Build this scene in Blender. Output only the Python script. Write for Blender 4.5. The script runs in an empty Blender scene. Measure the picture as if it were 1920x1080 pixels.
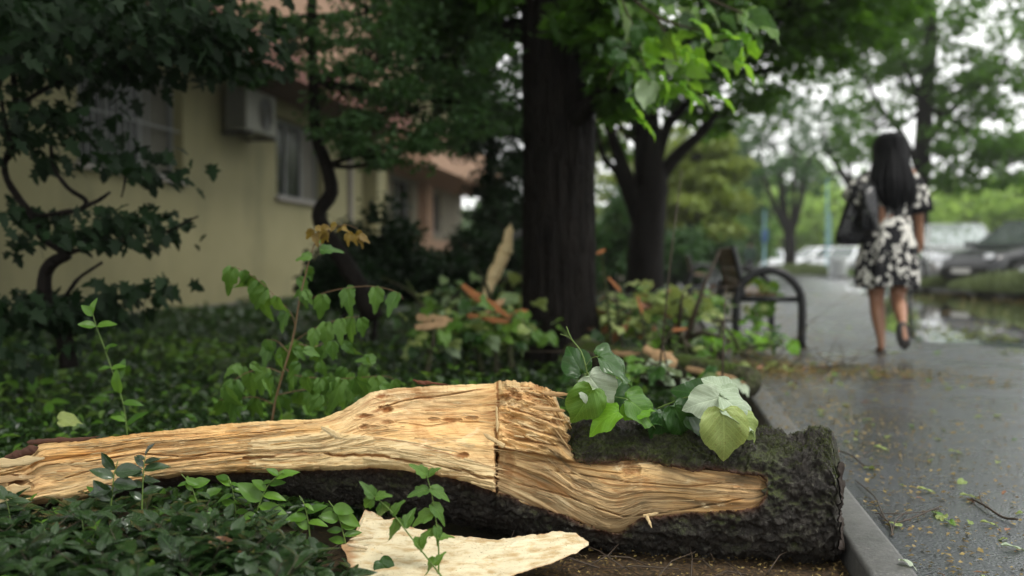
import bpy, bmesh, math, random
import numpy as np
from mathutils import Vector, Matrix

random.seed(11)
RNG = np.random.default_rng(11)
D2R = math.radians

# ------------------------------------------------------------------ camera, sky, sun, exposure
scene = bpy.context.scene
col = scene.collection
CAMH = 0.72
YAW, PITCH = D2R(8.53), D2R(1.53)
FPX = 1920 * 35 / 36
cam_data = bpy.data.cameras.new('camera')
cam = bpy.data.objects.new('camera', cam_data)
col.objects.link(cam)
cam.location = (0, 0, CAMH)
cam.rotation_euler = (D2R(90) - PITCH, 0, YAW)
cam_data.lens = 35
cam_data.sensor_width = 36
cam_data.clip_start = 0.05
cam_data.clip_end = 2500
cam_data.dof.use_dof = True
cam_data.dof.focus_distance = 2.46
cam_data.dof.aperture_fstop = 1.75
cam_data.dof.aperture_blades = 0
scene.camera = cam

SUN_EL, SUN_AZ = 60.0, 118.0        # the sun stands behind the clouds, behind the camera and to the path side (degrees from +Y towards +X)
world = bpy.data.worlds.new('World')
scene.world = world
world.use_nodes = True
wn, wl = world.node_tree.nodes, world.node_tree.links
wn.clear()
w_out = wn.new('ShaderNodeOutputWorld')
w_bg = wn.new('ShaderNodeBackground')
w_sky = wn.new('ShaderNodeTexSky')
w_sky.sky_type = 'NISHITA'
w_sky.sun_disc = False
w_sky.sun_elevation = D2R(SUN_EL)
w_sky.sun_rotation = D2R(SUN_AZ)
w_sky.dust_density = 4.0
w_sky.air_density = 1.0
w_hsv = wn.new('ShaderNodeHueSaturation')
w_hsv.inputs['Saturation'].default_value = 0.22
w_mix = wn.new('ShaderNodeMixRGB')
w_mix.inputs[0].default_value = 0.7
w_mix.inputs[2].default_value = (14.0, 14.1, 13.8, 1)     # even bright cloud cover
wl.new(w_sky.outputs[0], w_hsv.inputs['Color'])
wl.new(w_hsv.outputs[0], w_mix.inputs[1])
wl.new(w_mix.outputs[0], w_bg.inputs[0])
w_bg.inputs[1].default_value = 0.13
wl.new(w_bg.outputs[0], w_out.inputs[0])

sun_data = bpy.data.lights.new('sun', 'SUN')
sun_data.energy = 1.5
sun_data.angle = D2R(11)
sun_data.color = (1.0, 0.96, 0.9)
sun = bpy.data.objects.new('sun', sun_data)
col.objects.link(sun)
_az, _el = D2R(SUN_AZ), D2R(SUN_EL)
_sv = Vector((math.sin(_az) * math.cos(_el), math.cos(_az) * math.cos(_el), math.sin(_el)))
sun.rotation_euler = _sv.to_track_quat('Z', 'Y').to_euler()

scene.view_settings.view_transform = 'Standard'
scene.view_settings.look = 'None'
scene.view_settings.exposure = 0.42
scene.view_settings.gamma = 1.0
scene.view_settings.use_curve_mapping = False
scene.render.engine = 'CYCLES'
scene.cycles.max_bounces = 6
scene.cycles.transparent_max_bounces = 6
scene.cycles.use_denoising = True
scene.cycles.sample_clamp_indirect = 6.0

# ------------------------------------------------------------------ helpers
_R = np.array([math.cos(YAW), math.sin(YAW), 0.0])
_F = np.array([-math.sin(YAW) * math.cos(PITCH), math.cos(YAW) * math.cos(PITCH), -math.sin(PITCH)])
_U = np.cross(_R, _F)
_C = np.array([0, 0, CAMH])

def at(px, py, d):
    """the world point a photograph pixel shows at distance d along the view"""
    px, py, d = np.asarray(px, float), np.asarray(py, float), np.asarray(d, float)
    return _C + d[..., None] * (_F + ((px - 960) / FPX)[..., None] * _R + ((540 - py) / FPX)[..., None] * _U)

def V3(px, py, d):
    return Vector(at(px, py, d).tolist())

def on_ground(px, py, z=0.0):
    dr = _F + (px - 960) / FPX * _R + (540 - py) / FPX * _U
    t = (z - CAMH) / dr[2]
    return Vector((_C + t * dr).tolist())

def foot(px, d, z=0.0):
    """ground point under pixel column px at depth d"""
    p = at(px, 490, d)
    return Vector((p[0], p[1], z))

def _hash(ix, iy, iz, seed):
    h = (ix * 374761393 + iy * 668265263 + iz * 2147483647 + seed * 1442695041) & 0xFFFFFFFF
    h = ((h ^ (h >> 13)) * 1274126177) & 0xFFFFFFFF
    h = ((h ^ (h >> 16)) * 2246822519) & 0xFFFFFFFF
    return ((h ^ (h >> 15)) & 0xFFFFFF).astype(np.float64) / 0xFFFFFF

def vnoise(x, y, z=0.0, seed=0):
    x, y, z = np.broadcast_arrays(np.asarray(x, float), np.asarray(y, float), np.asarray(z, float))
    xi, yi, zi = np.floor(x).astype(np.int64), np.floor(y).astype(np.int64), np.floor(z).astype(np.int64)
    fx, fy, fz = x - xi, y - yi, z - zi
    fx, fy, fz = fx*fx*fx*(fx*(fx*6-15)+10), fy*fy*fy*(fy*(fy*6-15)+10), fz*fz*fz*(fz*(fz*6-15)+10)
    r = 0
    for dx in (0, 1):
        for dy in (0, 1):
            for dz in (0, 1):
                w = (fx if dx else 1 - fx) * (fy if dy else 1 - fy) * (fz if dz else 1 - fz)
                r = r + w * _hash(xi + dx, yi + dy, zi + dz, seed)
    return r * 2 - 1

def fbm(x, y, z=0.0, octaves=4, seed=0, gain=0.5):
    a, s, r = 1.0, 0.0, 0.0
    for o in range(octaves):
        r = r + a * vnoise(np.asarray(x) * 2**o, np.asarray(y) * 2**o, np.asarray(z) * 2**o, seed + o * 17)
        s += a; a *= gain
    return r / s

def make_mesh(name, V, faces, uv=None, attrs=None, smooth=True):
    """V (n,3); faces: list of int arrays, each (m,3) or (m,4)"""
    me = bpy.data.meshes.new(name)
    V = np.asarray(V, np.float32)
    faces = [np.asarray(f, np.int32) for f in faces if len(f)]
    me.vertices.add(len(V)); me.vertices.foreach_set('co', V.ravel())
    loops = np.concatenate([f.ravel() for f in faces])
    tot = np.concatenate([np.full(len(f), f.shape[1], np.int32) for f in faces])
    start = np.concatenate([[0], np.cumsum(tot)[:-1]]).astype(np.int32)
    me.loops.add(len(loops)); me.loops.foreach_set('vertex_index', loops.astype(np.int32))
    me.polygons.add(len(tot)); me.polygons.foreach_set('loop_start', start); me.polygons.foreach_set('loop_total', tot)
    if smooth:
        me.polygons.foreach_set('use_smooth', np.ones(len(tot), bool))
    if uv is not None:
        l = me.uv_layers.new(name='UVMap')
        l.data.foreach_set('uv', np.asarray(uv, np.float32)[loops].ravel())
    for k, a in (attrs or {}).items():
        at_ = me.attributes.new(k, 'FLOAT', 'POINT')
        at_.data.foreach_set('value', np.asarray(a, np.float32))
    me.update(calc_edges=True)
    return me

def link(name, me, mat=None, parent=None):
    o = bpy.data.objects.new(name, me)
    col.objects.link(o)
    if mat is not None and me is not None and not me.materials:
        me.materials.append(mat)
    if parent is not None:
        o.parent = parent
    return o

def tag(o, label=None, cat=None, group=None, kind=None):
    if label: o['label'] = label
    if cat: o['category'] = cat
    if group: o['group'] = group
    if kind: o['kind'] = kind
    return o

def empty(name, loc=(0, 0, 0), label=None, cat=None, group=None, rz=0.0):
    o = bpy.data.objects.new(name, None)
    col.objects.link(o)
    o.location = loc
    o.rotation_euler = (0, 0, rz)
    o.empty_display_size = 0.1
    return tag(o, label, cat, group)

def copy_tree(o, parent=None):
    c = o.copy(); col.objects.link(c)
    if parent is not None: c.parent = parent
    for ch in list(o.children): copy_tree(ch, c)
    return c

class MB:
    """collects shapes, builds one mesh"""
    def __init__(s): s.V = []; s.F = []; s.n = 0
    def add(s, V, F):
        V = np.asarray(V, float); s.V.append(V)
        for f in (F if isinstance(F, list) else [F]):
            if len(f): s.F.append(np.asarray(f, int) + s.n)
        s.n += len(V); return s
    def box(s, lo, hi, M=None, bev=0.0):
        lo, hi = np.array(lo, float), np.array(hi, float)
        if bev > 0:
            bm = bmesh.new(); bmesh.ops.create_cube(bm, size=1)
            for v in bm.verts:
                v.co = Vector([lo[i] + (v.co[i] + .5) * (hi[i] - lo[i]) for i in range(3)])
            bmesh.ops.bevel(bm, geom=bm.edges[:], offset=bev, segments=2, affect='EDGES', profile=.6)
            return s.bm(bm, M)
        V = np.array([[x, y, z] for x in (lo[0], hi[0]) for y in (lo[1], hi[1]) for z in (lo[2], hi[2])])
        if M is not None: V = xf(V, M)
        return s.add(V, np.array([[0,1,3,2],[4,6,7,5],[0,4,5,1],[2,3,7,6],[0,2,6,4],[1,5,7,3]]))
    def bm(s, bm, M=None):
        bm.verts.ensure_lookup_table(); bm.verts.index_update()
        V = np.array([v.co[:] for v in bm.verts])
        if M is not None: V = xf(V, M)
        tri = [[v.index for v in f.verts] for f in bm.faces if len(f.verts) == 3]
        quad = [[v.index for v in f.verts] for f in bm.faces if len(f.verts) == 4]
        for f in bm.faces:
            if len(f.verts) > 4:
                ids = [v.index for v in f.verts]
                tri += [[ids[0], ids[i], ids[i+1]] for i in range(1, len(ids)-1)]
        bm.free()
        return s.add(V, [np.array(tri, int).reshape(-1, 3), np.array(quad, int).reshape(-1, 4)])
    def tube(s, pts, rad, k=8, rough=0.0, seed=0, cap=True):
        V, F, T = tube(pts, rad, k, rough, seed, cap)
        return s.add(V, [F, T])
    def mesh(s, name, smooth=True):
        return make_mesh(name, np.concatenate(s.V), s.F, smooth=smooth)
    def build(s, name, mat, parent=None, smooth=True):
        me = s.mesh(name, smooth)
        if not smooth or smooth == 'auto':
            me.polygons.foreach_set('use_smooth', np.zeros(len(me.polygons), bool))
        return link(name, me, mat, parent)

def xf(V, M):
    A = np.array(M)
    return V @ A[:3, :3].T + A[:3, 3]

def tube(pts, rad, k=8, rough=0.0, seed=0, cap=True):
    P = np.array([list(p) for p in pts], float)
    n = len(P)
    r = np.full(n, rad, float) if np.isscalar(rad) else np.asarray(rad, float)
    T = np.gradient(P, axis=0)
    T /= np.linalg.norm(T, axis=1)[:, None] + 1e-12
    N = np.zeros_like(P)
    ref = np.array([1.0, 0, 0]) if abs(T[0][0]) < .8 else np.array([0, 1.0, 0])
    v = ref - T[0] * (ref @ T[0]); N[0] = v / np.linalg.norm(v)
    for i in range(1, n):
        v = N[i-1] - T[i] * (N[i-1] @ T[i]); N[i] = v / (np.linalg.norm(v) + 1e-12)
    B = np.cross(T, N)
    a = np.linspace(0, 2*np.pi, k, endpoint=False)
    rr = np.repeat(r[:, None], k, 1)
    if rough:
        aa = np.cos(a)[None, :] * 2.2, np.sin(a)[None, :] * 2.2
        L = np.concatenate([[0], np.cumsum(np.linalg.norm(np.diff(P, axis=0), axis=1))])
        rr = rr * (1 + rough * fbm(aa[0] + 0*L[:, None], aa[1], L[:, None] / (r.mean() * 3), 3, seed))
    V = P[:, None, :] + rr[..., None] * (np.cos(a)[None, :, None] * N[:, None, :] + np.sin(a)[None, :, None] * B[:, None, :])
    V = V.reshape(-1, 3)
    i = np.arange(n-1)[:, None] * k; j = np.arange(k)[None, :]; j2 = (j+1) % k
    F = np.stack([i+j, i+j2, i+k+j2, i+k+j], -1).reshape(-1, 4)
    tr = []
    if cap:
        V = np.concatenate([V, P[:1], P[-1:]]); c0, c1 = n*k, n*k+1
        tr = [[c0, (q+1) % k, q] for q in range(k)] + [[c1, (n-1)*k+q, (n-1)*k+(q+1) % k] for q in range(k)]
    return V, F, np.array(tr, int).reshape(-1, 3)

def smooth_path(pts, n=24):
    """Catmull-Rom through pts"""
    P = np.array([list(p) for p in pts], float)
    P = np.vstack([2*P[0]-P[1], P, 2*P[-1]-P[-2]])
    m = len(P) - 3; out = []
    per = max(2, n // m)
    for i in range(m):
        p0, p1, p2, p3 = P[i:i+4]
        for t in np.linspace(0, 1, per, endpoint=False):
            out.append(.5*((2*p1)+(-p0+p2)*t+(2*p0-5*p1+4*p2-p3)*t*t+(-p0+3*p1-3*p2+p3)*t**3))
    out.append(P[-2])
    return np.array(out)

def grid_faces(nu, nv):
    i = np.arange(nu-1)[:, None] * nv; j = np.arange(nv-1)[None, :]
    return np.stack([i+j, i+j+1, i+nv+j+1, i+nv+j], -1).reshape(-1, 4)

# ------------------------------------------------------------------ materials
class NT:
    def __init__(s, name):
        s.m = bpy.data.materials.new(name); s.m.use_nodes = True
        s.nt = s.m.node_tree; s.nt.nodes.clear()
        s.out = s.n('ShaderNodeOutputMaterial')
    def n(s, t, **k):
        nd = s.nt.nodes.new(t)
        for a, b in k.items(): setattr(nd, a, b)
        return nd
    def l(s, a, b): s.nt.links.new(a, b)
    def put(s, sock, v):
        if v is None: return
        if hasattr(v, 'is_linked') or isinstance(v, bpy.types.NodeSocket): s.l(v, sock)
        else:
            if sock.type == 'RGBA' and len(v) == 3: v = (*v, 1)
            sock.default_value = v
    def coord(s, kind='Object', scale=(1, 1, 1), loc=(0, 0, 0)):
        t = s.n('ShaderNodeTexCoord'); m = s.n('ShaderNodeMapping')
        m.inputs['Scale'].default_value = scale; m.inputs['Location'].default_value = loc
        s.l(t.outputs[kind], m.inputs[0]); return m.outputs[0]
    def pos(s, scale=(1, 1, 1)):
        g = s.n('ShaderNodeNewGeometry'); m = s.n('ShaderNodeMapping'); m.inputs['Scale'].default_value = scale
        s.l(g.outputs['Position'], m.inputs[0]); return m.outputs[0]
    def noise(s, v, scale=5, detail=4, rough=.55, dist=0.0, out=0):
        t = s.n('ShaderNodeTexNoise'); s.put(t.inputs['Vector'], v)
        t.inputs['Scale'].default_value = scale; t.inputs['Detail'].default_value = detail
        t.inputs['Roughness'].default_value = rough; t.inputs['Distortion'].default_value = dist
        return t.outputs[out]
    def vor(s, v, scale=5, feature='F1', out='Distance', rnd=1.0):
        t = s.n('ShaderNodeTexVoronoi'); t.feature = feature; s.put(t.inputs['Vector'], v)
        t.inputs['Scale'].default_value = scale; t.inputs['Randomness'].default_value = rnd
        return t.outputs[out]
    def ramp(s, f, stops, interp='LINEAR'):
        r = s.n('ShaderNodeValToRGB'); r.color_ramp.interpolation = interp
        e = r.color_ramp.elements
        while len(e) < len(stops): e.new(0.5)
        for i, (p, c) in enumerate(stops):
            if isinstance(c, (int, float)): c = (c, c, c)
            e[i].position = p; e[i].color = (*c[:3], 1)
        s.put(r.inputs[0], f); return r.outputs[0]
    def mix(s, f, a, b, mode='MIX'):
        m = s.n('ShaderNodeMixRGB', blend_type=mode)
        s.put(m.inputs[0], f); s.put(m.inputs[1], a); s.put(m.inputs[2], b); return m.outputs[0]
    def math(s, op, a, b=None, c=None, clamp=False):
        m = s.n('ShaderNodeMath', operation=op, use_clamp=clamp)
        s.put(m.inputs[0], a)
        if b is not None: s.put(m.inputs[1], b)
        if c is not None: s.put(m.inputs[2], c)
        return m.outputs[0]
    def attr(s, name):
        a = s.n('ShaderNodeAttribute', attribute_name=name); return a.outputs['Fac']
    def bump(s, h, strength=.5, dist=.01, prev=None):
        b = s.n('ShaderNodeBump'); b.inputs['Strength'].default_value = strength; b.inputs['Distance'].default_value = dist
        s.put(b.inputs['Height'], h)
        if prev is not None: s.put(b.inputs['Normal'], prev)
        return b.outputs[0]
    def pr(s, color, rough=.6, normal=None, spec=.5, metal=0.0, coat=0.0, trans=0.0, coat_rough=.1, ior=1.45):
        p = s.n('ShaderNodeBsdfPrincipled')
        s.put(p.inputs['Base Color'], color); s.put(p.inputs['Roughness'], rough)
        p.inputs['Specular IOR Level'].default_value = spec; p.inputs['Metallic'].default_value = metal
        p.inputs['Coat Weight'].default_value = coat; p.inputs['Coat Roughness'].default_value = coat_rough
        p.inputs['Transmission Weight'].default_value = trans; p.inputs['IOR'].default_value = ior
        if normal is not None: s.put(p.inputs['Normal'], normal)
        return p.outputs[0]
    def done(s, shader):
        s.l(shader, s.out.inputs[0]); return s.m

def simple(name, c, rough=.6, var=.15, scale=8, bump=0.0, spec=.5, metal=0.0, coat=0.0):
    """plain material with a little uneven tone, grain and gloss"""
    t = NT(name); v = t.pos()
    n = t.noise(v, scale, 5)
    cc = t.mix(n, tuple(x*(1-var) for x in c), tuple(min(1, x*(1+var)) for x in c))
    r = t.math('MULTIPLY_ADD', t.noise(v, scale*2.3, 3), .25, rough-.12, clamp=True)
    b = t.bump(t.noise(v, scale*6, 3), bump, .004) if bump else None
    return t.done(t.pr(cc, r, b, spec=spec, metal=metal, coat=coat))

def leaf_mat(name, dark, light, under=None, rough=.35, transl=.35, veins=False, spec=.5, tcol=None, big=False, spots=0.0, coat=0.0):
    """leaf: front colour varies per leaf (attribute rnd), back paler, light passes through"""
    t = NT(name)
    if big:
        oi = t.n('ShaderNodeObjectInfo'); rnd = oi.outputs['Random']
    else:
        rnd = t.attr('rnd')
    v = t.pos()
    c = t.mix(rnd, dark, light)
    nz = t.noise(v, 60 if big else 40, 3)
    c = t.mix(t.math('MULTIPLY', nz, .35), c, tuple(x*.55 for x in dark))
    nrm = None
    if veins:
        uv = t.n('ShaderNodeUVMap'); sp = t.n('ShaderNodeSeparateXYZ'); t.l(uv.outputs[0], sp.inputs[0])
        ax = t.math('ABSOLUTE', t.math('SUBTRACT', sp.outputs[0], .5))
        y = sp.outputs[1]
        ph = t.math('SUBTRACT', y, t.math('MULTIPLY', ax, 1.15))
        fr = t.math('ABSOLUTE', t.math('SUBTRACT', t.math('FRACT', t.math('MULTIPLY', ph, 7.0)), .5))
        side = t.math('SUBTRACT', 1.0, t.math('MULTIPLY', t.math('SUBTRACT', .5, fr), 9.0), clamp=True)
        mid = t.math('SUBTRACT', 1.0, t.math('MULTIPLY', ax, 45.0), clamp=True)
        net = t.math('SUBTRACT', 1.0, t.math('MULTIPLY', t.vor(uv.outputs[0], 22, 'DISTANCE_TO_EDGE'), 9.0), clamp=True)
        vein = t.math('MAXIMUM', mid, t.math('MULTIPLY', side, .75))
        vall = t.math('MAXIMUM', vein, t.math('MULTIPLY', net, .3))
        c = t.mix(t.math('MULTIPLY', vall, .5), c, tuple(min(1, x*1.7+.03) for x in light))
        nrm = t.bump(t.math('MULTIPLY', vall, -1.0), .55, .0012)
    if spots:
        sp_ = t.ramp(t.noise(t.coord('Object'), 30, 4, .7), [(.55, 0), (.68, 1)])
        c = t.mix(t.math('MULTIPLY', sp_, spots), c, (.16, .075, .02))
    if under is not None:
        g = t.n('ShaderNodeNewGeometry')
        c2 = t.mix(t.math('MULTIPLY', vall, .35), under, tuple(x*.75 for x in under)) if veins else under
        c = t.mix(g.outputs['Backfacing'], c, c2)
    r = t.math('MULTIPLY_ADD', t.noise(v, 25, 2), .3, rough-.15, clamp=True)
    p = t.pr(c, r, nrm, spec=spec, coat=coat, coat_rough=.12)
    tr = t.n('ShaderNodeBsdfTranslucent')
    t.put(tr.inputs[0], t.mix(.5, c, tcol or (light[0]*1.8, light[1]*1.8, light[2]*.6)))
    m = t.n('ShaderNodeMixShader'); m.inputs[0].default_value = transl
    t.l(p, m.inputs[1]); t.l(tr.outputs[0], m.inputs[2])
    return t.done(m.outputs[0])

M = {}
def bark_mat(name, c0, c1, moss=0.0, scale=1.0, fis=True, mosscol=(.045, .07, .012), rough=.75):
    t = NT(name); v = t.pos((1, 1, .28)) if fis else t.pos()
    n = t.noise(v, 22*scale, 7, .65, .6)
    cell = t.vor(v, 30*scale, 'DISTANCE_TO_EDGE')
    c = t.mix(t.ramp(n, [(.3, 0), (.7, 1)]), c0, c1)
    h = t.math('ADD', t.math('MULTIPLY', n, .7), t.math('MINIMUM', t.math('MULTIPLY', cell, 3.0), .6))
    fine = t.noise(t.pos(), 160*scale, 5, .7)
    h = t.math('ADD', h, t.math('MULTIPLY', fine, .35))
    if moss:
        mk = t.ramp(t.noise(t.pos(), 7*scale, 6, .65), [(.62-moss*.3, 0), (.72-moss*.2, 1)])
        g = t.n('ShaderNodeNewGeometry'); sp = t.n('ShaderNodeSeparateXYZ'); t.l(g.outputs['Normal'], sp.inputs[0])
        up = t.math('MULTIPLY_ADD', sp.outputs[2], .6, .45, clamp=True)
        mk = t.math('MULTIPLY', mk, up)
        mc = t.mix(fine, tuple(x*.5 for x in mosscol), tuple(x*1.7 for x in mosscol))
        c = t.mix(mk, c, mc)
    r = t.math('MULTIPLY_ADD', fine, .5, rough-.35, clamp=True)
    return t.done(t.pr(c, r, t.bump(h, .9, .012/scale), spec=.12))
# ------------------------------------------------------------------ ground and paving
def mound(x, y):
    """height of the planted bed"""
    return (-0.05 + 0.05 * np.exp(-((x + 1.15)**2 / .9 + (y - 2.15)**2 / .9)) + 0.012 * fbm(x * 1.3, y * 1.3, 0, 3, 5)
            + 0.02*np.clip((-x-2)/4, 0, 1))

t = NT('garden_soil')
v = t.pos()
n1 = t.noise(v, 9, 8, .65); n2 = t.noise(v, 90, 6, .7)
c = t.mix(n1, (.018, .012, .007), (.06, .042, .024))
c = t.mix(t.ramp(n2, [(.5, 0), (.62, 1)]), c, (.16, .095, .045))
c = t.mix(t.ramp(t.noise(v, 140, 3, .6), [(.6, 0), (.7, 1)]), c, (.22, .15, .07))
M['soil'] = t.done(t.pr(c, t.math('MULTIPLY_ADD', n2, .4, .35), t.bump(t.math('ADD', n1, n2), .9, .012), spec=.4))

t = NT('wet_asphalt')
v = t.pos()
ag = t.vor(v, 130, 'F1', 'Distance'); agc = t.vor(v, 130, 'F1', 'Color')
bw = t.n('ShaderNodeRGBToBW'); t.l(agc, bw.inputs[0])
big = t.noise(v, .9, 5, .6); mid_ = t.noise(v, 11, 5, .6)
c = t.mix(bw.outputs[0], (.012, .016, .021), (.046, .053, .062))
c = t.mix(t.ramp(big, [(.35, 0), (.65, .6)]), c, (.028, .03, .032))
c = t.mix(t.ramp(t.noise(v, 38, 6, .75), [(.66, 0), (.72, .7)]), c, (.13, .10, .055))
wet = t.ramp(t.noise(v, 1.6, 6, .6), [(.36, .08), (.68, .36)])
r = t.math('ADD', wet, t.math('MULTIPLY', t.noise(v, 70, 2), .16), clamp=True)
hh = t.math('ADD', t.math('MULTIPLY', ag, -1.0), t.math('MULTIPLY', mid_, .3))
M['asphalt'] = t.done(t.pr(c, r, t.bump(hh, .28, .004), spec=.55))

t = NT('standing_water')
v = t.pos()
M['water'] = t.done(t.pr((.012, .013, .012), .03, t.bump(t.noise(v, 3.2, 3), .08, .01), spec=.9, coat=1.0, coat_rough=.02))

t = NT('kerb_concrete')
v = t.pos()
c = t.mix(t.noise(v, 6, 7, .65), (.045, .045, .043), (.12, .12, .115))
c = t.mix(t.ramp(t.noise(v, 120, 4, .7), [(.55, 0), (.68, .7)]), c, (.2, .19, .17))
c = t.mix(t.ramp(t.noise(v, 3.3, 5, .7), [(.5, 0), (.7, .6)]), c, (.03, .033, .028))
M['kerb'] = t.done(t.pr(c, t.math('MULTIPLY_ADD', t.noise(v, 30, 3), .5, .22), t.bump(t.noise(v, 90, 6, .7), .6, .004), spec=.5))

M['meadow'] = simple('meadow_ground', (.06, .10, .025), .9, .4, 1.2, .5)
M['road'] = simple('distant_road_asphalt', (.07, .072, .075), .45, .2, 2, .2)

def sheet(name, xs, ys, zf, mat, kind='structure'):
    X, Y = np.meshgrid(xs, ys, indexing='ij')
    Z = zf(X, Y) * np.ones_like(X)
    Vv = np.stack([X, Y, Z], -1).reshape(-1, 3)
    me = make_mesh(name, Vv, [grid_faces(len(xs), len(ys))[:, ::-1]])
    return tag(link(name, me, mat), kind=kind)

sheet('ground', np.array([-900, 900]), np.array([-900, 1500]), lambda x, y: -0.35, M['meadow'])
gx = np.concatenate([np.linspace(-30, -6.6, 8), np.linspace(-6.4, 0.47, 90)])
gy = np.concatenate([np.linspace(-8, 0, 9), np.linspace(.1, 9, 130), np.linspace(9.3, 70, 60)])
def bedz(x, y):
    z = mound(x, y)
    z = z - 0.012*np.clip((x-.1)/.3, 0, 1)
    return z
sheet('garden_ground', gx, gy, bedz, M['soil'])
sheet('footpath', np.array([0.47, 2.5, 5, 7.5]), np.linspace(-8, 140, 40), lambda x, y: 0.0, M['asphalt'])
sheet('verge_ground', np.linspace(7.5, 11.5, 6), np.linspace(-8, 140, 30), lambda x, y: 0.1, M['meadow'])
sheet('road', np.array([11.4, 24]), np.array([-8, 140]), lambda x, y: 0.02, M['road'])
sheet('far_meadow', np.array([24, 60, 300]), np.array([-8, 140, 400]), lambda x, y: 0.06, M['meadow'])

# kerbs: the setting's pieces, one stone each
kerb = empty('kerb'); kerb['kind'] = 'structure'
mb = MB().box((0.472, 0.009, -0.20), (0.580, .981, 0.012), bev=.012)
kme = mb.mesh('kerb_stone', smooth=False); kme.materials.append(M['kerb'])
for i in range(-1, 42):
    o = link('kerb_stone', kme, None, kerb)
    o.location = (random.uniform(-.002, .002), i * .99 + .35, random.uniform(-.003, .003))
    o.rotation_euler = (0, random.uniform(-.006, .006), random.uniform(-.002, .002))
mb = MB().box((7.40, 0.006, -0.20), (7.55, .984, 0.13), bev=.012)
kme2 = mb.mesh('kerb_stone', smooth=False); kme2.materials.append(M['kerb'])
far_kerb = empty('far_kerb'); far_kerb['kind'] = 'structure'
for i in range(14, 74):
    o = link('kerb_stone', kme2, None, far_kerb)
    o.location = (0, i * .99, random.uniform(-.004, .004))

# puddle: ragged outline between the path's crown and the far kerb
def puddle(name, poly, seed, z=.004):
    P = smooth_path(poly + [poly[0]], 90)[:-1][:, :2]
    c = P.mean(0)
    d = P - c
    k = 1 + .10 * fbm(P[:, 0]*1.1, P[:, 1]*.8, 0, 4, seed)
    P = c + d * k[:, None]
    Vv = np.vstack([np.column_stack([P, np.full(len(P), z)]), [[c[0], c[1], z]]])
    n = len(P)
    F = np.array([[n, i, (i+1) % n] for i in range(n)])
    me = make_mesh(name, Vv, [F])
    o = link(name, me, M['water']); o['kind'] = 'structure'
    return o
puddle('puddle', [(2.35, 9.6), (3.6, 8.3), (6.6, 8.9), (7.9, 10), (7.5, 16), (7.45, 26), (7.3, 36), (6.0, 33), (4.6, 26), (4.2, 20), (3.1, 15), (2.5, 11.8)], 3)
#puddle('puddle', [(1.15, 8.6), (1.7, 8.4), (2.2, 9.3), (2.1, 10.6), (1.5, 10.9), (1.1, 9.8)], 8)
puddle('puddle', [(3.3, 7.6), (4.0, 7.3), (5.2, 7.5), (5.0, 8.0), (3.9, 8.1)], 12)
# ------------------------------------------------------------------ the fallen log
PXM = 2.46 / FPX      # metres per photograph pixel at the log's distance

t = NT('split_wood')
uvn = t.n('ShaderNodeUVMap')
mp = t.n('ShaderNodeMapping'); mp.inputs['Scale'].default_value = (1.0, 1.0, 1.0); t.l(uvn.outputs[0], mp.inputs[0])
def stretched(sx, sy):
    m_ = t.n('ShaderNodeMapping'); m_.inputs['Scale'].default_value = (sx, sy, 1); t.l(uvn.outputs[0], m_.inputs[0]); return m_.outputs[0]
g1 = t.noise(stretched(3.0, 60), 1, 7, .65, .5)
g2 = t.noise(stretched(9.0, 240), 1, 6, .7, .8)
g3 = t.noise(stretched(2.2, 9), 1, 5, .6, .6)
g4 = t.noise(stretched(30, 420), 1, 3, .7)
c = t.mix(t.ramp(g1, [(.36, 0), (.62, 1)]), (.50, .235, .058), (.77, .50, .205))
c = t.mix(t.ramp(g3, [(.36, 0), (.66, .9)]), c, (.80, .62, .35))
c = t.mix(t.ramp(g2, [(.34, .9), (.48, 0)]), c, (.27, .10, .022))
c = t.mix(t.ramp(g2, [(.58, 0), (.74, .5)]), c, (.74, .55, .29))
c = t.mix(t.ramp(g4, [(.57, 0), (.70, .6)]), c, (.27, .115, .03))
pale = t.attr('pale')
pc = t.mix(t.ramp(g1, [(.3, 0), (.7, 1)]), (.52, .38, .18), (.70, .57, .34))
c = t.mix(pale, c, pc)
st = t.attr('stain')
sc_ = t.mix(g1, (.10, .032, .008), (.34, .13, .03))
c = t.mix(t.math('MULTIPLY', st, t.math('MULTIPLY_ADD', g2, .8, .55), clamp=True), c, sc_)
gr = t.attr('grey')
c = t.mix(t.math('MULTIPLY', gr, .5), c, (.34, .19, .075))
c = t.mix(t.math('MULTIPLY', gr, t.ramp(g1, [(.35, 1), (.62, .15)]), clamp=True), c, (.085, .07, .04))
sp_ = t.ramp(t.noise(t.pos(), 300, 2, .5), [(.71, 0), (.75, 1)])
c = t.mix(t.math('MULTIPLY', sp_, .7), c, (.10, .05, .02))
blot = t.ramp(t.noise(stretched(7, 16), 1, 6, .7, .8), [(.56, 0), (.72, .75)])
c = t.mix(blot, c, (.34, .13, .03))
blot2 = t.ramp(t.noise(stretched(11, 30), 1, 5, .7, 1.2), [(.60, 0), (.70, .7)])
c = t.mix(t.math('MULTIPLY', blot2, .8), c, (.78, .64, .40))
hgt = t.math('ADD', t.math('MULTIPLY', g1, 1.0), t.math('MULTIPLY', g2, .8))
hgt = t.math('ADD', hgt, t.math('MULTIPLY', t.noise(t.pos(), 240, 3, .6), .25))
hgt = t.math('ADD', hgt, t.math('MULTIPLY', g4, .35))
M['wood'] = t.done(t.pr(c, t.math('MULTIPLY_ADD', g2, .3, .42), t.bump(hgt, .8, .004), spec=.3))

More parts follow.
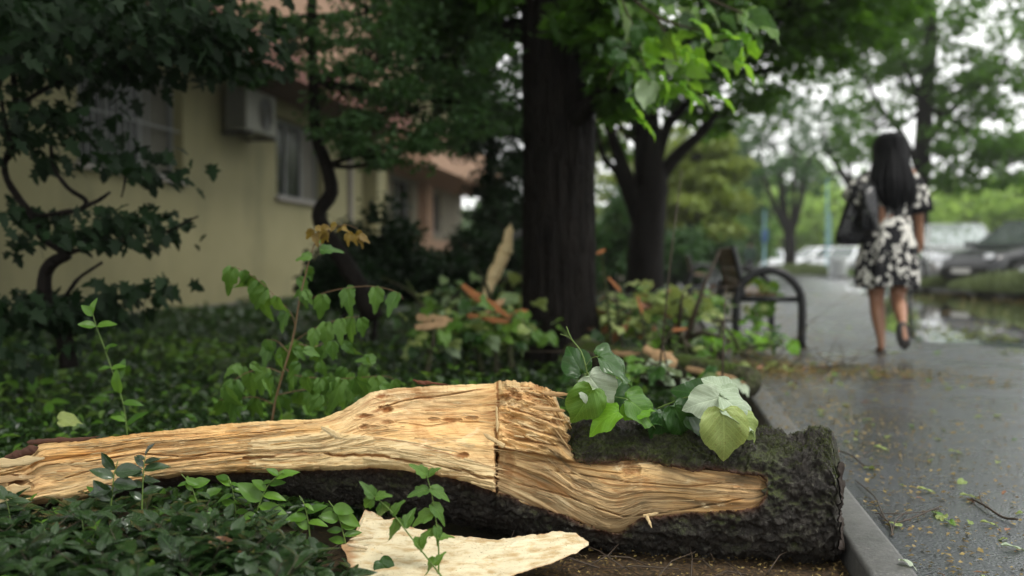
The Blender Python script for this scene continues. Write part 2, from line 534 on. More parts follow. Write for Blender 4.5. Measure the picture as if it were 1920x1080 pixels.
t = NT('mossy_bark')
v = t.pos()
n = t.noise(v, 26, 8, .7, .5); fine = t.noise(v, 210, 5, .7); cell = t.vor(v, 48, 'DISTANCE_TO_EDGE')
c = t.mix(t.ramp(n, [(.3, 0), (.7, 1)]), (.006, .005, .004), (.038, .032, .026))
lich = t.ramp(t.noise(v, 55, 5, .7), [(.56, 0), (.66, 1)])
c = t.mix(t.math('MULTIPLY', lich, .6), c, (.13, .125, .10))
g_ = t.n('ShaderNodeNewGeometry'); sx_ = t.n('ShaderNodeSeparateXYZ'); t.l(g_.outputs['Normal'], sx_.inputs[0])
up = t.math('MULTIPLY_ADD', sx_.outputs[2], .85, .28, clamp=True)
mk = t.math('MULTIPLY', t.ramp(t.noise(v, 10, 6, .65), [(.46, 0), (.60, 1)]), up)
mc = t.mix(t.ramp(fine, [(.35, 0), (.7, 1)]), (.012, .018, .006), (.085, .105, .022))
c = t.mix(mk, c, mc)
rim = t.attr('rim')
c = t.mix(t.math('MULTIPLY', rim, t.ramp(n, [(.3, .5), (.7, 1)]), clamp=True), c, (.13, .045, .018))
h = t.math('ADD', t.math('MULTIPLY', n, .8), t.math('MULTIPLY', fine, .5))
h = t.math('ADD', h, t.math('MINIMUM', t.math('MULTIPLY', cell, 3), .18))
M['log_bark'] = t.done(t.pr(c, t.math('MULTIPLY_ADD', fine, .6, .2), t.bump(h, 1.0, .009), spec=.35))

M['rind'] = simple('torn_reddish_rind', (.10, .030, .010), .7, .5, 60, .8)
M['endwood'] = simple('weathered_dark_end_wood', (.022, .014, .009), .8, .5, 50, .8)
M['darkrind'] = simple('torn_dark_inner_bark', (.07, .026, .013), .7, .5, 60, .8)

log = empty('fallen_log', V3(960, 930, 2.6), 'long split tree log with pale torn wood and mossy bark lying beside the kerb', 'log')
def under_log(o):
    o.parent = log; o.matrix_parent_inverse = Matrix.Translation(-Vector(log.location)); return o

ip = np.interp
def curve(pts, u, sm=9):
    xs = [p[0] for p in pts]; ys = [p[1] for p in pts]
    y = ip(u, xs, ys)
    if sm > 1:
        du = (u[1]-u[0]); k = max(3, int(sm/du)) | 1
        w = np.hanning(k+2)[1:-1]; w /= w.sum()
        yp = np.pad(y, k//2, mode='edge'); y = np.convolve(yp, w, 'valid')
    return y

WT = [(-60,884),(0,872),(55,858),(64,846),(72,832),(120,827),(180,822),(300,808),(400,797),(480,790),(600,785),(640,770),(670,752),(692,736),(715,731),(750,727),(800,724),(870,721),(926,719),(934,712),(960,712),(1010,718),(1032,726),(1042,742),(1050,766),(1060,778),(1068,784),(1080,812),(1140,826),(1260,840),(1340,856),(1395,868),(1420,880),(1440,905)]
WB = [(-60,968),(0,962),(50,950),(130,940),(180,928),(300,897),(400,890),(470,886),(520,890),(560,884),(650,880),(690,878),(750,881),(830,893),(880,905),(930,926),(1000,948),(1060,970),(1100,984),(1140,1002),(1162,1000),(1200,976),(1260,966),(1340,961),(1400,957),(1422,950),(1434,936),(1440,925)]
BLOW = [(1040,700),(1058,796),(1066,852),(1082,868),(1100,872),(1150,868),(1200,864),(1240,872),(1290,880),(1350,886),(1400,889),(1422,892),(1434,902)]  # lower rim of the bark on the right half
BT = [(-60,900),(0,895),(300,835),(480,815),(640,800),(700,765),(800,752),(930,748),(1010,748),(1050,772),(1066,800),(1085,790),(1120,784),(1160,786),(1200,792),(1250,791),(1300,799),(1400,808),(1470,813),(1500,815),(1520,806),(1545,806),(1562,818),(1570,850),(1574,872)]
BBm = [(-60,978),(0,972),(180,942),(300,914),(480,912),(650,948),(800,976),(930,1003),(1100,1036),(1200,1052),(1400,1060),(1530,1062),(1574,1050)]

def tube_params(u):
    t_, b_ = curve(BT, u, 14), curve(BBm, u, 30)
    return (t_+b_)/2, (b_-t_)/2
def tube_front(u, y):
    yc, ry = tube_params(u) if np.ndim(u) == 1 and np.shape(u) == np.shape(y) else (None, None)
    return yc, ry
UG = np.linspace(-60, 1580, 1400)
_yc, _ry = tube_params(UG)
FRONT = ip(UG, [-60, 400, 900, 1574], [2.50, 2.47, 2.45, 2.44])   # depth of the log's nearest line
def tubedepth(u, y):
    yc, ry = ip(u, UG, _yc), ip(u, UG, _ry)
    q = np.clip((y-yc)/ry, -1, 1)
    rd = ry * PXM * .95
    return ip(u, UG, FRONT) + rd * (1 - np.sqrt(1-q*q))

# --- wood
NU, NS = 1150, 250
u1 = np.linspace(-60, 1439, NU)
top = curve(WT, u1, 5); bot = curve(WB, u1, 7)
rag = lambda amp, sc, seed: amp * fbm(u1/sc, 0*u1, 0, 5, seed, .6)
top0, bot0 = top.copy(), bot.copy()
top = top + rag(2.2, 14, 3) + (np.abs(vnoise(u1/5, 7, 0, 4)) * 2.5) * ((u1 > 940) & (u1 < 1065)) + rag(4, 30, 9)*((u1 > 930) & (u1 < 1065))
bot = bot + rag(3.0, 45, 21) + rag(2.0, 12, 31)
s1 = np.linspace(0, 1, NS)
Uu, Ss = np.meshgrid(u1, s1, indexing='ij')
Tt, Bb = top[:, None], bot[:, None]
Yy = Tt + (Bb-Tt) * Ss
# flow coordinate along the grain: fans out at the swelling and past the crack
vflow = ((Yy-curve(WT, u1, 60)[:, None])/(curve(WB, u1, 60)-curve(WT, u1, 60))[:, None]) * ip(u1, [-60, 600, 930, 1439], [90, 100, 150, 110])[:, None]
warp = fbm(Uu/190, vflow/45, 0, 2, 71) * 11
fl = vflow + warp
right = 1/(1+np.exp(-(Uu-931)/1.2))                  # 1 on the path side of the cross crack
shelf = curve([(900,838),(935,842),(1000,850),(1080,866),(1150,872),(1200,868),(1440,868)], u1, 9)[:, None] + 3*fbm(Uu/30, 0*Uu, 0, 3, 5)
lower = right / (1+np.exp(-(Yy-shelf)/1.6)) 
# base depth
tilt = ip(u1, [-60, 300, 600, 720, 900, 1010, 1080, 1440], [.05, .045, .05, .085, .085, .07, .03, .02])[:, None]
f0 = ip(u1, [-60, 60, 300, 650, 930, 1439], [2.43, 2.43, 2.425, 2.40, 2.405, 2.44])[:, None]
Dd = f0 + tilt * (1-Ss)**1.3
Dd = Dd + .035 * np.clip((Ss-.86)/.14, 0, 1)**2 * (1-lower) + .05*np.clip((.07-Ss)/.07, 0, 1)**1.6
# dish in the swelling between knot and crack
Dd = Dd + .028 * np.exp(-((Uu-800)/90)**2 - ((Yy-762)/32)**2)
# right lower panel follows the trunk, set back under the bark
td = tubedepth(Uu, Yy)
panel = td + .018 + .012*np.clip((Uu-1380)/60, 0, 1)
rimline = ip(Uu, [p[0] for p in BLOW], [p[1] for p in BLOW])
panel = panel + .05*np.clip((rimline-7-Yy)/8, 0, 1)*(Uu > 1062)
Dd = Dd*(1-lower) + panel*lower
upr = right*(1-lower)
Dd = Dd + upr*(.010*fbm(Uu/26, Yy/16, 0, 4, 88, .5) + .008*np.abs(vnoise(Uu/30+Yy/20, Yy/14, 0, 90)) - .012)
Dd = Dd + upr * .05*np.clip((Uu-1035)/50, 0, 1)
Dd = Dd + .08*np.clip((rimline-2-Yy)/7, 0, 1)*np.clip((Uu-(1052+24*fbm(Yy/16, 0*Yy, 0, 4, 263)+.16*(Yy-790)))/4, 0, 1)
# splinter terraces
n_long = fbm(Uu/420, fl/10, 0, 3, 41)
st_ = n_long*5
terr = np.floor(st_) + np.clip((st_-np.floor(st_)-.82)/.18, 0, 1)
n2_ = fbm(Uu/190, fl/4.6, 0, 3, 47)*4
terr2 = np.floor(n2_) + np.clip((n2_-np.floor(n2_)-.7)/.3, 0, 1)
H = .0042*terr + .0017*terr2 + .0013*fbm(Uu/110, fl/1.8, 0, 3, 51) + .0005*vnoise(Uu/40, fl/.8, 0, 59)
amp = ip(u1, [-60, 60, 620, 700, 920, 940, 1080, 1439], [1.5, 1.0, .8, .55, .7, 1.4, .9, .65])[:, None]
calm = np.clip(.42+1.5*fbm(Uu/170, fl/26, 0, 3, 161), .08, 1.25)
H = H*amp*(1-.55*lower)*calm + .011*fbm(Uu/120, fl/26, 0, 3, 163)*(1-.5*lower)
# the pale torn layer standing proud along the lower edge
led = curve([(440,826),(468,826),(600,812),(606,803),(612,801),(625,812),(700,818),(760,826),(850,850),(900,866),(935,880)], u1, 3)[:, None] + 2.0*fbm(Uu/22, 0*Uu, 0, 4, 61)
lm = 1/(1+np.exp(-(Yy-led)/.9)) * (Uu > 468+8*vnoise(Yy/3, 0, 0, 8)) * (1-right)
H = H + .009*lm*ip(u1, [468, 620, 800, 930], [1, 1, .9, .4])[:, None]
led2 = curve([(440,858),(470,858),(560,848),(640,852),(700,852),(760,862),(850,880),(935,900)], u1, 5)[:, None] + 4.5*fbm(Uu/30, 0*Uu, 0, 4, 63)
groove = np.exp(-((Yy-led2)/2.6)**2)*(Uu > 455)*(1-right)
H = H - .014*groove
led3 = curve([(440,872),(500,866),(630,872),(700,868),(800,880),(935,912)], u1, 5)[:, None] + 5*fbm(Uu/24, 0*Uu, 0, 4, 65)
lm3 = 1/(1+np.exp(-(Yy-led3)/.8)) * (Uu > 480)*(1-right)
H = H + .006*lm3
# long dark-edged seams on the left limb
seams = 0*Uu
for (pts, w, a) in [([(150,868),(260,850),(340,856),(400,850),(470,848)], 1.5, 1), ([(90,905),(180,880),(250,878),(320,866)], 1.3, .8),
                    ([(300,828),(400,822),(470,812),(560,800)], 1.1, .7), ([(700,768),(760,752),(830,742),(925,728)], 1.3, .9),
                    ([(690,806),(740,792),(800,798),(860,790),(920,792)], 1.2, .5), ([(960,905),(1040,922),(1120,952),(1170,968),(1260,958),(1400,935)], 1.4, .9),
                    ([(1000,880),(1090,890),(1180,905),(1280,912),(1390,905)], 1.2, .7), ([(950,860),(1040,868),(1120,885),(1180,888)], 1.1, .6),
                    ([(940,760),(990,775),(1060,802)], 2.0, .9), ([(940,790),(1000,806),(1066,826)], 2.0, .9), ([(940,818),(1000,828),(1070,842)], 1.8, .8),
                    ([(60,868),(110,862),(180,850),(260,838)], 1.1, .6), ([(150,920),(230,900),(330,885)], 1.2, .6)]:
    x0, x1 = pts[0][0], pts[-1][0]
    yy = ip(u1, [p[0] for p in pts], [p[1] for p in pts])[:, None] + 2.6*fbm(Uu/45, 0*Uu+x0, 0, 4, int(x0)+7)
    fade = np.clip((Uu-x0)/25, 0, 1)*np.clip((x1-Uu)/25, 0, 1)
    g = np.exp(-((Yy-yy)/w)**2)*fade
    up_ = (1/(1+np.exp(-(Yy-yy)/.9)))*np.exp(-np.clip(Yy-yy, 0, 99)/14)*fade
    H = H - .012*a*g + .005*a*up_
    seams = np.maximum(seams, g*a)
shelfg = np.exp(-((Yy-shelf)/2.2)**2)*right*(Uu < 1180)
seams = np.maximum(seams, shelfg*1.2)
# cross crack
crackw = 2.6 + 1.2*vnoise(Yy/9, 0, 0, 6)
cx = 931 + 6*fbm(Yy/30, 0*Yy, 0, 4, 19, .65)
crack = np.exp(-((Uu-cx)/crackw)**2) * np.clip((Yy-700)/8, 0, 1)
deep = np.clip((Yy-826)/14, 0, 1)*.05 + .010
H = H - crack*deep*(1+0*Yy)
# knots and pits
stain = np.zeros_like(Uu)
for kx, ky, rx, ry_, dp, stv in [(722,768,13,8,.012,1), (716,742,11,6,.008,1), (684,781,17,5,.006,.95), (683,800,9,5,.005,.8), (724,792,12,5,.005,.7), (706,802,16,4,.004,.5),
                               (866,854,14,6,.006,.9), (812,786,10,4,.004,.7), (846,788,16,4,.004,.7), (884,784,12,4,.004,.6), (972,745,8,6,.008,.8), (1044,790,14,9,.01,.7), (1012,726,16,9,.012,.7),
                               (1090,912,16,11,.003,.5), (1182,880,20,14,.009,.8), (1400,905,22,13,.004,.35), (955,868,10,22,.003,.6), (30,900,20,10,.012,.9), (8,930,16,8,.014,.9), (1060,880,14,6,.002,.4)]:
    rr_ = np.sqrt(((Uu-kx)/rx)**2+((Yy-ky)/ry_)**2) + .45*fbm(Uu/9, Yy/6, 0, 3, kx)
    k = np.clip(1.25-rr_, 0, 1)
    stain = np.maximum(stain, np.clip(k*1.6, 0, 1)*stv); H = H - dp*k + .002*np.exp(-((rr_-1.2)/.25)**2)
# crumbly fracture top right of crack
crumb = np.clip((Uu-934)/8, 0, 1)*np.clip((1075-Uu)/20, 0, 1)*np.clip((800-Yy)/60, 0, 1)
vd_ = Yy-.42*(Uu-930)
H = H + crumb*(.013*fbm(Uu/13, Yy/9, 0, 4, 99, .6) + .002*vnoise(Uu/3, Yy/3, 0, 98))
fib = np.clip((Uu-938)/8, 0, 1)*np.clip((1080-Uu)/20, 0, 1)*(1-lower)
tf = fbm((Uu+.4*Yy)/95, vd_/17, 0, 3, 171, .5)*4
H = H + fib*(.005*(np.floor(tf)+np.clip((tf-np.floor(tf)-.7)/.3, 0, 1)) + .0022*fbm((Uu+.4*Yy)/34, vd_/3.4, 0, 3, 173) + .016*fbm((Uu+.4*Yy)/45, vd_/26, 0, 2, 175))
# ragged left end
le = np.clip((75-Uu)/60, 0, 1)
H = H + le*(.012*np.sign(vnoise(Uu/40, Yy/12, 0, 14)) + .008*fbm(Uu/18, Yy/5, 0, 3, 15))
stain = np.maximum(stain, le*np.clip(vnoise(Uu/30, Yy/9, 0, 16)*2-.3, 0, 1))
stain = np.maximum(stain, seams*.8); stain = np.maximum(stain, groove*.75)
stain = np.maximum(stain, crack*.9)
edge = np.clip((Ss-.955)/.04, 0, 1) + .5*np.clip((.02-Ss)/.02, 0, 1)
stain = np.maximum(stain, edge*np.clip(.6+vnoise(Uu/18, 3, 0, 77), 0, 1)*.85)
stain = np.maximum(stain, crumb*np.clip(fbm(Uu/12, Yy/8, 0, 3, 101)*2.2+.1, 0, 1)*.7)
stain = np.maximum(stain, lower*np.clip((Uu-1290)/130, 0, 1)*.34)
for bx, by, brx, bry, bv in [(722,762,46,26,.42),(690,786,30,16,.35),(925,760,22,34,.45),(860,756,70,10,.28),(780,745,60,12,.22),(905,800,26,9,.35),(700,806,34,8,.35),(960,730,22,14,.45),(1020,750,26,22,.4),(985,800,40,9,.35),
                             (110,870,60,9,.25),(60,900,30,22,.4),(330,832,80,5,.22),(1100,870,60,6,.4),(950,880,12,40,.35),(1200,962,90,9,.35),(1330,940,70,8,.3),(200,905,70,8,.25),(560,852,60,6,.35)]:
    bb = np.exp(-((Uu-bx)/brx)**2-((Yy-by)/bry)**2)*np.clip(.6+1.1*fbm(Uu/22, fl/3, 0, 3, int(bx)), 0, 1.3)
    stain = np.maximum(stain, np.clip(bv*1.9*bb, 0, .9))
stain = np.maximum(stain, np.exp(-((Yy-(led+3))/2.0)**2)*(Uu > 700)*(1-right)*.8)
pale = np.clip(lm*1.2*(1-groove), 0, 1)*.9 + .4*lower*np.clip(1-(Uu-940)/400, 0, 1)*.4 + .5*le
pale = np.maximum(pale, upr*np.clip(fbm(Uu/50, fl/6, 0, 3, 111)*2, 0, 1)*.7)
pale = np.maximum(pale, (1-right)*np.clip((Yy-led+30)/60, 0, 1)*np.clip((Uu-700)/100, 0, 1)*.55)
pale = np.clip(pale, 0, 1)
grey = lower*1.0*np.clip(.55+.8*fbm(Uu/60, fl/8, 0, 3, 121), 0, 1) + upr*np.clip((Uu-985)/60, 0, 1)*np.clip((Yy-800)/30, 0, 1)*.9
grey = np.maximum(grey, (1-right)*np.exp(-((Uu-185)/60)**2-((Yy-835)/7)**2)*.8)
Dd = Dd - H
P = at(Uu, Yy, Dd)
# back surface so that the limb is solid
NB = 14
sb = np.linspace(0, 1, NB+2)[1:-1]
Ub, Sb = np.meshgrid(u1, sb, indexing='ij')
Yb = bot[:, None] + (top-bot)[:, None]*Sb
hz_ = (bot-top)[:, None]*PXM
Db = np.where(Sb < .5, Dd[:, -1:], Dd[:, :1]) + hz_*.55*np.sin(np.pi*Sb)**.6 + .01
Pb = at(Ub, Yb, Db)
Pall = np.concatenate([P, Pb], 1)
ncol = Pall.shape[1]
i = np.arange(NU-1)[:, None]*ncol; j = np.arange(ncol)[None, :]; j2 = (j+1) % ncol
Fw = np.stack([i+j, i+j2, i+ncol+j2, i+ncol+j], -1).reshape(-1, 4)
padz = lambda A, fill: np.concatenate([A, np.full((NU, NB), fill)], 1).ravel()
uvw = np.stack([np.concatenate([Uu/1000, Ub/1000], 1), np.concatenate([fl/1000*1.35, (Yb-700)/1000], 1)], -1).reshape(-1, 2)
me = make_mesh('wood', Pall.reshape(-1, 3), [Fw], uv=uvw, attrs={'stain': padz(stain, .4), 'pale': padz(pale, 0), 'grey': padz(grey, 0)})
under_log(link('wood', me, M['wood']))

# --- bark
NA = 300
ub = np.concatenate([np.linspace(-60, 470, 120), np.linspace(473, 1574, 760)])
ycb, ryb = tube_params(np.linspace(-60, 1574, 2000))
ul = np.linspace(-60, 1574, 2000)
yc_, ry_ = ip(ub, ul, ycb), ip(ub, ul, ryb)
fr_ = ip(ub, UG, FRONT)
rd_ = ry_*PXM*.95
A = np.linspace(0, 2*np.pi, NA, endpoint=False)
Ub, Aa = np.meshgrid(ub, A, indexing='ij')
rr = 1.0
ca, sa = np.cos(Aa), np.sin(Aa)         # ca: up, sa: towards the camera
Lm = Ub*PXM
cx_, cz_ = ca*ry_[:, None]*PXM, sa*ry_[:, None]*PXM
rgh = ip(Ub, [-60, 900, 1100, 1450, 1574], [.8, .9, 1.1, 1.5, 1.6])
disp = rgh*(.017*fbm(Lm*9, cx_*11, cz_*11, 4, 201) - .022*np.abs(fbm(Lm*13, cx_*26, cz_*26, 3, 207)) + .010*fbm(Lm*42, cx_*48, cz_*48, 4, 211, .6)) + .004*vnoise(Lm*150, cx_*150, cz_*150, 215)

sc2 = 1 + disp/(ry_[:, None]*PXM)
Yb2 = yc_[:, None] - ca*ry_[:, None]*sc2
Db2 = (fr_+rd_)[:, None] - sa*rd_[:, None]*sc2
# the window where the wood shows
bl = ip(Ub, [p[0] for p in BLOW], [p[1] for p in BLOW]) + 5*fbm(Ub/26, 0*Ub, 0, 4, 231)
wbot = ip(Ub, [p[0] for p in WB], [p[1] for p in WB]) - 3 + 4*fbm(Ub/20, 0*Ub, 0, 4, 233)
inwin = (Ub < 1432+6*vnoise(Yb2/8, 0, 0, 3)) & (Yb2 < wbot) & ((Ub < 1040) | (Yb2 > bl)) & (sa > -.25)
inwin |= (Ub < 1056 + 26*fbm(Yb2/22, 0*Ub, 0, 4, 261) + .12*(Yb2-800)) & (Yb2 < wbot)
dist_edge = np.minimum(np.abs(Yb2-wbot), np.abs(Yb2-bl))
push = np.where(inwin, .055, 0.0)
Db2 = Db2 + push
# thin limb part: bark only below the wood
below = (Ub < 930) & (Yb2 >= wbot)
Db2 = Db2 + np.where(below & (sa > 0), .018, 0)
rim = np.where(~inwin & (sa > -.2) & (Ub < 1440), np.exp(-np.clip(dist_edge, 0, 60)/5), 0)*1.0 + inwin*.6
Uend = Ub + np.clip((Ub-1500)/74, 0, 1)*(9*fbm(ca*3+.3, sa*3, 0, 4, 251)+5*vnoise(ca*9, sa*9, 0, 253))
Pk = at(Uend, Yb2, Db2)
nub = len(ub)
i = np.arange(nub-1)[:, None]*NA; j = np.arange(NA)[None, :]; j2 = (j+1) % NA
Fk = np.stack([i+j, i+j2, i+NA+j2, i+NA+j], -1).reshape(-1, 4)[:, ::-1]
me = make_mesh('bark', Pk.reshape(-1, 3), [Fk], attrs={'rim': np.clip(rim, 0, 1).ravel()})
under_log(link('bark', me, M['log_bark']))
BARKP, BARKOK = Pk, ~inwin
# sawn end
endr = 40
q = np.linspace(1, 0, 22)[:, None]
c_end = Pk[-1].mean(0)
Pe = c_end + (Pk[-1]-c_end)[None]*q[..., None]
Pe = Pe + (_R*0.012)[None, None]*(fbm(Pe[..., 1]*30, Pe[..., 2]*30, 0, 3, 5)[..., None])*(q[..., None] < .99) + _R*0.004
i = np.arange(21)[:, None]*NA
Fe = np.stack([i+j, i+j2, i+NA+j2, i+NA+j], -1).reshape(-1, 4)[:, ::-1]
me = make_mesh('sawn_end', Pe.reshape(-1, 3), [Fe], uv=np.stack([Pe[..., 1].ravel(), Pe[..., 2].ravel()], -1),
               attrs={'stain': np.full(22*NA, .5), 'pale': np.zeros(22*NA), 'grey': np.full(22*NA, .6)})
under_log(link('sawn_end', me, M['endwood']))

# loose fibres lifted off the torn surface
nf = 2600
fi_ = RNG.integers(30, NU-70, nf); fj_ = RNG.integers(8, NS-14, nf)
fl_ = RNG.integers(6, 34, nf)
okf = (Uu[fi_, fj_] > 60) & ~((Uu[fi_, fj_] > 1055) & (Yy[fi_, fj_] < rimline[fi_, fj_]+10)) & (np.abs(Uu[fi_, fj_]-931) > 4) & (Uu[fi_+fl_, fj_] < 1415)
okf &= (vnoise(Uu[fi_, fj_]/50, fl[fi_, fj_]/9, 0, 909) > -.15)
fi_, fj_, fl_ = fi_[okf], fj_[okf], fl_[okf]; nf = len(fi_)
flip = RNG.random(nf) < .5
A_ = np.where(flip[:, None], P[fi_+fl_, fj_], P[fi_, fj_]); B_ = np.where(flip[:, None], P[fi_, fj_], P[fi_+fl_, fj_])
out_ = -_F*RNG.uniform(.001, .0055, nf)[:, None] + _U*RNG.normal(0, .0016, nf)[:, None]
wv = _U*RNG.uniform(.0005, .0014, nf)[:, None]
Mi = (A_+B_)/2+out_*.35-_F*.0008
Vf = np.stack([A_-wv-_F*.0003, A_+wv-_F*.0003, Mi+wv*.8, Mi-wv*.8, B_+out_], 1)
Ff = (np.array([[0, 1, 2, 3]])[None]+(np.arange(nf)*5)[:, None, None]).reshape(-1, 4); Tf = (np.array([[3, 2, 4]])[None]+(np.arange(nf)*5)[:, None, None]).reshape(-1, 3)
me = make_mesh('wood_fibres', Vf.reshape(-1, 3), [Ff, Tf], uv=np.repeat(np.stack([Uu[fi_, fj_]/1000, fl[fi_, fj_]/700], 1), 5, 0)+np.tile(np.array([[0, 0], [0, .002], [.01, .002], [.01, 0], [.02, 0]]), (nf, 1)),
               attrs={'stain': np.repeat(RNG.random(nf)**3*.6, 5), 'pale': np.repeat(RNG.random(nf), 5), 'grey': np.repeat(grey[fi_, fj_]*.6, 5)})
under_log(link('wood_fibres', me, M['wood']))['kind'] = 'stuff'

def splinter(p0, p1, w0, w1, thick=.3, seed=0, mat='wood', name='splinter', bend=0.0, tipw=.15, stainv=.15, palev=.4, n=26, parent='log'):
    """a torn strip of wood from p0 to p1 (pixel x, pixel y, depth), widths in photograph pixels at that depth"""
    a, b = at(*p0), at(*p1)
    L = np.linalg.norm(b-a); T = (b-a)/L
    side = np.cross(T, _F); side /= np.linalg.norm(side)
    nrm = np.cross(side, T)
    if nrm @ _F > 0: nrm = -nrm
    s = np.linspace(0, 1, n)
    w = (w0 + (w1-w0)*s) * p0[2]/FPX
    w = w*(1+.45*fbm(s*9, seed, 0, 4, seed))*np.clip(s/.06+tipw, 0, 1)**.7*np.clip((1-s)/.25+tipw*.3, 0, 1)**.8
    k = 10
    ang = np.linspace(0, 2*np.pi, k, endpoint=False)
    cen = a + (b-a)*s[:, None] + nrm*(bend*L*np.sin(np.pi*s))[:, None] + side*(.02*L*fbm(s*3, seed+9, 0, 2, seed))[:, None]
    Vv = cen[:, None] + side*(w[:, None]*.5*np.cos(ang))[..., None] + nrm*(w[:, None]*.5*thick*np.sin(ang)*(1+.5*vnoise(s[:, None]*20, ang[None]*2, seed, 2)))[..., None]
    i = np.arange(n-1)[:, None]*k; j = np.arange(k)[None]; j2 = (j+1) % k
    F = np.stack([i+j, i+j2, i+k+j2, i+k+j], -1).reshape(-1, 4)
    caps = np.array([list(range(k))[::-1]]), np.array([[(n-1)*k+q for q in range(k)]])
    uv = np.stack([np.repeat(s[:, None]*L, k, 1), np.repeat(np.cos(ang)[None]*.01, n, 0)+seed*.1], -1).reshape(-1, 2)
    m = n*k
    me = make_mesh(name, Vv.reshape(-1, 3), [F, caps[0], caps[1]], uv=uv, attrs={'stain': np.full(m, stainv), 'pale': np.full(m, palev), 'grey': np.zeros(m)})
    o = link(name, me, M[mat])
    if parent == 'log': under_log(o)
    return o
splinter((931, 762, 2.425), (932, 812, 2.405), 4, 5, .8, 1, palev=.8)
splinter((946, 838, 2.40), (905, 812, 2.39), 9, 6, .5, 2, palev=.7)
splinter((1078, 741, 2.47), (1015, 737, 2.45), 4, 10, .5, 3, stainv=.6)
splinter((780, 716, 2.5), (842, 722, 2.485), 7, 4, .5, 4, mat='rind', name='bark_strip')
splinter((774, 712, 2.5), (800, 722, 2.49), 4, 5, .5, 5, mat='rind', name='bark_strip')
splinter((50, 829, 2.5), (188, 820, 2.5), 12, 7, .5, 6, mat='darkrind', name='bark_strip')
splinter((8, 862, 2.46), (72, 838, 2.46), 12, 20, .5, 7, mat='darkrind', name='bark_strip')
splinter((-90, 880, 2.41), (84, 862, 2.415), 16, 16, .10, 8, palev=.9, tipw=.8)
splinter((-90, 912, 2.415), (66, 892, 2.42), 10, 12, .10, 9, palev=.3, stainv=.5, tipw=.8)
splinter((-90, 936, 2.395), (58, 916, 2.40), 22, 22, .08, 10, palev=.8, tipw=.9)
splinter((-90, 956, 2.385), (54, 938, 2.39), 24, 20, .08, 11, palev=.95, tipw=.9)
splinter((602, 800, 2.375), (640, 822, 2.37), 4, 16, .35, 12, palev=.95)
splinter((1212, 966, 2.43), (1222, 990, 2.40), 7, 5, .7, 13, palev=.9, bend=.1)
splinter((1205, 968, 2.43), (1235, 962, 2.42), 6, 6, .6, 14, palev=.7)
splinter((1060, 770, 2.46), (990, 762, 2.43), 6, 9, .5, 16, stainv=.5)
for q_ in range(13):
    ux = random.uniform(936, 1025); uy = random.uniform(722, 842)
    ln = random.uniform(14, 44); dd = 2.412+.07*(1-(uy-715)/150)-.006
    splinter((ux, uy, dd), (ux+ln, uy+ln*random.uniform(.15, .45), dd-.004), random.uniform(2, 5), random.uniform(2, 4), .6, 30+q_, palev=random.uniform(.2, .9), stainv=random.uniform(0, .4), n=10)
for q_ in range(34):
    ux = random.uniform(480, 900); 
    uy = ip(ux, [480, 620, 760, 930], [826, 812, 828, 880]) + random.uniform(-6, 42)
    ln = random.uniform(18, 70); sl = ip(ux, [480, 620, 760, 930], [-.04, .03, .18, .28])
    splinter((ux, uy, 2.39), (ux+ln, uy+ln*sl, 2.386), random.uniform(2, 6), random.uniform(2, 4), .5, 80+q_, palev=random.uniform(.6, 1), stainv=random.uniform(0, .2), n=10)
for q_ in range(30):
    ux = random.uniform(80, 700); uy = ip(ux, [p[0] for p in WT], [p[1] for p in WT]) + random.uniform(0, 80)
    uy = min(uy, ip(ux, [p[0] for p in WB], [p[1] for p in WB])-8)
    ln = random.uniform(16, 60); sl = -.12
    splinter((ux, uy, 2.415), (ux+ln, uy+ln*sl, 2.412), random.uniform(1.5, 4), random.uniform(1.5, 3), .5, 130+q_, palev=random.uniform(0, .6), stainv=random.uniform(0, .4), n=10)
# moss: short curled shoots on the bark, too many to count
nM = 20000
iu = RNG.integers(500, nub-6, nM*3); ia = RNG.integers(0, NA, nM*3)
# keep spots on the upper and front side where the moss patches grow
pp = BARKP[iu, ia]
ok = BARKOK[iu, ia] & (np.cos(A)[ia] > -.35) & (np.sin(A)[ia] > -.5)
den = fbm(pp[:, 0]*9, pp[:, 1]*9, pp[:, 2]*9, 3, 301) + .45*np.cos(A)[ia]
ok &= den > .2
pp = pp[ok][:nM]; an = A[ia[ok][:nM]]
nm = (np.cos(an)[:, None]*_U - np.sin(an)[:, None]*_F)
dirv = nm + RNG.normal(0, .55, nm.shape); dirv /= np.linalg.norm(dirv, axis=1)[:, None]
sd = np.cross(dirv, RNG.normal(0, 1, nm.shape)); sd /= np.linalg.norm(sd, axis=1)[:, None]
ln = RNG.uniform(.003, .009, len(pp))[:, None]
Vm = np.stack([pp-sd*.0011, pp+sd*.0011, pp+dirv*ln+sd*.0004], 1).reshape(-1, 3)
me = make_mesh('moss', Vm, [np.arange(len(Vm)).reshape(-1, 3)], attrs={'rnd': np.repeat(RNG.random(len(pp)), 3)}, smooth=False)
M['moss'] = leaf_mat('moss_green', (.02, .028, .008), (.10, .12, .03), rough=.6, transl=.2)
o = under_log(link('moss', me, M['moss'])); o['kind'] = 'stuff'

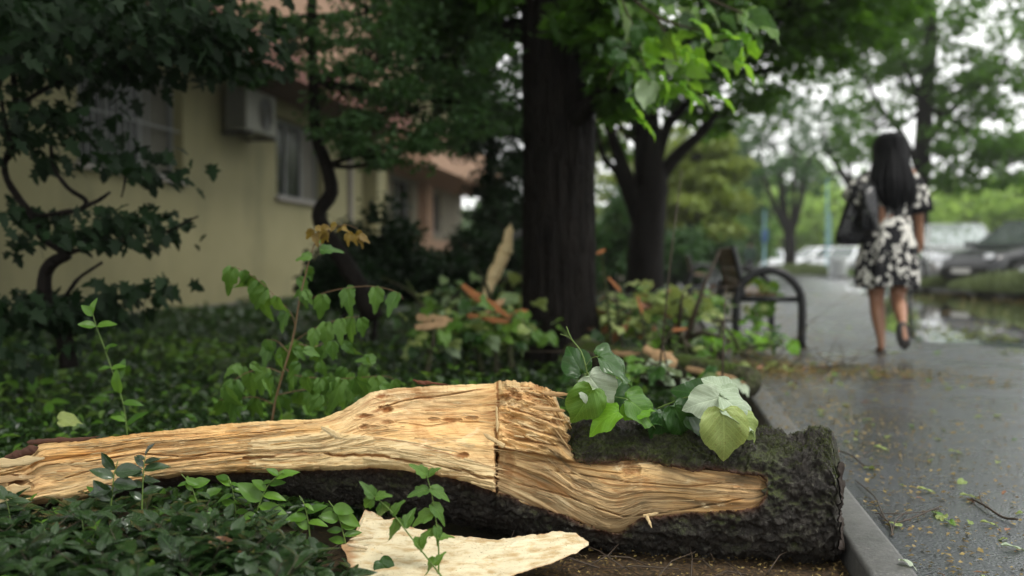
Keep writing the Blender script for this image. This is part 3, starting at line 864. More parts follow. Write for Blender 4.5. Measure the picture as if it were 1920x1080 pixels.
# --- pale slab of inner wood lying in front, under the log
t = NT('cream_inner_wood')
v = t.pos(); cr = t.noise(v, 9, 6, .6); fi = t.noise(v, 70, 5, .7, .4)
c = t.mix(cr, (.58, .49, .32), (.68, .61, .43))
mpx = t.noise(t.pos((6, 6, 60)), 3, 5, .65, .4)
c = t.mix(t.ramp(mpx, [(.36, .8), (.52, 0)]), c, (.40, .26, .11))
c = t.mix(t.ramp(t.noise(v, 5, 4, .6), [(.52, 0), (.7, .6)]), c, (.36, .27, .14))
c = t.mix(t.ramp(t.noise(v, 22, 5, .7), [(.60, 0), (.72, .55)]), c, (.58, .38, .15))
c = t.mix(t.ramp(t.noise(v, 170, 2, .5), [(.70, 0), (.73, .9)]), c, (.05, .03, .015))
c = t.mix(t.ramp(t.noise(v, 300, 2, .5), [(.66, 0), (.70, .8)]), c, (.12, .07, .03))
c = t.mix(t.attr('stain'), c, (.30, .13, .045))
M['cream'] = t.done(t.pr(c, t.math('MULTIPLY_ADD', fi, .3, .4), t.bump(t.math('ADD', cr, fi), .5, .004), spec=.35))
slab = empty('torn_wood_piece', V3(860, 1060, 2.2), 'cream inner wood piece with ragged torn edge half hidden under the log', 'wood piece')
us = np.linspace(640, 1104, 260)
stp = curve([(640,1022),(652,1016),(664,1000),(676,975),(684,956),(700,958),(722,974),(745,972),(770,988),(850,1004),(930,1012),(990,1003),(1050,996),(1080,1000),(1104,1018)], us, 4) + 2.5*fbm(us/9, 0*us, 0, 4, 3)
sbt = curve([(640,1026),(650,1040),(660,1110),(900,1110),(960,1080),(1040,1054),(1085,1034),(1104,1022)], us, 7) + 2*fbm(us/12, 0*us+5, 0, 3, 4)
Us, Sv = np.meshgrid(us, np.linspace(0, 1, 90), indexing='ij')
Ys = stp[:, None] + (sbt-stp)[:, None]*Sv
Ds = 2.42 - .0022*(Ys-960) + .012*fbm(Us/90, Ys/40, 0, 3, 7) - .002*fbm(Us/20, Ys/9, 0, 4, 8) + .03*np.clip((Us-980)/120, 0, 1)
Ds = Ds - .0022*fbm(Us/160+Ys/60, Ys/5+Us/40, 0, 4, 12) - .004*np.exp(-((Ys-stp[:, None]-9-5*vnoise(Us/25, 0, 0, 9))/4)**2)
sst = np.clip(1-Sv/.05, 0, 1)*np.clip(vnoise(Us/10, 2, 0, 4)+.4, 0, 1)*.7 + np.clip((Sv-.95)/.05, 0, 1)*.7
sst = np.maximum(sst, np.clip((672+6*vnoise(Ys/5, 1, 0, 4)-Us)/14, 0, 1)*.7)
Pf = at(Us, Ys, Ds); Pq = at(Us, Ys, Ds+.03)
nn = 260*90
Vs = np.concatenate([Pf.reshape(-1, 3), Pq.reshape(-1, 3)])
Fs = grid_faces(260, 90)
ring = np.concatenate([np.arange(0, 90), np.arange(1, 260)*90+89, (259*90+np.arange(88, -1, -1)), (np.arange(258, 0, -1)*90)])
r2 = np.roll(ring, -1)
Fr = np.stack([ring, r2, r2+nn, ring+nn], -1)
me = make_mesh('wood', Vs, [Fs, Fs[:, ::-1]+nn, Fr], attrs={'stain': np.concatenate([sst.ravel(), np.full(nn, .6)])})
o = link('wood', me, M['cream'], slab); o.matrix_parent_inverse = Matrix.Translation(-Vector(slab.location))
for a_ in [((700,1006,2.28),(655,1012,2.27),10,5), ((690,1028,2.25),(648,1020,2.25),9,6)]:
    o = splinter(a_[0], a_[1], a_[2], a_[3], .5, 5, mat='darkrind' if a_[0][0] > 1000 else 'cream', name='bark_strip' if a_[0][0] > 1000 else 'splinter', parent='none')
    o.parent = slab; o.matrix_parent_inverse = Matrix.Translation(-Vector(slab.location))
# ------------------------------------------------------------------ leaves
def blade_grid(nx, ny, width=.5, fold=.25, curl=.25, power=.8, tipy=.55):
    """ovate blade, length 1 along +Y, base at the origin, normal +Z"""
    xs = np.linspace(-1, 1, nx+1); ys = np.linspace(0, 1, ny+1)
    X, Y = np.meshgrid(xs, ys, indexing='ij')
    w = width*.5*(np.sin(np.pi*Y**power)**.8)
    w = np.maximum(w, .012)
    x = X*w; z = fold*np.abs(x) - curl*(Y**2)*.5 + .03*np.sin(Y*14)*np.abs(X)*width
    Vv = np.stack([x, Y, z], -1).reshape(-1, 3)
    uv = np.stack([.5+x, Y], -1).reshape(-1, 2)
    return Vv, [grid_faces(nx+1, ny+1)[:, ::-1]], uv
LEAF2 = (np.array([[0,0,0],[.26,.42,.06],[0,1,-.12],[-.26,.42,.06]]), [np.array([[0,1,2],[0,2,3]])], np.array([[.5,0],[.8,.4],[.5,1],[.2,.4]]))
LEAF4 = (np.array([[0,0,0],[.27,.35,.09],[.17,.72,.04],[0,1,-.14],[-.17,.72,.04],[-.27,.35,.09],[0,.5,0]]),
         [np.array([[0,1,6],[6,1,2],[6,2,3],[0,6,5],[6,4,5],[6,3,4]])[:, [0,1,2]]], np.array([[.5,0],[.77,.35],[.67,.72],[.5,1],[.33,.72],[.23,.35],[.5,.5]]))
LEAFG = blade_grid(2, 4, .52, .35, .35)
# lobed leaf, cheap, for sprays seen out of focus
_a = [(0,0),(.30,-.05),(.20,.22),(.52,.38),(.24,.52),(.22,.78),(0,1.05),(-.22,.78),(-.24,.52),(-.52,.38),(-.20,.22),(-.30,-.05)]
LOBED = (np.array([[x, y, .12*abs(x)-.15*y*y] for x, y in _a]+[[0,.45,-.03]]), [np.array([[12,(i+1)%12,i] for i in range(12)])[:, ::-1]], np.array([[.5+x,y] for x, y in _a]+[[.5,.45]]))

def frames(tip, nrm):
    tip = tip/np.linalg.norm(tip, axis=1)[:, None]
    nrm = nrm - tip*np.sum(nrm*tip, 1)[:, None]
    nrm /= np.linalg.norm(nrm, axis=1)[:, None]+1e-9
    side = np.cross(tip, nrm)
    return np.stack([side, tip, nrm], -1)

def scatter_arrays(tpl, pos, tip, nrm, size, rnd=None, aspect=None):
    Vt, Ft, uvt = tpl
    Rm = frames(tip, nrm)
    L = Vt[None]*np.asarray(size)[:, None, None]
    if aspect is not None: L[..., 0] *= aspect[:, None]
    W = np.einsum('nij,nvj->nvi', Rm, L)+pos[:, None]
    n, k = len(pos), len(Vt)
    F = [(f[None]+(np.arange(n)*k)[:, None, None]).reshape(-1, f.shape[1]) for f in Ft]
    if rnd is None: rnd = RNG.random(n)
    return W.reshape(-1, 3), F, np.tile(uvt, (n, 1)), np.repeat(rnd, k)

def leaves_obj(name, parts_, mat, parent=None, kind=None):
    V_, F_, U_, R_, n = [], [], [], [], 0
    for (a, b, c_, d_) in parts_:
        V_.append(a); F_ += [f+n for f in b]; U_.append(c_); R_.append(d_); n += len(a)
    me = make_mesh(name, np.concatenate(V_), F_, uv=np.concatenate(U_), attrs={'rnd': np.concatenate(R_)})
    o = link(name, me, mat, parent)
    if kind: o['kind'] = kind
    return o

def rand_dirs(n, up=0.0, spread=1.0):
    d = RNG.normal(0, 1, (n, 3))*spread; d[:, 2] += up
    return d/np.linalg.norm(d, axis=1)[:, None]

M['vinca'] = leaf_mat('periwinkle_leaf', (.007, .020, .006), (.024, .058, .011), under=(.04, .09, .035), rough=.2, transl=.14, veins=True, spec=.5, tcol=(.07, .16, .02), coat=.55)
M['cover'] = leaf_mat('ground_cover_leaf', (.009, .026, .007), (.040, .085, .016), under=(.03, .06, .02), rough=.28, transl=.22, spec=.5, tcol=(.08, .18, .02))
M['young'] = leaf_mat('young_leaf', (.05, .13, .015), (.13, .27, .03), under=(.12, .2, .05), rough=.4, transl=.4, tcol=(.25, .42, .03))
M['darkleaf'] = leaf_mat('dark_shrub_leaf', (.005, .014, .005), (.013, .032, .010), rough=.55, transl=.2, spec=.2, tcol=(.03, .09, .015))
M['midleaf'] = leaf_mat('tree_leaf', (.016, .05, .016), (.05, .11, .03), rough=.5, transl=.34, spec=.3, tcol=(.08, .2, .02))
M['linden'] = leaf_mat('linden_crown_leaf', (.028, .075, .012), (.075, .17, .024), rough=.5, transl=.5, spec=.3, tcol=(.20, .42, .03))
M['airyleaf'] = leaf_mat('airy_tree_leaf', (.035, .08, .028), (.085, .16, .06), rough=.45, transl=.45, spec=.35, tcol=(.18, .36, .08))
M['yellowleaf'] = leaf_mat('olive_leaf', (.12, .18, .03), (.27, .34, .08), rough=.5, transl=.4, tcol=(.35, .42, .05))
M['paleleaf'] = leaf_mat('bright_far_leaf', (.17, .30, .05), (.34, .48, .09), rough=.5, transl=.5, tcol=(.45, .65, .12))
M['wilted'] = leaf_mat('wilted_linden_leaf', (.07, .13, .025), (.22, .27, .08), under=(.28, .33, .17), rough=.45, transl=.3, tcol=(.3, .38, .06))
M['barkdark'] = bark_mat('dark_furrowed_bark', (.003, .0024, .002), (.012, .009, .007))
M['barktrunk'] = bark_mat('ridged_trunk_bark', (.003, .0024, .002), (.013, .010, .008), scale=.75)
M['greenstem'] = simple('green_stem', (.10, .16, .03), .5, .2, 30)
M['twig'] = simple('twig_bark', (.045, .030, .018), .6, .4, 40, .4)
M['barkmoss'] = bark_mat('mossy_fallen_bark', (.02, .018, .012), (.08, .07, .05), moss=.8, fis=False)

# ------------------------------------------------------------------ ground cover
def cover_height(x, y):
    return .07 + .05*fbm(x*2.1, y*2.1, 0, 3, 44) + .03*fbm(x*6, y*6, 0, 2, 45)
def scatter_cover(n, y0, y1, x0, x1, size, tpl, keep, hmul=1.0, name='ground_cover', mat='cover'):
    X = RNG.uniform(x0, x1, n); Y = RNG.uniform(y0, y1, n)
    k = keep(X, Y); X, Y = X[k], Y[k]
    zb = bedz(X, Y); hh = cover_height(X, Y)*hmul
    u_ = RNG.random(len(X))**.45
    Z = zb + hh*u_ + .012
    pos = np.stack([X, Y, Z], 1)
    tip = rand_dirs(len(X)); tip[:, 2] = tip[:, 2]*.45+.1
    nrm = rand_dirs(len(X), 1.7)
    return scatter_arrays(tpl, pos, tip, nrm, RNG.uniform(.6, 1.25, len(X))*size)
fw = np.array([_F[0], _F[1]])/np.hypot(_F[0], _F[1]); rt = np.array([_R[0], _R[1]])
def dl(X, Y):            # depth and sideways offset from the camera
    return X*fw[0]+Y*fw[1], X*rt[0]+Y*rt[1]
def pxs(X, Y):
    d, l = dl(X, Y); return 960 + FPX*l/d, d
def keep_near(X, Y):
    px, d = pxs(X, Y)
    edge = .30 + .12*fbm(X*3, Y*2, 0, 3, 71)
    return (d > 2.72) & (px > -260) & (X < edge) & ~((np.hypot(X+.1, Y-6.72) < .33))
def keep_far(X, Y):
    px, d = pxs(X, Y)
    return (px > -200) & (X < .34+.1*vnoise(Y*2, 1, 0, 3))
pr_ = [scatter_cover(52000, 2.6, 5.2, -3.6, .46, .042, LEAF4, keep_near, 1.1),
       scatter_cover(52000, 5.2, 10, -6.3, .46, .055, LEAF4, keep_near, 1.3),
       scatter_cover(30000, 10, 30, -6.3, .46, .12, LEAF2, keep_far, 1.6)]
gc = leaves_obj('ground_cover', pr_, M['cover'], kind='stuff')
pr_ = [scatter_cover(2600, 2.6, 8, -5, .4, .06, LEAF4, keep_near, 1.9)]
leaves_obj('young_ground_leaves', pr_, M['young'], kind='stuff')

# shoots with paired leaves in front of the log
def shoots(n, region, hfun, leafsize, seed, npair=(3, 6)):
    r = np.random.default_rng(seed)
    pos, tip, nrm, size = [], [], [], []
    stems = MB()
    for _ in range(n):
        px, d = region(r)
        g = foot(px, d); g.z = float(bedz(np.array([g.x]), np.array([g.y]))[0])
        H = hfun(px, d)*r.uniform(.5, 1.22)
        lean = np.array([r.normal(0, .45), r.normal(0, .45)])*H
        p0 = np.array(g); p2 = p0+np.array([lean[0], lean[1], H]); p1 = p0+np.array([lean[0]*.2, lean[1]*.2, H*.6])
        ts = np.linspace(0, 1, 5)[:, None]
        P_ = (1-ts)**2*p0+2*(1-ts)*ts*p1+ts**2*p2
        stems.tube(P_, np.linspace(.0016, .0008, 5), 4, cap=False)
        m = r.integers(*npair); az = r.uniform(0, 6.28)
        for k in range(m):
            t_ = .35+.65*(k+1)/m
            c_ = (1-t_)**2*p0+2*(1-t_)*t_*p1+t_**2*p2
            for sgn in (0, np.pi):
                a_ = az+sgn+r.normal(0, .25)
                e = r.normal(.25 if t_ < .9 else .7, .3)
                tp = np.array([math.cos(a_), math.sin(a_), e])
                pos.append(c_); tip.append(tp); nrm.append(np.array([-tp[0]*e*.8, -tp[1]*e*.8, 1])+r.normal(0, .25, 3))
                size.append(leafsize*r.uniform(.55, 1.2)*(1 if t_ < .9 else .6))
            az += 1.57
    return stems, scatter_arrays(LEAFG, np.array(pos), np.array(tip), np.array(nrm), np.array(size), r.random(len(pos)))
def reg_front(r):
    while True:
        px, d = r.uniform(-260, 720), r.uniform(1.15, 2.33)
        if px > 470 and d > 2.05 and r.random() < .7: continue
        if px > 600 and d < 2.30 and d > 1.75: continue
        if px > 640 - (2.4-d)*120: continue
        return px, d
def h_front(px, d):
    if px < 460: h = .165 if d < 2.1 else .16
    else: h = .15-.06*min(1, (px-460)/170)
    if d < 1.5: h *= .8
    return h
stems, arr = shoots(820, reg_front, h_front, .074, 5)
o = leaves_obj('periwinkle', [arr], M['vinca'], kind='stuff')
_s2, arr = shoots(90, reg_front, h_front, .045, 15, (2, 4))
leaves_obj('young_periwinkle', [arr], M['young'], kind='stuff'); _s2.build('young_periwinkle_stems', M['greenstem'])['kind'] = 'stuff'
stems.build('periwinkle_stems', M['twig'])['kind'] = 'stuff'
def reg_low(r):
    while True:
        px, d = r.uniform(-300, 1010), r.uniform(1.3, 2.36)
        if px > 690 and d > 2.1 and r.random() < .8: continue
        return px, d
_st, arr = shoots(420, reg_low, lambda px, d: .07 if px < 640 else .035, .04, 6, (2, 4))
leaves_obj('periwinkle', [arr], M['vinca'], kind='stuff')
# leaves between the log and its shade, low on the right side behind the log
# twigs and straw in the shade
tw = MB()
for k in range(150):
    px = random.uniform(-50, 1500); d = random.uniform(1.9, 2.5)
    g = foot(px, d); z = float(bedz(np.array([g.x]), np.array([g.y]))[0])
    a = random.uniform(0, 6.28); L = random.uniform(.05, .22)
    p0 = Vector((g.x, g.y, z+random.uniform(.005, .02))); p1 = p0+Vector((math.cos(a)*L, math.sin(a)*L, random.uniform(-.0, .05)))
    pm = (p0+p1)/2+Vector((random.gauss(0, .012), random.gauss(0, .012), .008))
    tw.tube([p0, pm, p1], [.0022, .0018, .001], 4)
tw.build('dead_twig_litter', M['twig'])['kind'] = 'stuff'

# ------------------------------------------------------------------ larger single leaves
def heart(seed, nr=7, na=46, droop=.35, wave=.06, fold=.12):
    r = np.random.default_rng(seed)
    th = np.linspace(-np.pi, np.pi, na, endpoint=False)         # 0 = towards the tip
    base = .5*(1+.10*np.cos(th))*(1.02-.42*np.exp(-((np.abs(th)-np.pi)/.34)**2)) + .20*np.exp(-(th/.20)**2)
    teeth = .012*np.abs(((th*na/ (2*np.pi))*1.0) % 2-1)+.012*r.random(na)
    rad = base+teeth
    rho = np.linspace(0, 1, nr)**.9
    T_, Rr = np.meshgrid(th, rho, indexing='ij')
    x = np.sin(T_)*rad[:, None]*Rr*.98
    y = .40+np.cos(T_)*rad[:, None]*Rr - .32*(1-Rr)
    y = y-(.40-.32)
    z = fold*np.abs(x)-droop*(y-.1)**2+wave*np.sin(x*9+seed)*np.cos(y*7+seed)*Rr - .012*np.cos(T_*9)*Rr
    Vv = np.stack([x, y, z], -1)
    c0 = Vv[:, 0].mean(0)
    Vv = Vv[:, 1:]
    n = nr-1
    V2 = np.vstack([Vv.reshape(-1, 3), c0[None]])
    i = np.arange(na)[:, None]; j = np.arange(n-1)[None]
    F = np.stack([i*n+j, i*n+j+1, ((i+1) % na)*n+j+1, ((i+1) % na)*n+j], -1).reshape(-1, 4)
    T3 = np.array([[na*n, i_*n, ((i_+1) % na)*n] for i_ in range(na)])
    uv = np.stack([V2[:, 0]+.5, V2[:, 1]], -1)
    return V2, [F[:, ::-1], T3[:, ::-1]], uv
def heart_mesh(seed, **k):
    V_, F_, U_ = heart(seed, **k)
    return make_mesh('leaf', V_, F_, uv=U_)
def maple(seed, droop=.45):
    r = np.random.default_rng(seed)
    th = np.linspace(-np.pi, np.pi, 48, endpoint=False)
    rad = .34+.10*np.cos(th)
    for a, w, h in [(0, .30, .34), (.8, .20, .10), (-.8, .20, .10), (1.5, .25, .05), (-1.5, .25, .05)]:
        rad = rad+h*np.exp(-((th-a)/w)**2)
    rad = rad*(1+.10*np.abs(((np.arange(48))) % 2-.5)) * (1-.35*np.exp(-((np.abs(th)-np.pi)/.35)**2))
    rho = np.linspace(0, 1, 5)
    T_, Rr = np.meshgrid(th, rho, indexing='ij')
    x = .8*np.sin(T_)*rad[:, None]*Rr; y = .30+np.cos(T_)*rad[:, None]*Rr-.2*(1-Rr); y -= .1
    z = .22*np.abs(x)-droop*y*y+.03*np.sin(x*16)*np.cos(y*12+seed)
    Vv = np.stack([x, y, z], -1); c0 = Vv[:, 0].mean(0); Vv = Vv[:, 1:]; n = 4; na = 48
    V2 = np.vstack([Vv.reshape(-1, 3), c0[None]])
    i = np.arange(na)[:, None]; j = np.arange(n-1)[None]
    F = np.stack([i*n+j, i*n+j+1, ((i+1) % na)*n+j+1, ((i+1) % na)*n+j], -1).reshape(-1, 4)
    T3 = np.array([[na*n, q*n, ((q+1) % na)*n] for q in range(na)])
    return V2, [F[:, ::-1], T3[:, ::-1]], np.stack([V2[:, 0]+.5, V2[:, 1]], -1)
LM = {}
M['lindenleaf'] = leaf_mat('linden_leaf_green', (.05, .14, .012), (.13, .24, .03), under=(.34, .44, .26), rough=.38, transl=.3, veins=True, big=True, tcol=(.28, .45, .03))
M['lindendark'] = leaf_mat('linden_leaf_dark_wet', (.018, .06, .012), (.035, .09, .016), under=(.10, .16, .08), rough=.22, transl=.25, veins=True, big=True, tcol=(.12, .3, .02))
M['lindenpale'] = leaf_mat('linden_leaf_pale_underside', (.30, .38, .25), (.42, .48, .36), under=(.30, .38, .25), rough=.5, transl=.22, veins=True, big=True, tcol=(.4, .5, .15))
M['lindenturn'] = leaf_mat('linden_leaf_turning', (.22, .31, .085), (.30, .36, .11), under=(.26, .33, .11), rough=.45, transl=.25, veins=True, big=True, tcol=(.45, .5, .08), spots=.8)
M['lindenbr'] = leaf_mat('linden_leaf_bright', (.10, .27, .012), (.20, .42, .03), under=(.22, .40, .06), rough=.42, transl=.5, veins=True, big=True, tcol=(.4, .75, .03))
M['sapleaf'] = leaf_mat('ash_maple_leaf', (.035, .10, .014), (.10, .20, .028), under=(.12, .19, .06), rough=.45, transl=.35, veins=True, big=True, tcol=(.20, .34, .03))
M['redleaf'] = leaf_mat('young_red_leaf', (.16, .10, .02), (.26, .18, .035), rough=.5, transl=.4, big=True, tcol=(.4, .28, .04))
M['browndry'] = leaf_mat('dry_brown_leaf', (.20, .08, .035), (.32, .15, .07), rough=.5, transl=.15, big=True, tcol=(.4, .2, .06))
M['redstem'] = simple('reddish_stem', (.12, .07, .03), .5, .3, 30)
for k in range(5):
    for nm in ('lindenleaf', 'lindendark', 'lindenpale', 'lindenturn', 'lindenbr'):
        me = heart_mesh(k+3, droop=[.3, .5, .2, .6, .4][k], wave=.10); me.materials.append(M[nm]); LM[nm, k] = me
    for nm in ('sapleaf', 'redleaf'):
        V_, F_, U_ = maple(k+1, [.4, .7, .3, .9, .5][k]); me = make_mesh('leaf', V_, F_, uv=U_); me.materials.append(M[nm]); LM[nm, k] = me
    V_, F_, U_ = blade_grid(4, 8, [.5, .42, .6, .5, .46][k], .35, [.3, .6, .1, .5, .8][k]); 
    for nm in ('young', 'vinca', 'browndry'):
        me = make_mesh('leaf', V_, F_, uv=U_, attrs={'rnd': np.full(len(V_), k/4)}); me.materials.append(M[nm]); LM[nm, k] = me

def put_leaf(parent, kind, pos, tip, nrm, size, var=None, name='leaf'):
    me = LM[kind, var if var is not None else random.randrange(5)]
    o = link(name, me, None, parent)
    tip = Vector(tip).normalized(); nrm = Vector(nrm); nrm = (nrm-tip*nrm.dot(tip)).normalized(); side = tip.cross(nrm)
    Mx = Matrix((( side.x, tip.x, nrm.x, 0), (side.y, tip.y, nrm.y, 0), (side.z, tip.z, nrm.z, 0), (0, 0, 0, 1)))
    base = Vector(pos) - (Vector(parent.location) if parent is not None else Vector())
    o.matrix_local = Matrix.Translation(base) @ Mx @ Matrix.Scale(size, 4)
    return o
RV, FV, UV3 = Vector(_R), Vector(_F), Vector(_U)
def img_dir(dx, dy, dd=0.0):
    """direction: right in the photo, up in the photo, away"""
    return RV*dx+UV3*dy+FV*dd
def stem_part(parent, pts, r, mat, name='stem', k=6):
    off = np.array(parent.location)
    mb = MB().tube(smooth_path([np.array(p)-off for p in pts], 16), r if np.isscalar(r) else None, k) if np.isscalar(r) else None
    if mb is None:
        P_ = smooth_path([np.array(p)-off for p in pts], 16)
        mb = MB().tube(P_, np.linspace(r[0], r[1], len(P_)), k)
    return mb.build(name, mat, parent)

# --- linden twigs on the log
tw1 = empty('leafy_twig', V3(1150, 790, 2.52), 'leafy linden twig with dark wet upper leaf standing on the log', 'leafy twig')
stem_part(tw1, [V3(1062,612,2.50), V3(1072,636,2.50), V3(1090,660,2.50), V3(1101,700,2.49), V3(1100,742,2.5), V3(1118,790,2.52)], (.0012, .0024), M['greenstem'])
stem_part(tw1, [V3(1050,626,2.5), V3(1066,632,2.5), V3(1074,640,2.5)], .001, M['greenstem'])
def petiole(par, a, b): stem_part(par, [a, (Vector(a)+Vector(b))/2+Vector((0, 0, .008)), b], .0011, M['greenstem'], 'petiole', 5)
for (px, py, d, sz, ang, kind, tl, fac, var) in [
    # base pixel, size m, direction angle in the picture (0 = right, 90 = up), tilt away, facing
    (1122, 668, 2.47, .115, -28, 'lindendark', .25, (.1, .85, -.6), 0),
    (1104, 704, 2.44, .098, -52, 'lindenpale', .0, (-.2, .35, -1), 1),
    (1112, 728, 2.43, .098, -118, 'lindenleaf', .05, (.3, .4, -1), 4),
    (1176, 748, 2.46, .104, -35, 'lindenleaf', .15, (0, .75, -.7), 0),
    (1160, 772, 2.43, .080, -160, 'lindenbr', .0, (0, .8, -.6), 3),
    (1170, 780, 2.47, .075, 20, 'lindenbr', .1, (.1, .9, -.4), 2),
    (1210, 780, 2.52, .085, -10, 'lindendark', .2, (0, .8, -.5), 4),
    (1140, 760, 2.55, .085, 60, 'lindendark', .2, (-.3, .5, -.9), 2),
    (1092, 700, 2.56, .080, 120, 'lindendark', .3, (-.3, .4, -.9), 2)]:
    a = D2R(ang)
    put_leaf(tw1, kind, V3(px, py, d), img_dir(math.cos(a), math.sin(a), tl), img_dir(*fac), sz, var)
for a_, b_ in [((1097,688,2.49),(1122,668,2.47)), ((1101,706,2.49),(1104,704,2.44)), ((1100,725,2.49),(1112,728,2.43)), ((1102,750,2.5),(1176,748,2.46)), ((1110,775,2.5),(1170,780,2.47))]:
    petiole(tw1, V3(*a_), V3(*b_))
tw2 = empty('leafy_twig', V3(1330, 795, 2.52), 'leafy linden twig with pale white undersides drooping over the mossy end of the log', 'leafy twig')
stem_part(tw2, [V3(1228,768,2.56), V3(1262,754,2.54), V3(1292,744,2.50), V3(1330,742,2.47), V3(1352,750,2.45)], (.0022, .0014), M['greenstem'])
for (px, py, d, sz, ang, kind, tl, fac, var) in [
    (1356, 768, 2.39, .116, -88, 'lindenturn', -.12, (-.1, .25, -1), 1),
    (1352, 742, 2.43, .125, -38, 'lindenpale', .0, (.1, .85, -.55), 0),
    (1348, 746, 2.42, .085, 196, 'lindenpale', .05, (-.2, .35, -1), 2),
    (1372, 742, 2.46, .075, 138, 'lindenpale', .1, (0, .9, -.5), 0),
    (1300, 745, 2.46, .080, -8, 'lindenleaf', .05, (0, .9, -.3), 3),
    (1392, 780, 2.44, .070, -50, 'lindenturn', .0, (.3, .6, -.7), 4),
    (1262, 760, 2.50, .090, -60, 'lindendark', .1, (0, .5, -.9), 4),
    (1290, 775, 2.52, .090, -25, 'lindendark', .1, (0, .5, -.9), 1),
    (1238, 775, 2.50, .085, -80, 'lindendark', .0, (.2, .5, -.9), 3),
    (1330, 752, 2.50, .090, 150, 'lindendark', .2, (0, .5, -.8), 3)]:
    a = D2R(ang)
    put_leaf(tw2, kind, V3(px, py, d), img_dir(math.cos(a), math.sin(a), tl), img_dir(*fac), sz, var)
for a_, b_ in [((1300,744,2.49),(1346,738,2.43)), ((1352,750,2.45),(1356,768,2.39)), ((1332,742,2.47),(1350,748,2.42)), ((1352,750,2.45),(1392,780,2.44))]:
    petiole(tw2, V3(*a_), V3(*b_))

# --- the tall ash-leaved sapling
sap = empty('maple_sapling', foot(512, 3.35, .0), 'tall thin maple sapling with lime green leaves and brownish young tip behind the log', 'sapling')
D0 = 3.35
def V0(px, py, dd=0): return V3(px, py, D0+dd)
stem_part(sap, [V0(508, 800), V0(520, 735), V0(548, 640), V0(562, 560), V0(582, 480), V0(597, 440)], (.0045, .002), M['redstem'])
branches = [
 ([(553,612),(546,588),(520,560),(490,530),(455,507),(432,500)], .0, [(470,516,70),(436,500,60),(455,507,40),(500,540,62),(520,556,66),(540,580,60),(486,527,90)]),
 ([(566,572),(600,552),(650,540),(700,537),(745,548),(756,562)], -.1, [(604,552,60),(652,541,62),(665,541,52),(703,538,62),(746,549,58)]),
 ([(552,640),(590,615),(640,598),(672,594)], -.15, [(612,604,66),(640,598,58),(660,594,64),(676,596,50),(590,616,46)]),
 ([(560,645),(590,650),(610,640)], .1, [(590,650,60),(560,640,70)]),
 ([(590,460),(620,430),(650,422),(672,430)], .0, []),
 ([(533,690),(560,705),(640,710),(720,705),(745,718)], -.2, [(575,706,62),(600,708,66),(640,710,78),(665,708,70),(705,706,72),(738,712,50),(620,709,50)]),
 ([(530,700),(500,690),(460,700),(430,720)], -.1, [(500,690,66),(470,698,70),(440,712,74),(420,726,60)]),
 ([(540,660),(520,640),(500,636)], .05, [(512,640,70),(530,650,80),(500,636,46)]),
 ([(522,740),(580,730),(640,738),(690,730)], .15, [(560,735,66),(600,732,70),(650,738,66),(690,730,60)]),
 ([(516,760),(480,745),(440,748),(410,750)], .1, [(480,745,60),(450,748,66),(420,750,56)])]
for pts, dd, lv in branches:
    n_ = len(pts)
    stem_part(sap, [V0(x, y, dd*i_/n_) for i_, (x, y) in enumerate(pts)], (.0018, .0009), M['redstem'], 'branch', 5)
    for (x, y, s_) in lv:
        a = random.gauss(-95, 22); f = i_ = 0
        put_leaf(sap, 'sapleaf', V0(x, y, dd*.7+random.uniform(-.04, .04)), img_dir(math.cos(D2R(a)), math.sin(D2R(a)), random.uniform(-.4, .4)),
                 img_dir(random.gauss(0, .5), random.uniform(.3, .9), -1), s_*.80*D0/FPX)
for k in range(11):
    x, y = random.choice([(590,455),(575,500),(560,520),(600,470),(585,480),(570,545)]); a = random.gauss(-90, 50)
    put_leaf(sap, 'sapleaf', V0(x, y, random.uniform(-.05, .05)), img_dir(math.cos(D2R(a)), math.sin(D2R(a)), random.uniform(-.4, .4)), img_dir(random.gauss(0, .5), .6, -1), random.uniform(.04, .06))
for k in range(50):
    x = random.uniform(425, 735); y = random.uniform(655, 765)-20*math.sin((x-425)/310*3.1); a = random.gauss(-90, 30)
    put_leaf(sap, 'sapleaf', V0(x, y, random.uniform(-.25, .25)), img_dir(math.cos(D2R(a)), math.sin(D2R(a)), random.uniform(-.4, .4)), img_dir(random.gauss(0, .5), .7, -1), random.uniform(.04, .075))
for k in range(22):
    f = random.random(); x, y = 585+f*95, 436-14*math.sin(f*3)+random.uniform(-8, 8)+8*f; a = random.gauss(-75, 45)
    put_leaf(sap, 'redleaf', V0(x, y, random.uniform(-.04, .04)), img_dir(math.cos(D2R(a)), math.sin(D2R(a)), random.uniform(-.3, .3)), img_dir(random.gauss(0, .6), .5, -1), random.uniform(.02, .045))

# --- thin upright shoots
def sprig(name, label, pts, d, lv, leafkind, mat, rad=(.0022, .001), nrmz=.8):
    e = empty(name, V3(pts[0][0], pts[0][1], d), label, 'plant')
    stem_part(e, [V3(x, y, d) for x, y in pts], rad, mat)
    for (x, y, ang, s_) in lv:
        a = D2R(ang)
        put_leaf(e, leafkind, V3(x, y, d), img_dir(math.cos(a), math.sin(a), random.uniform(-.5, .3)), img_dir(random.gauss(0, .25)-math.sin(a)*.5, nrmz, -.7), s_*d/FPX*(.72 if leafkind == 'sapleaf' else .95))
    return e
sprig('plant_shoot', 'thin upright green shoot with paired leaves behind the pale left limb of the log', [(240,830),(232,760),(212,700),(195,650),(180,610),(172,580)], 3.0,
      [(172,590,80,34),(174,592,130,30),(180,612,170,34),(182,612,15,38),(196,655,30,30),(200,662,60,26),(208,690,175,26),(208,692,20,30),(222,715,80,46),(226,738,100,50),(230,756,5,40),(236,800,40,50),(236,790,150,30)], 'young', M['greenstem'])
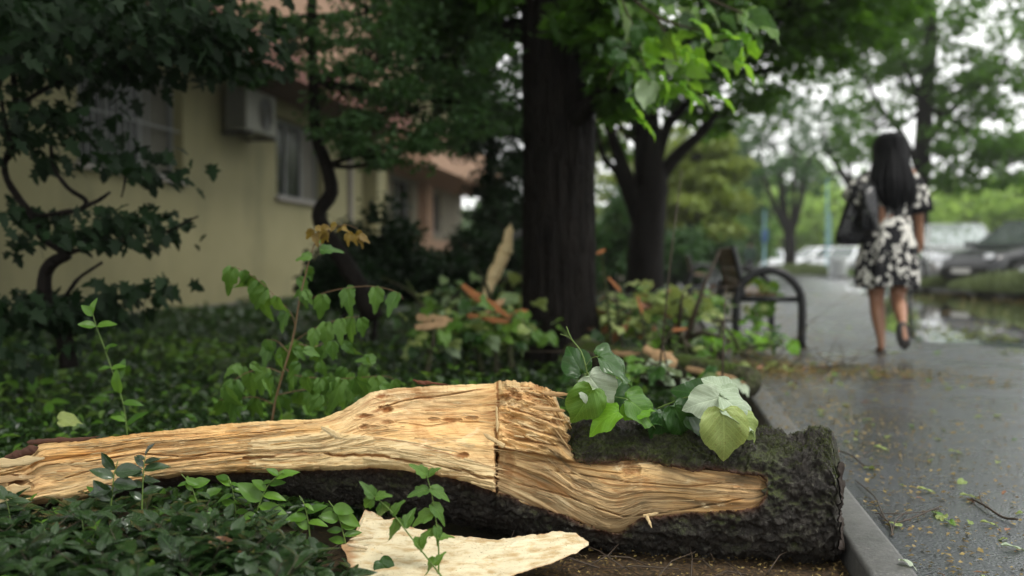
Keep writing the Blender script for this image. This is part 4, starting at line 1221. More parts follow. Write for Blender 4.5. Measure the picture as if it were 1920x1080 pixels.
sprig('plant_shoot', 'lobed green shoot rising in front of the dark gap under the log', [(822,1090),(822,1020),(812,940),(800,890)], 2.16,
      [(800,892,130,52),(802,893,50,40),(804,918,185,56),(806,916,-20,60),(808,945,-35,58),(812,960,200,60),(816,985,-60,46),(820,1010,30,40),(818,1000,170,40)], 'sapleaf', M['greenstem'])
sprig('plant_shoot', 'arching green shoot with scalloped leaves hanging over the cream wood piece', [(835,1090),(800,1045),(765,1000),(730,955),(700,930)], 2.10,
      [(702,932,120,50),(704,932,20,46),(716,942,-80,60),(735,965,60,50),(742,972,-95,72),(760,990,75,56),(775,1010,-50,46),(790,1028,80,50),(806,1045,-70,50),(815,1060,60,44),(700,935,-140,50)], 'sapleaf', M['greenstem'])
names_ = ['beside the left end of the log', 'with a round lime tip against the pale left limb', 'leaning against the pale left limb of the log', 'below the middle of the left limb',
          'in the dark gap under the log', 'below the torn pale layer of the log', 'left of the cream wood piece', 'at the top edge of the cream wood piece']
sp_list = [(20,980,2.2,60,'vinca'),(212,905,2.28,56,'vinca'),(268,905,2.3,52,'vinca'),(366,930,2.32,40,'young'),(440,940,2.33,48,'young'),(492,930,2.33,56,'young'),(575,960,2.3,46,'young'),(640,985,2.28,52,'young')]
for nm_, (x, y, d, s_, kd) in zip(names_, sp_list):
    h = random.uniform(50, 95); ln_ = random.uniform(-38, 38)
    pts = [(x-ln_*.6, y+70), (x-ln_*.2, y+20), (x+ln_*.3, y-h*.25), (x+ln_, y-h*.55)]
    lv = []
    for k in range(random.randint(6, 10)):
        f = .25+.75*k/9; xx = float(ip(f, [0, .33, .66, 1], [p[0] for p in pts])); yy = float(ip(f, [0, .33, .66, 1], [p[1] for p in pts]))
        lv.append((xx, yy, random.uniform(-25, 60) if k % 2 else random.uniform(120, 205), s_*random.uniform(.55, 1.2)*(1.1-.4*f)))
    sprig('periwinkle_shoot', 'small periwinkle shoot ' + nm_, pts, d+random.uniform(-.05, .02), lv, kd, M['greenstem'], nrmz=random.uniform(.3, 1.2))
o = put_leaf(None, 'browndry', V3(388, 1020, 2.02), img_dir(.95, -.15, .3), img_dir(.1, .7, -.7), .075, 3, name='dry_leaf'); tag(o, 'dry curled brown leaf lying on the dark green periwinkle', 'leaf')
o = put_leaf(None, 'browndry', V3(372, 1022, 2.03), img_dir(.3, -.5, .3), img_dir(.1, .7, -.7), .03, 1, name='dry_leaf'); tag(o, 'tiny brown leaf scrap beside the large dry curled leaf', 'leaf')
o = put_leaf(None, 'lindendark', V3(712, 1050, 2.19), img_dir(.4, -.5, -.2), img_dir(.1, .5, -.9), .045, 3, name='fallen_leaf'); tag(o, 'small dark green leaf stuck on the cream inner wood piece', 'leaf')
o = put_leaf(None, 'lindenturn', V3(110, 788, 3.1), img_dir(.9, .1, .3), img_dir(.1, .5, -.5), .06, 3, name='fallen_leaf'); tag(o, 'pale upturned leaf lying on the dark ground cover behind the left limb', 'leaf')
# ------------------------------------------------------------------ trees
def sample_ell(c, r, n, rng, shell=.35):
    d = rng.normal(0, 1, (n, 3)); d /= np.linalg.norm(d, axis=1)[:, None]
    q = rng.random(n)**(1/3.)
    q = shell+(1-shell)*q
    return np.array(c)+d*q[:, None]*np.array(r)

def tree(name, label, trunk, radii, ells, leafsize, mat, bark, group=None, cat='tree', ncl=26, per=46, clr=.32, tpl=LEAF2, seed=1, limbs=True, droop=.25, trough=.12, flat=.6, k=12, extra_limbs=()):
    """trunk: points; ells: (centre, radii, weight) of the crown's masses; clusters of leaves sit on twigs grown from limbs"""
    rng = np.random.default_rng(seed)
    base = Vector(trunk[0])
    e = empty(name, base, label, cat, group)
    off = np.array(base)
    if bark is not None:
        P_ = smooth_path(trunk, 30); L = np.linspace(0, 1, len(P_))
        rr = np.interp(L, np.linspace(0, 1, len(radii)), radii)
        MB().tube(P_-off, rr, max(k, 16), trough, seed).build('trunk', bark, e)
    tw_ = MB(); pos = []; nn_ = 0
    T_ = np.array([list(p) for p in trunk], float)
    for (pts, r0, r1) in extra_limbs:
        tw_.tube(smooth_path(pts, 16)-off, np.interp(np.linspace(0, 1, len(smooth_path(pts, 16))), [0, 1], [r0, r1]), 8, .1, seed+5); nn_ += 1
    for (c, r, w) in ells:
        c = np.array(list(c), float); r = np.array(r, float)
        # limb from the nearest point of the upper trunk
        cand = T_[len(T_)//2:]
        a = cand[np.argmin(np.linalg.norm(cand-c, axis=1))]
        if limbs and bark is not None:
            mid = (a+c)/2+rng.normal(0, .06, 3)*np.linalg.norm(c-a)
            P_ = smooth_path([a, mid, c], 10)
            tw_.tube(P_-off, np.linspace(radii[-1]*.7, radii[-1]*.2, len(P_)), 6, .08, seed); nn_ += 1
        m = max(3, int(ncl*w))
        cc = sample_ell(c, r, m, rng)
        cc += .22*r*rng.normal(0, 1, cc.shape)*.6
        for q in cc:
            if limbs and bark is not None and rng.random() < .6:
                s0 = c+(a-c)*rng.uniform(0, .5)
                tw_.tube(np.array([s0, (s0+q)/2+rng.normal(0, .05, 3)*np.linalg.norm(q-s0), q])-off, np.array([1, .6, .25])*radii[-1]*.22, 4, cap=False); nn_ += 1
            R_ = clr*r.mean()*rng.uniform(.6, 1.3)
            p = rng.normal(0, 1, (int(per*rng.uniform(.6, 1.3)), 3))*np.array([1, 1, flat])*R_*.55+q
            pos.append(p)
    if nn_: tw_.build('limbs', bark, e)['kind'] = 'stuff'
    pos = np.concatenate(pos); n = len(pos)
    tip = rng.normal(0, 1, (n, 3)); tip[:, 2] = tip[:, 2]*.5-droop
    nrm = rng.normal(0, .8, (n, 3)); nrm[:, 2] += 1.1
    arr = scatter_arrays(tpl, pos-off, tip, nrm, leafsize*rng.uniform(.6, 1.3, n), rng.random(n))
    leaves_obj('crown', [arr], mat, e)
    return e
def E(px, py, d, rx, ry, dd, w=1.0):
    """crown mass seen at a pixel: half width and half height in photograph pixels, half depth in metres"""
    return (V3(px, py, d), (rx*d/FPX, dd, ry*d/FPX), w)

# the big linden beside the log
bt = 6.7
trunk_pts = [V3(1062,712,bt), V3(1056,668,bt), V3(1050,600,bt), V3(1048,450,bt), V3(1048,250,bt), V3(1044,50,bt), V3(1034,-200,bt), V3(1030,-500,bt)]
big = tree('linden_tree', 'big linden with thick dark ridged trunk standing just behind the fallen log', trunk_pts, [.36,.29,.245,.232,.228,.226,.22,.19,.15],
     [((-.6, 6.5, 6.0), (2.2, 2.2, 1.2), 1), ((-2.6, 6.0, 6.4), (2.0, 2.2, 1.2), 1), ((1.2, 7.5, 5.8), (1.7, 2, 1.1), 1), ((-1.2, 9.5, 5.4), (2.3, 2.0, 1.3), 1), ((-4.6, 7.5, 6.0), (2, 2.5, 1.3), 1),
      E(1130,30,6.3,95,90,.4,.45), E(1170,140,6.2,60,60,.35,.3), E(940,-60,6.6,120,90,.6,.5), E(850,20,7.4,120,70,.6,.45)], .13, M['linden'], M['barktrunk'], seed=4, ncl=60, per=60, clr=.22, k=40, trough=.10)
tb = [c for c in big.children if c.name.startswith('trunk')][0]
# ridged bark: long uneven furrows down the trunk
Pq = smooth_path(trunk_pts, 420); nq, kq = len(Pq), 150
rq = np.interp(np.linspace(0, 1, nq), np.linspace(0, 1, 9), [.36,.29,.245,.232,.228,.226,.22,.19,.15])
aq = np.linspace(0, 2*np.pi, kq, endpoint=False)
zq = Pq[:, 2][:, None]+0*aq[None]; cxq, cyq = np.cos(aq)[None]+0*zq, np.sin(aq)[None]+0*zq
rdg = 1-2*np.abs(fbm(cxq*6.5, cyq*6.5, zq*1.6, 3, 77))-.25*np.abs(fbm(cxq*16, cyq*16, zq*5, 2, 79))
rq2 = rq[:, None]+.020*rdg+.03*np.clip(.6-(zq+.05), 0, 1)*np.cos(aq*5+1)[None]
Vq = np.stack([Pq[:, 0][:, None]+rq2*np.cos(aq), Pq[:, 1][:, None]+rq2*np.sin(aq), zq], -1)-np.array(big.location)
i = np.arange(nq-1)[:, None]*kq; j = np.arange(kq)[None]; j2 = (j+1) % kq
tb.data = make_mesh('trunk', Vq.reshape(-1, 3), [np.stack([i+j, i+j2, i+kq+j2, i+kq+j], -1).reshape(-1, 4)])
tb.data.materials.append(M['barktrunk'])

# unseen leaf masses added over the camera and the path to block sky light
rng_ = np.random.default_rng(404); pos = []
for (cx_q, cy_q, cz_q, rx_q, ry_q, rz_q, m_) in [(-3.5,2.5,5.6,2.6,2.6,1.0,70),(-.8,3.2,5.9,2.2,2.4,.9,60),(-6.5,4.5,5.6,2.4,3,1.1,60),(-2.5,-1.2,6.0,3.0,2.2,1.0,56),(1.4,5.4,5.7,1.6,2.4,.9,44),(-9,1,5.5,2.6,4,1.2,50),(2.6,9.5,5.6,1.8,2.6,.9,40),(-11,6,5.2,2.5,5,1.2,60),(-6,8.5,5.6,2.4,2.4,1.1,50),(-5.5,-4,5.6,3,3,1.2,44)]:
    q = sample_ell((cx_q, cy_q, cz_q), (rx_q, ry_q, rz_q), m_, rng_)
    for c_ in q: pos.append(rng_.normal(0, 1, (42, 3))*np.array([.36, .36, .2])+c_)
pos = np.concatenate(pos)-np.array(big.location); n_ = len(pos)
leaves_obj('crown', [scatter_arrays(LEAF2, pos, rng_.normal(0, 1, (n_, 3)), rng_.normal(0, .5, (n_, 3))+np.array([0, 0, 1.]), rng_.uniform(.14, .26, n_), rng_.random(n_), np.full(n_, 1.5))], M['linden'], big)  # out of view, added to shade the near ground and log

# its low branch: lit leaves take a brighter leaf colour, those by the trunk darker
lb = empty('linden_branch', V3(1080, -120, 5.4), 'low linden branch with bright translucent leaves reaching over the footpath beside the big trunk', 'tree branch')
brs = [[(1060,-160),(1150,-40),(1230,30),(1320,60),(1400,90)], [(1150,-40),(1190,60),(1210,130),(1230,190)], [(1230,30),(1260,90),(1280,150),(1290,180)], [(1120,-90),(1260,-30),(1380,20),(1420,40)], [(1190,60),(1160,110),(1140,150)]]
for q, pts in enumerate(brs):
    stem_part(lb, [V3(x, y, 5.4-.9*i_/len(pts)) for i_, (x, y) in enumerate(pts)], (.012 if q in (0, 3) else .006, .003), M['twig'], 'branch')
random.seed(5)
nlf = 0
for q, pts in enumerate(brs):
    PP = smooth_path([(x, y, 5.4-.9*i_/len(pts)) for i_, (x, y) in enumerate(pts)], 40)
    for k in range([30, 22, 18, 22, 14][q]):
        x, y, d = PP[random.randrange(len(PP)//6, len(PP))]
        x += random.gauss(0, 24); y += random.gauss(8, 22)
        a = random.gauss(-40, 60)
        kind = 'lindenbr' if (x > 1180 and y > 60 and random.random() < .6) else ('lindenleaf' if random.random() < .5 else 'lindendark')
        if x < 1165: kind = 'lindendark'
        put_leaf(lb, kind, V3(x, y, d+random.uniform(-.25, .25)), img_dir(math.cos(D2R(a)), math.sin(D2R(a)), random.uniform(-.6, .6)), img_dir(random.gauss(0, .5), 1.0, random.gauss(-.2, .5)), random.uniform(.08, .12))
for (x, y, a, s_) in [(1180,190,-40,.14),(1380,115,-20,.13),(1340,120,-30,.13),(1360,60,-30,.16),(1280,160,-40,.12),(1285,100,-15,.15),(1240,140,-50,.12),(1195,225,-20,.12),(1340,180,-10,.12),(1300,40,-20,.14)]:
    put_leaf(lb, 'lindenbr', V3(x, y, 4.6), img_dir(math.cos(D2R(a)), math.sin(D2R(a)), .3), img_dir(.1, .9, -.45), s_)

# second linden, forked
d2 = 14
tree('linden_tree', 'dark forked linden with wide spreading limbs beside the benches', [foot(1206, d2, -.1), V3(1210,540,d2), V3(1213,440,d2), V3(1222,350,d2), V3(1215,290,d2), V3(1210,100,d2)], [.34,.27,.25,.24,.20,.12],
     [E(1140,100,14,120,120,1.5,.9), E(1290,50,14,140,110,1.5,1), E(1430,110,13,110,90,1.3,.8), E(1250,-120,14,220,120,2,1), E(1500,10,12.5,140,110,1.5,1), E(1400,-60,12.5,160,90,1.6,1), E(1340,190,14.5,90,50,1,.35), E(1160,230,15,70,60,1,.3), E(1570,70,12.5,90,70,1.2,.5), E(1640,-20,12.5,110,70,1.2,.6)],
     .15, M['linden'], M['barkdark'], seed=9, ncl=46, per=52, clr=.26,
     extra_limbs=[([V3(1205,400,d2), V3(1170,320,d2), V3(1140,230,d2), V3(1115,160,d2)], .12, .05), ([V3(1200,440,d2), V3(1160,330,d2), V3(1130,290,d2), V3(1110,200,d2)], .07, .03),
                  ([V3(1225,350,d2), V3(1270,290,d2), V3(1320,245,d2), V3(1345,205,d2)], .11, .05), ([V3(1220,340,d2), V3(1250,240,d2), V3(1290,190,d2), V3(1310,130,d2)], .10, .04), ([V3(1245,310,d2), V3(1290,270,d2), V3(1330,225,d2), V3(1400,215,d2)], .05, .02)])
# pale olive tree in the middle
d3 = 30
tree('olive_green_tree', 'pale olive green tree with feathery hanging crown beyond the dark forked linden', [foot(1300, d3, -.1), V3(1300,420,d3), V3(1305,330,d3), V3(1310,250,d3)], [.3,.25,.2,.12],
     [E(1335,270,30,34,26,1.4,.6), E(1365,315,30,34,18,1.4,.6), E(1318,330,30,52,24,1.6,.8), E(1370,375,30,34,16,1.4,.6), E(1300,385,30,66,24,2,.9), E(1345,425,30,46,18,1.6,.7), E(1290,300,31,50,60,2,.8), E(1255,340,32,60,90,2,1), E(1140,330,33,70,110,2,1)],
     .22, M['yellowleaf'], M['barkdark'], seed=12, ncl=40, per=60, clr=.30, flat=.4, droop=.6)
# dark shrubs left of the footpath
for q, (px, py, d, rx, ry, lab, mt) in enumerate([
    (1150, 440, 19, 60, 90, 'dark green bush filling the gap between the big trunk and the forked linden', 'midleaf'),
    (1265, 470, 24, 55, 50, 'dense green bush behind the forked linden beside the footpath', 'midleaf'),
    (1320, 465, 38, 60, 34, 'low green bush behind the second bench', 'midleaf'),
    (1385, 440, 60, 55, 45, 'bushy green tree far down the footpath left of the walker in green', 'linden')]):
    b = V3(px, py, d)
    tree('bush', lab, [foot(px, d, -.1), V3(px, py+30*0+20, d), b], [.08,.06,.04], [E(px,py,d,rx,ry,rx*d/FPX,1), E(px-rx*.5,py+ry*.5,d,rx*.6,ry*.6,rx*d/FPX*.7,.7), E(px+rx*.4,py+ry*.5,d,rx*.6,ry*.6,rx*d/FPX*.7,.7)], .006*d+.02, M[mt], M['barkdark'], cat='bush', seed=30+q, ncl=34, per=60, clr=.36)

# right: big tree on the verge behind the woman
d4 = 31
tree('verge_tree', 'tall dark tree with airy hanging crown on the verge behind the woman', [foot(1722, d4, .1), V3(1722,440,d4), V3(1728,300,d4), V3(1735,200,d4), V3(1745,60,d4), V3(1742,-60,d4)], [.34,.28,.27,.24,.2,.14],
     [E(1720,60,31,120,80,3,.9), E(1625,230,30,62,70,2,.5), E(1820,250,30,80,70,2.4,.75), E(1880,130,30,90,90,2.6,.9), E(1620,80,31,90,80,2.6,.7), E(1760,-80,31,200,110,3,1.2), E(1570,-40,31,130,90,3,.8), E(1930,-40,31,140,110,3,1), E(1790,330,31,70,40,2,.35), E(1900,300,29,70,60,2,.5), E(1680,160,32,60,50,2,.3), E(1790,160,31,70,60,2,.45)],
     .24, M['linden'], M['barkdark'], seed=21, ncl=58, per=36, clr=.24, droop=.4,
     extra_limbs=[([V3(1728,330,d4), V3(1690,250,d4), V3(1650,200,d4), V3(1610,120,d4)], .13, .05), ([V3(1732,270,d4), V3(1780,210,d4), V3(1830,170,d4), V3(1890,110,d4)], .14, .05), ([V3(1725,380,d4), V3(1780,340,d4), V3(1840,320,d4)], .06, .02), ([V3(1738,200,d4), V3(1700,130,d4), V3(1680,60,d4)], .1, .04)])
d5 = 50
tree('bare_limbed_tree', 'slender many stemmed tree with sparse crown beside the distant white cars', [foot(1481, d5, .1), V3(1480,440,d5), V3(1470,400,d5), V3(1462,330,d5)], [.32,.28,.2,.1],
     [E(1450,250,50,60,60,3,.6), E(1500,280,50,45,60,3,.5), E(1410,300,50,50,60,3,.7), E(1470,180,50,90,50,3,.7), E(1400,380,52,40,50,3,.6), E(1500,350,50,40,30,3,.3)], .30, M['midleaf'], M['barkdark'], seed=25, ncl=36, per=34, clr=.30,
     extra_limbs=[([V3(1480,450,d5), V3(1500,380,d5), V3(1510,320,d5), V3(1530,280,d5)], .2, .06), ([V3(1478,440,d5), V3(1450,380,d5), V3(1430,320,d5), V3(1425,270,d5)], .18, .05), ([V3(1485,420,d5), V3(1490,340,d5), V3(1485,270,d5)], .14, .05)])
tree('bare_limbed_tree', 'leaning leafless limbed tree rising left of the woman behind the blue pole', [foot(1640, 40, .1), V3(1625,420,40), V3(1600,360,40), V3(1570,310,40), V3(1545,270,40)], [.26,.2,.17,.12,.05],
     [E(1555,240,40,50,50,2,.5), E(1600,250,40,40,50,2,.4), E(1530,190,40,50,40,2,.4)], .26, M['midleaf'], M['barkdark'], seed=26, ncl=26, per=30, clr=.3,
     extra_limbs=[([V3(1605,370,40), V3(1590,300,40), V3(1595,240,40)], .1, .03), ([V3(1580,325,40), V3(1550,320,40), V3(1530,290,40)], .08, .03)])
# far bright trees
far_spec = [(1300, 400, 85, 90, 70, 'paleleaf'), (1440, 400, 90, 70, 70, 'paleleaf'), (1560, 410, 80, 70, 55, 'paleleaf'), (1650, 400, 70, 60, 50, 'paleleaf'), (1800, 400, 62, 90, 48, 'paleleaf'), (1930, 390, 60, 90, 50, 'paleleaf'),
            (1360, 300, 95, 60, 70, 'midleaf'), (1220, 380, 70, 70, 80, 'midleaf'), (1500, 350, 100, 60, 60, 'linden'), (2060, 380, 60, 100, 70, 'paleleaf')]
far_lab = ['pale bright tree far behind the olive green tree', 'pale bright tree far behind the many stemmed tree', 'bright tree far behind the blue pole', 'bright tree behind the walking woman', 'lime green tree behind the silver car',
           'lime green tree behind the black car', 'tall dark tree at the far end of the footpath', 'dark tree behind the forked linden', 'far tree between the many stemmed tree and the blue pole', 'lime green tree beyond the edge of the black car']
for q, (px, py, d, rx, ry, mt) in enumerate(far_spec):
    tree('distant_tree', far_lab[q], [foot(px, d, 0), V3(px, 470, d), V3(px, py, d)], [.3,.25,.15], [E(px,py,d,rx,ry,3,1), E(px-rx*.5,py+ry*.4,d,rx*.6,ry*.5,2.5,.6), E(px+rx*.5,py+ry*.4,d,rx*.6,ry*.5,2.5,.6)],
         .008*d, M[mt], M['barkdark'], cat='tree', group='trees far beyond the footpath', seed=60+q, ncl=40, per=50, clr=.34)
# trees by the building
tr6 = 6.5
tree('slender_tree', 'slender dark tree with crooked twisted stem in front of the yellow wall', [V3(700,600,tr6), V3(672,535,tr6), V3(645,490,tr6), V3(605,425,tr6), V3(600,395,tr6), V3(622,360,tr6), V3(612,310,tr6), V3(592,250,tr6), V3(588,150,tr6), V3(584,30,tr6), V3(590,-60,tr6)],
     [.075,.06,.055,.05,.045,.04,.036,.032,.028],
     [E(720,110,6.6,130,70,.6,1), E(800,200,6.6,120,70,.6,1), E(640,170,6.4,70,60,.5,.6), E(880,110,6.8,90,90,.6,.8), E(555,70,6.3,60,45,.4,.45), E(470,40,6.3,40,30,.3,.2), E(740,285,6.4,110,32,.4,.7), E(830,255,6.6,50,30,.4,.3), E(700,20,6.6,140,60,.6,.8), E(840,0,6.8,120,60,.6,.7), E(660,240,6.4,60,30,.4,.35), E(930,200,7,60,80,.5,.5)],
     .050, M['airyleaf'], M['barkdark'], seed=33, ncl=38, per=46, clr=.34, tpl=LEAF4, flat=.35)
d7 = 13
tree('garden_tree', 'dark tree filling the gap between the building and the big trunk', [foot(905, d7, -.05), V3(905,480,d7), V3(915,380,d7), V3(920,250,d7)], [.12,.10,.08,.06],
     [E(930,300,13,60,90,1,.9), E(880,200,13,90,90,1,.9), E(960,180,13,70,120,1,.9), E(940,420,13,55,70,1,.9), E(900,60,13,140,100,1.5,1), E(780,40,13,160,90,1.5,1), E(970,500,12.5,40,50,.8,.5)], .10, M['darkleaf'], M['barkdark'], seed=35, ncl=40, per=70, clr=.3)
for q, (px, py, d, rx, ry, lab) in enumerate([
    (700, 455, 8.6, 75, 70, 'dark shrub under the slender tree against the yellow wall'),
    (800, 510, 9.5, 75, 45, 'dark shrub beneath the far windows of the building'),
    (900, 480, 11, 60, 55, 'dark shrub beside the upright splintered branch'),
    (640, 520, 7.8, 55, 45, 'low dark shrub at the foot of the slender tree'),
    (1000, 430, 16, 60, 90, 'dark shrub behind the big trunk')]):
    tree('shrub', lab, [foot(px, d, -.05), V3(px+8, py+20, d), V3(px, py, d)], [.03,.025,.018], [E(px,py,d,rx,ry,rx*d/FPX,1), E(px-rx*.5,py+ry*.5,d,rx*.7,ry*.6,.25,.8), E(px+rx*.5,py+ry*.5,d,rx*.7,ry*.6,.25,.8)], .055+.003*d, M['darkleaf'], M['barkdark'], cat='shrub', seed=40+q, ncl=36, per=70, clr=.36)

# left: crooked shrub with lobed leaves
dl_ = 4.5
sh = empty('crooked_shrub', foot(110, dl_, -.03), 'crooked dark shrub with lobed leaves in front of the yellow wall', 'shrub')
offl = np.array(sh.location)
def limb(pts, r0, r1, d=dl_, nm='stem'):
    P_ = smooth_path([np.array(V3(x, y, d))-offl for x, y in pts], 30)
    MB().tube(P_, np.interp(np.linspace(0, 1, len(P_)), [0, 1], [r0, r1]), 12, .3, len(pts)).build(nm, M['barkdark'], sh)
limb([(130,690),(122,640),(95,590),(82,540),(92,500),(128,475)], .038, .026, nm='trunk')
limb([(128,475),(105,462),(75,440),(52,395),(20,350),(8,310),(22,272),(30,200),(20,100)], .020, .012)
limb([(128,475),(150,468),(190,462),(230,455),(300,440),(372,405)], .012, .004)
limb([(150,392),(185,375),(207,360)], .012, .006)
limb([(95,270),(100,310),(125,350),(160,375),(150,392),(110,400)], .008, .012)
limb([(20,350),(60,400),(110,400)], .006, .01)
limb([(90,600),(130,545),(150,520),(192,492)], .012, .006)
limb([(236,300),(234,340),(228,370)], .006, .004)
limb([(22,272),(10,230),(2,180)], .010, .008)
limb([(122,640),(60,600),(-20,590)], .012, .006)
limb([(30,200),(120,150),(250,120),(400,60)], .012, .004)
limb([(122,640),(200,570),(290,540)], .010, .003)
rng = np.random.default_rng(50)
def spray(pts_px, n, size, spread, dsp=.25, d=dl_):
    P_ = smooth_path([V3(x, y, d) for x, y in pts_px], 40)
    c_ = P_[rng.integers(0, len(P_), n)]
    jit = rng.normal(0, 1, (n, 3))*np.array([spread, dsp, spread*.45])
    pos = c_+jit
    tip = rng.normal(0, .6, (n, 3))+np.array([.5, 0, -.75]); nrm = rng.normal(0, .35, (n, 3))+np.array([0, -.35, 1])
    return scatter_arrays(LOBED, pos-offl, tip, nrm, size*rng.uniform(.6, 1.25, n), rng.random(n))
crown = [spray([(10,40),(150,60),(300,40),(430,20)], 700, .075, .13), spray([(0,120),(120,130),(260,110),(390,90),(440,60)], 560, .075, .10), spray([(-20,230),(60,230),(110,210)], 170, .075, .12),
         spray([(200,285),(250,290),(330,305)], 34, .07, .06), spray([(0,300),(40,290),(100,250)], 60, .07, .07), spray([(350,120),(400,110),(450,90)], 60, .07, .08),
         spray([(20,470),(60,410),(10,390)], 60, .07, .04, .1), spray([(150,450),(200,420),(250,400),(320,440)], 150, .07, .05, .15), spray([(40,400),(120,430),(180,455)], 60, .06, .04, .12), spray([(180,440),(250,455),(330,430)], 50, .06, .04),
         spray([(-30,600),(40,580),(110,590),(190,560),(300,535)], 300, .07, .055, .15), spray([(0,560),(80,560),(140,590),(240,590)], 160, .07, .05, .15), spray([(200,300),(240,320),(300,310)], 50, .07, .05), spray([(130,620),(110,650),(90,680)], 60, .06, .08)]
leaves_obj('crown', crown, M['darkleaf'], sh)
# added canopy further in, there to make the upper left dark
tree('garden_tree', 'added dark canopy hanging over the top of the yellow wall beside the air conditioner', [foot(-60, 6.2, -.05), V3(-50,300,6.2), V3(0,100,6.2), V3(60,-100,6.2)], [.1,.08,.06,.04],
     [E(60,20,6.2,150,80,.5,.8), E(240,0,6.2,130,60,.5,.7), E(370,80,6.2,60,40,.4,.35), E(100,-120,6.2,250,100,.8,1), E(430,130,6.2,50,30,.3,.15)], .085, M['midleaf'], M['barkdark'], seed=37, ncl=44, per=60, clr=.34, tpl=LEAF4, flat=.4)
# bed of mixed low plants against the wall and young plants
for q, (px, py, d, lab) in enumerate([(70, 690, 4.4, 'clump of big lime green leaves in the ground cover near the left frame edge'), (400, 590, 6.0, 'loose green weeds at the foot of the yellow wall'), (640, 640, 4.6, 'small green seedlings behind the tall maple sapling'),
                                      (330, 600, 6.6, 'thin grassy weeds against the base of the yellow wall'), (870, 640, 4.4, 'leafy green seedlings beside the foot of the big trunk')]):
    g = foot(px, d, -.04)
    e = empty('weed_clump', g, lab, 'plant')
    rng2 = np.random.default_rng(90+q); n = 60
    pos = rng2.normal(0, 1, (n, 3))*np.array([.14, .14, .07])+np.array([0, 0, .14])
    pos[:, 2] = np.abs(pos[:, 2])
    tip = rng2.normal(0, 1, (n, 3)); tip[:, 2] *= .4; nrm = rng2.normal(0, .4, (n, 3))+np.array([0, 0, 1.])
    leaves_obj('leaves', [scatter_arrays(LEAFG, pos, tip, nrm, rng2.uniform(.04, .09, n), rng2.random(n))], M['young'], e, kind='stuff')
    mb = MB()
    for k in range(12): mb.tube([(0, 0, 0), pos[k]*.6, pos[k]], .0015, 4)
    mb.build('stems', M['greenstem'], e)['kind'] = 'stuff'
# ------------------------------------------------------------------ the building on the left
t = NT('yellow_render')
v = t.pos()
c = t.mix(t.noise(v, 1.3, 6, .6), (.19, .175, .09), (.26, .24, .135))
c = t.mix(t.ramp(t.noise(t.pos((1, 1, .45)), .8, 6, .65), [(.48, 0), (.70, .7)]), c, (.13, .125, .07))
sz_ = t.n('ShaderNodeSeparateXYZ'); t.l(t.pos(), sz_.inputs[0])
M['wall'] = t.done(t.pr(c, .8, t.bump(t.noise(v, 45, 5, .6), .4, .01), spec=.25))
M['pink'] = simple('salmon_render', (.30, .185, .12), .8, .15, 3, .3)
M['redbrown'] = simple('red_brown_fascia_paint', (.13, .045, .028), .7, .25, 4, .3)
M['soffit'] = simple('stained_soffit_plaster', (.10, .055, .04), .8, .3, 3, .3)
M['plinth'] = simple('grey_plinth_plaster', (.11, .11, .095), .8, .3, 5, .4)
M['frame'] = simple('old_grey_window_paint', (.17, .175, .17), .5, .2, 20, .2)
M['glass'] = simple('dark_window_glass', (.012, .014, .016), .22, .2, 2, 0, spec=.25)
M['curtain'] = simple('pale_curtain_behind_glass', (.09, .085, .065), .7, .3, 12)
M['reveal'] = simple('window_reveal_plaster', (.20, .18, .13), .8, .25, 6, .3)
M['sill'] = simple('concrete_sill', (.22, .20, .18), .7, .25, 14, .3)
M['acwhite'] = simple('dirty_cream_metal', (.13, .13, .10), .6, .2, 9)
M['acdark'] = simple('dark_fan_grille', (.02, .022, .022), .5, .2, 9)
M['iron'] = simple('dark_iron', (.02, .02, .022), .45, .3, 20, .2)

WX = -6.2
bld = empty('apartment_building', (WX, 12, 0), 'yellow rendered apartment building with red brown eaves and salmon balconies behind the garden', 'building')
def bbox(name, lo, hi, mat, parent=bld, bev=0.0, smooth=False):
    off = np.array([0., 0, 0])
    p = parent
    while p is not None: off += np.array(p.location); p = p.parent
    mb = MB().box(np.array(lo)-off, np.array(hi)-off, bev=bev)
    return mb.build(name, M[mat], parent, smooth=False)
def wall_with_holes(name, x0, x1, y0, y1, z0, z1, holes, mat):
    """wall slab split round its openings (a, b, low, high along y)"""
    mb = MB(); off = np.array(bld.location)
    ys = sorted({y0, y1, *[h[0] for h in holes], *[h[1] for h in holes]})
    for a, b in zip(ys[:-1], ys[1:]):
        hs = [h for h in holes if h[0] <= a+1e-6 and h[1] >= b-1e-6]
        if not hs: mb.box(np.array([x0, a, z0])-off, np.array([x1, b, z1])-off)
        else:
            h = hs[0]
            mb.box(np.array([x0, a, z0])-off, np.array([x1, b, h[2]])-off); mb.box(np.array([x0, a, h[3]])-off, np.array([x1, b, z1])-off)
    return mb.build(name, M[mat], bld, smooth=False)
W1 = (9.9, 12.3, 1.78, 3.05); W2 = (15.5, 17.8, 1.78, 3.1)
wall_with_holes('wall', WX-.3, WX, 3, 20.2, -.3, 3.36, [W1, W2], 'wall')
bbox('plinth', (WX+.001, 3, -.3), (WX+.03, 20.2, .12), 'plinth')
bbox('wall', (WX-8, 3, 3.74), (WX+.75, 20.2, 9.5), 'pink')
bbox('soffit', (WX-.2, 3, 3.362), (WX+.93, 20.4, 3.44), 'soffit')
bbox('fascia', (WX+.935, 2.9, 3.34), (WX+1.0, 20.5, 3.735), 'redbrown')
bbox('roof_slab', (WX-.2, 3, 3.442), (WX+.93, 20.4, 3.735), 'redbrown')
bbox('wall', (WX-.3, 20.21, -.3), (WX+.32, 20.7, 3.36), 'wall')
bbox('drain_pipe', (WX+.002, 19.2, 0), (WX+.09, 19.29, 3.36), 'sill')
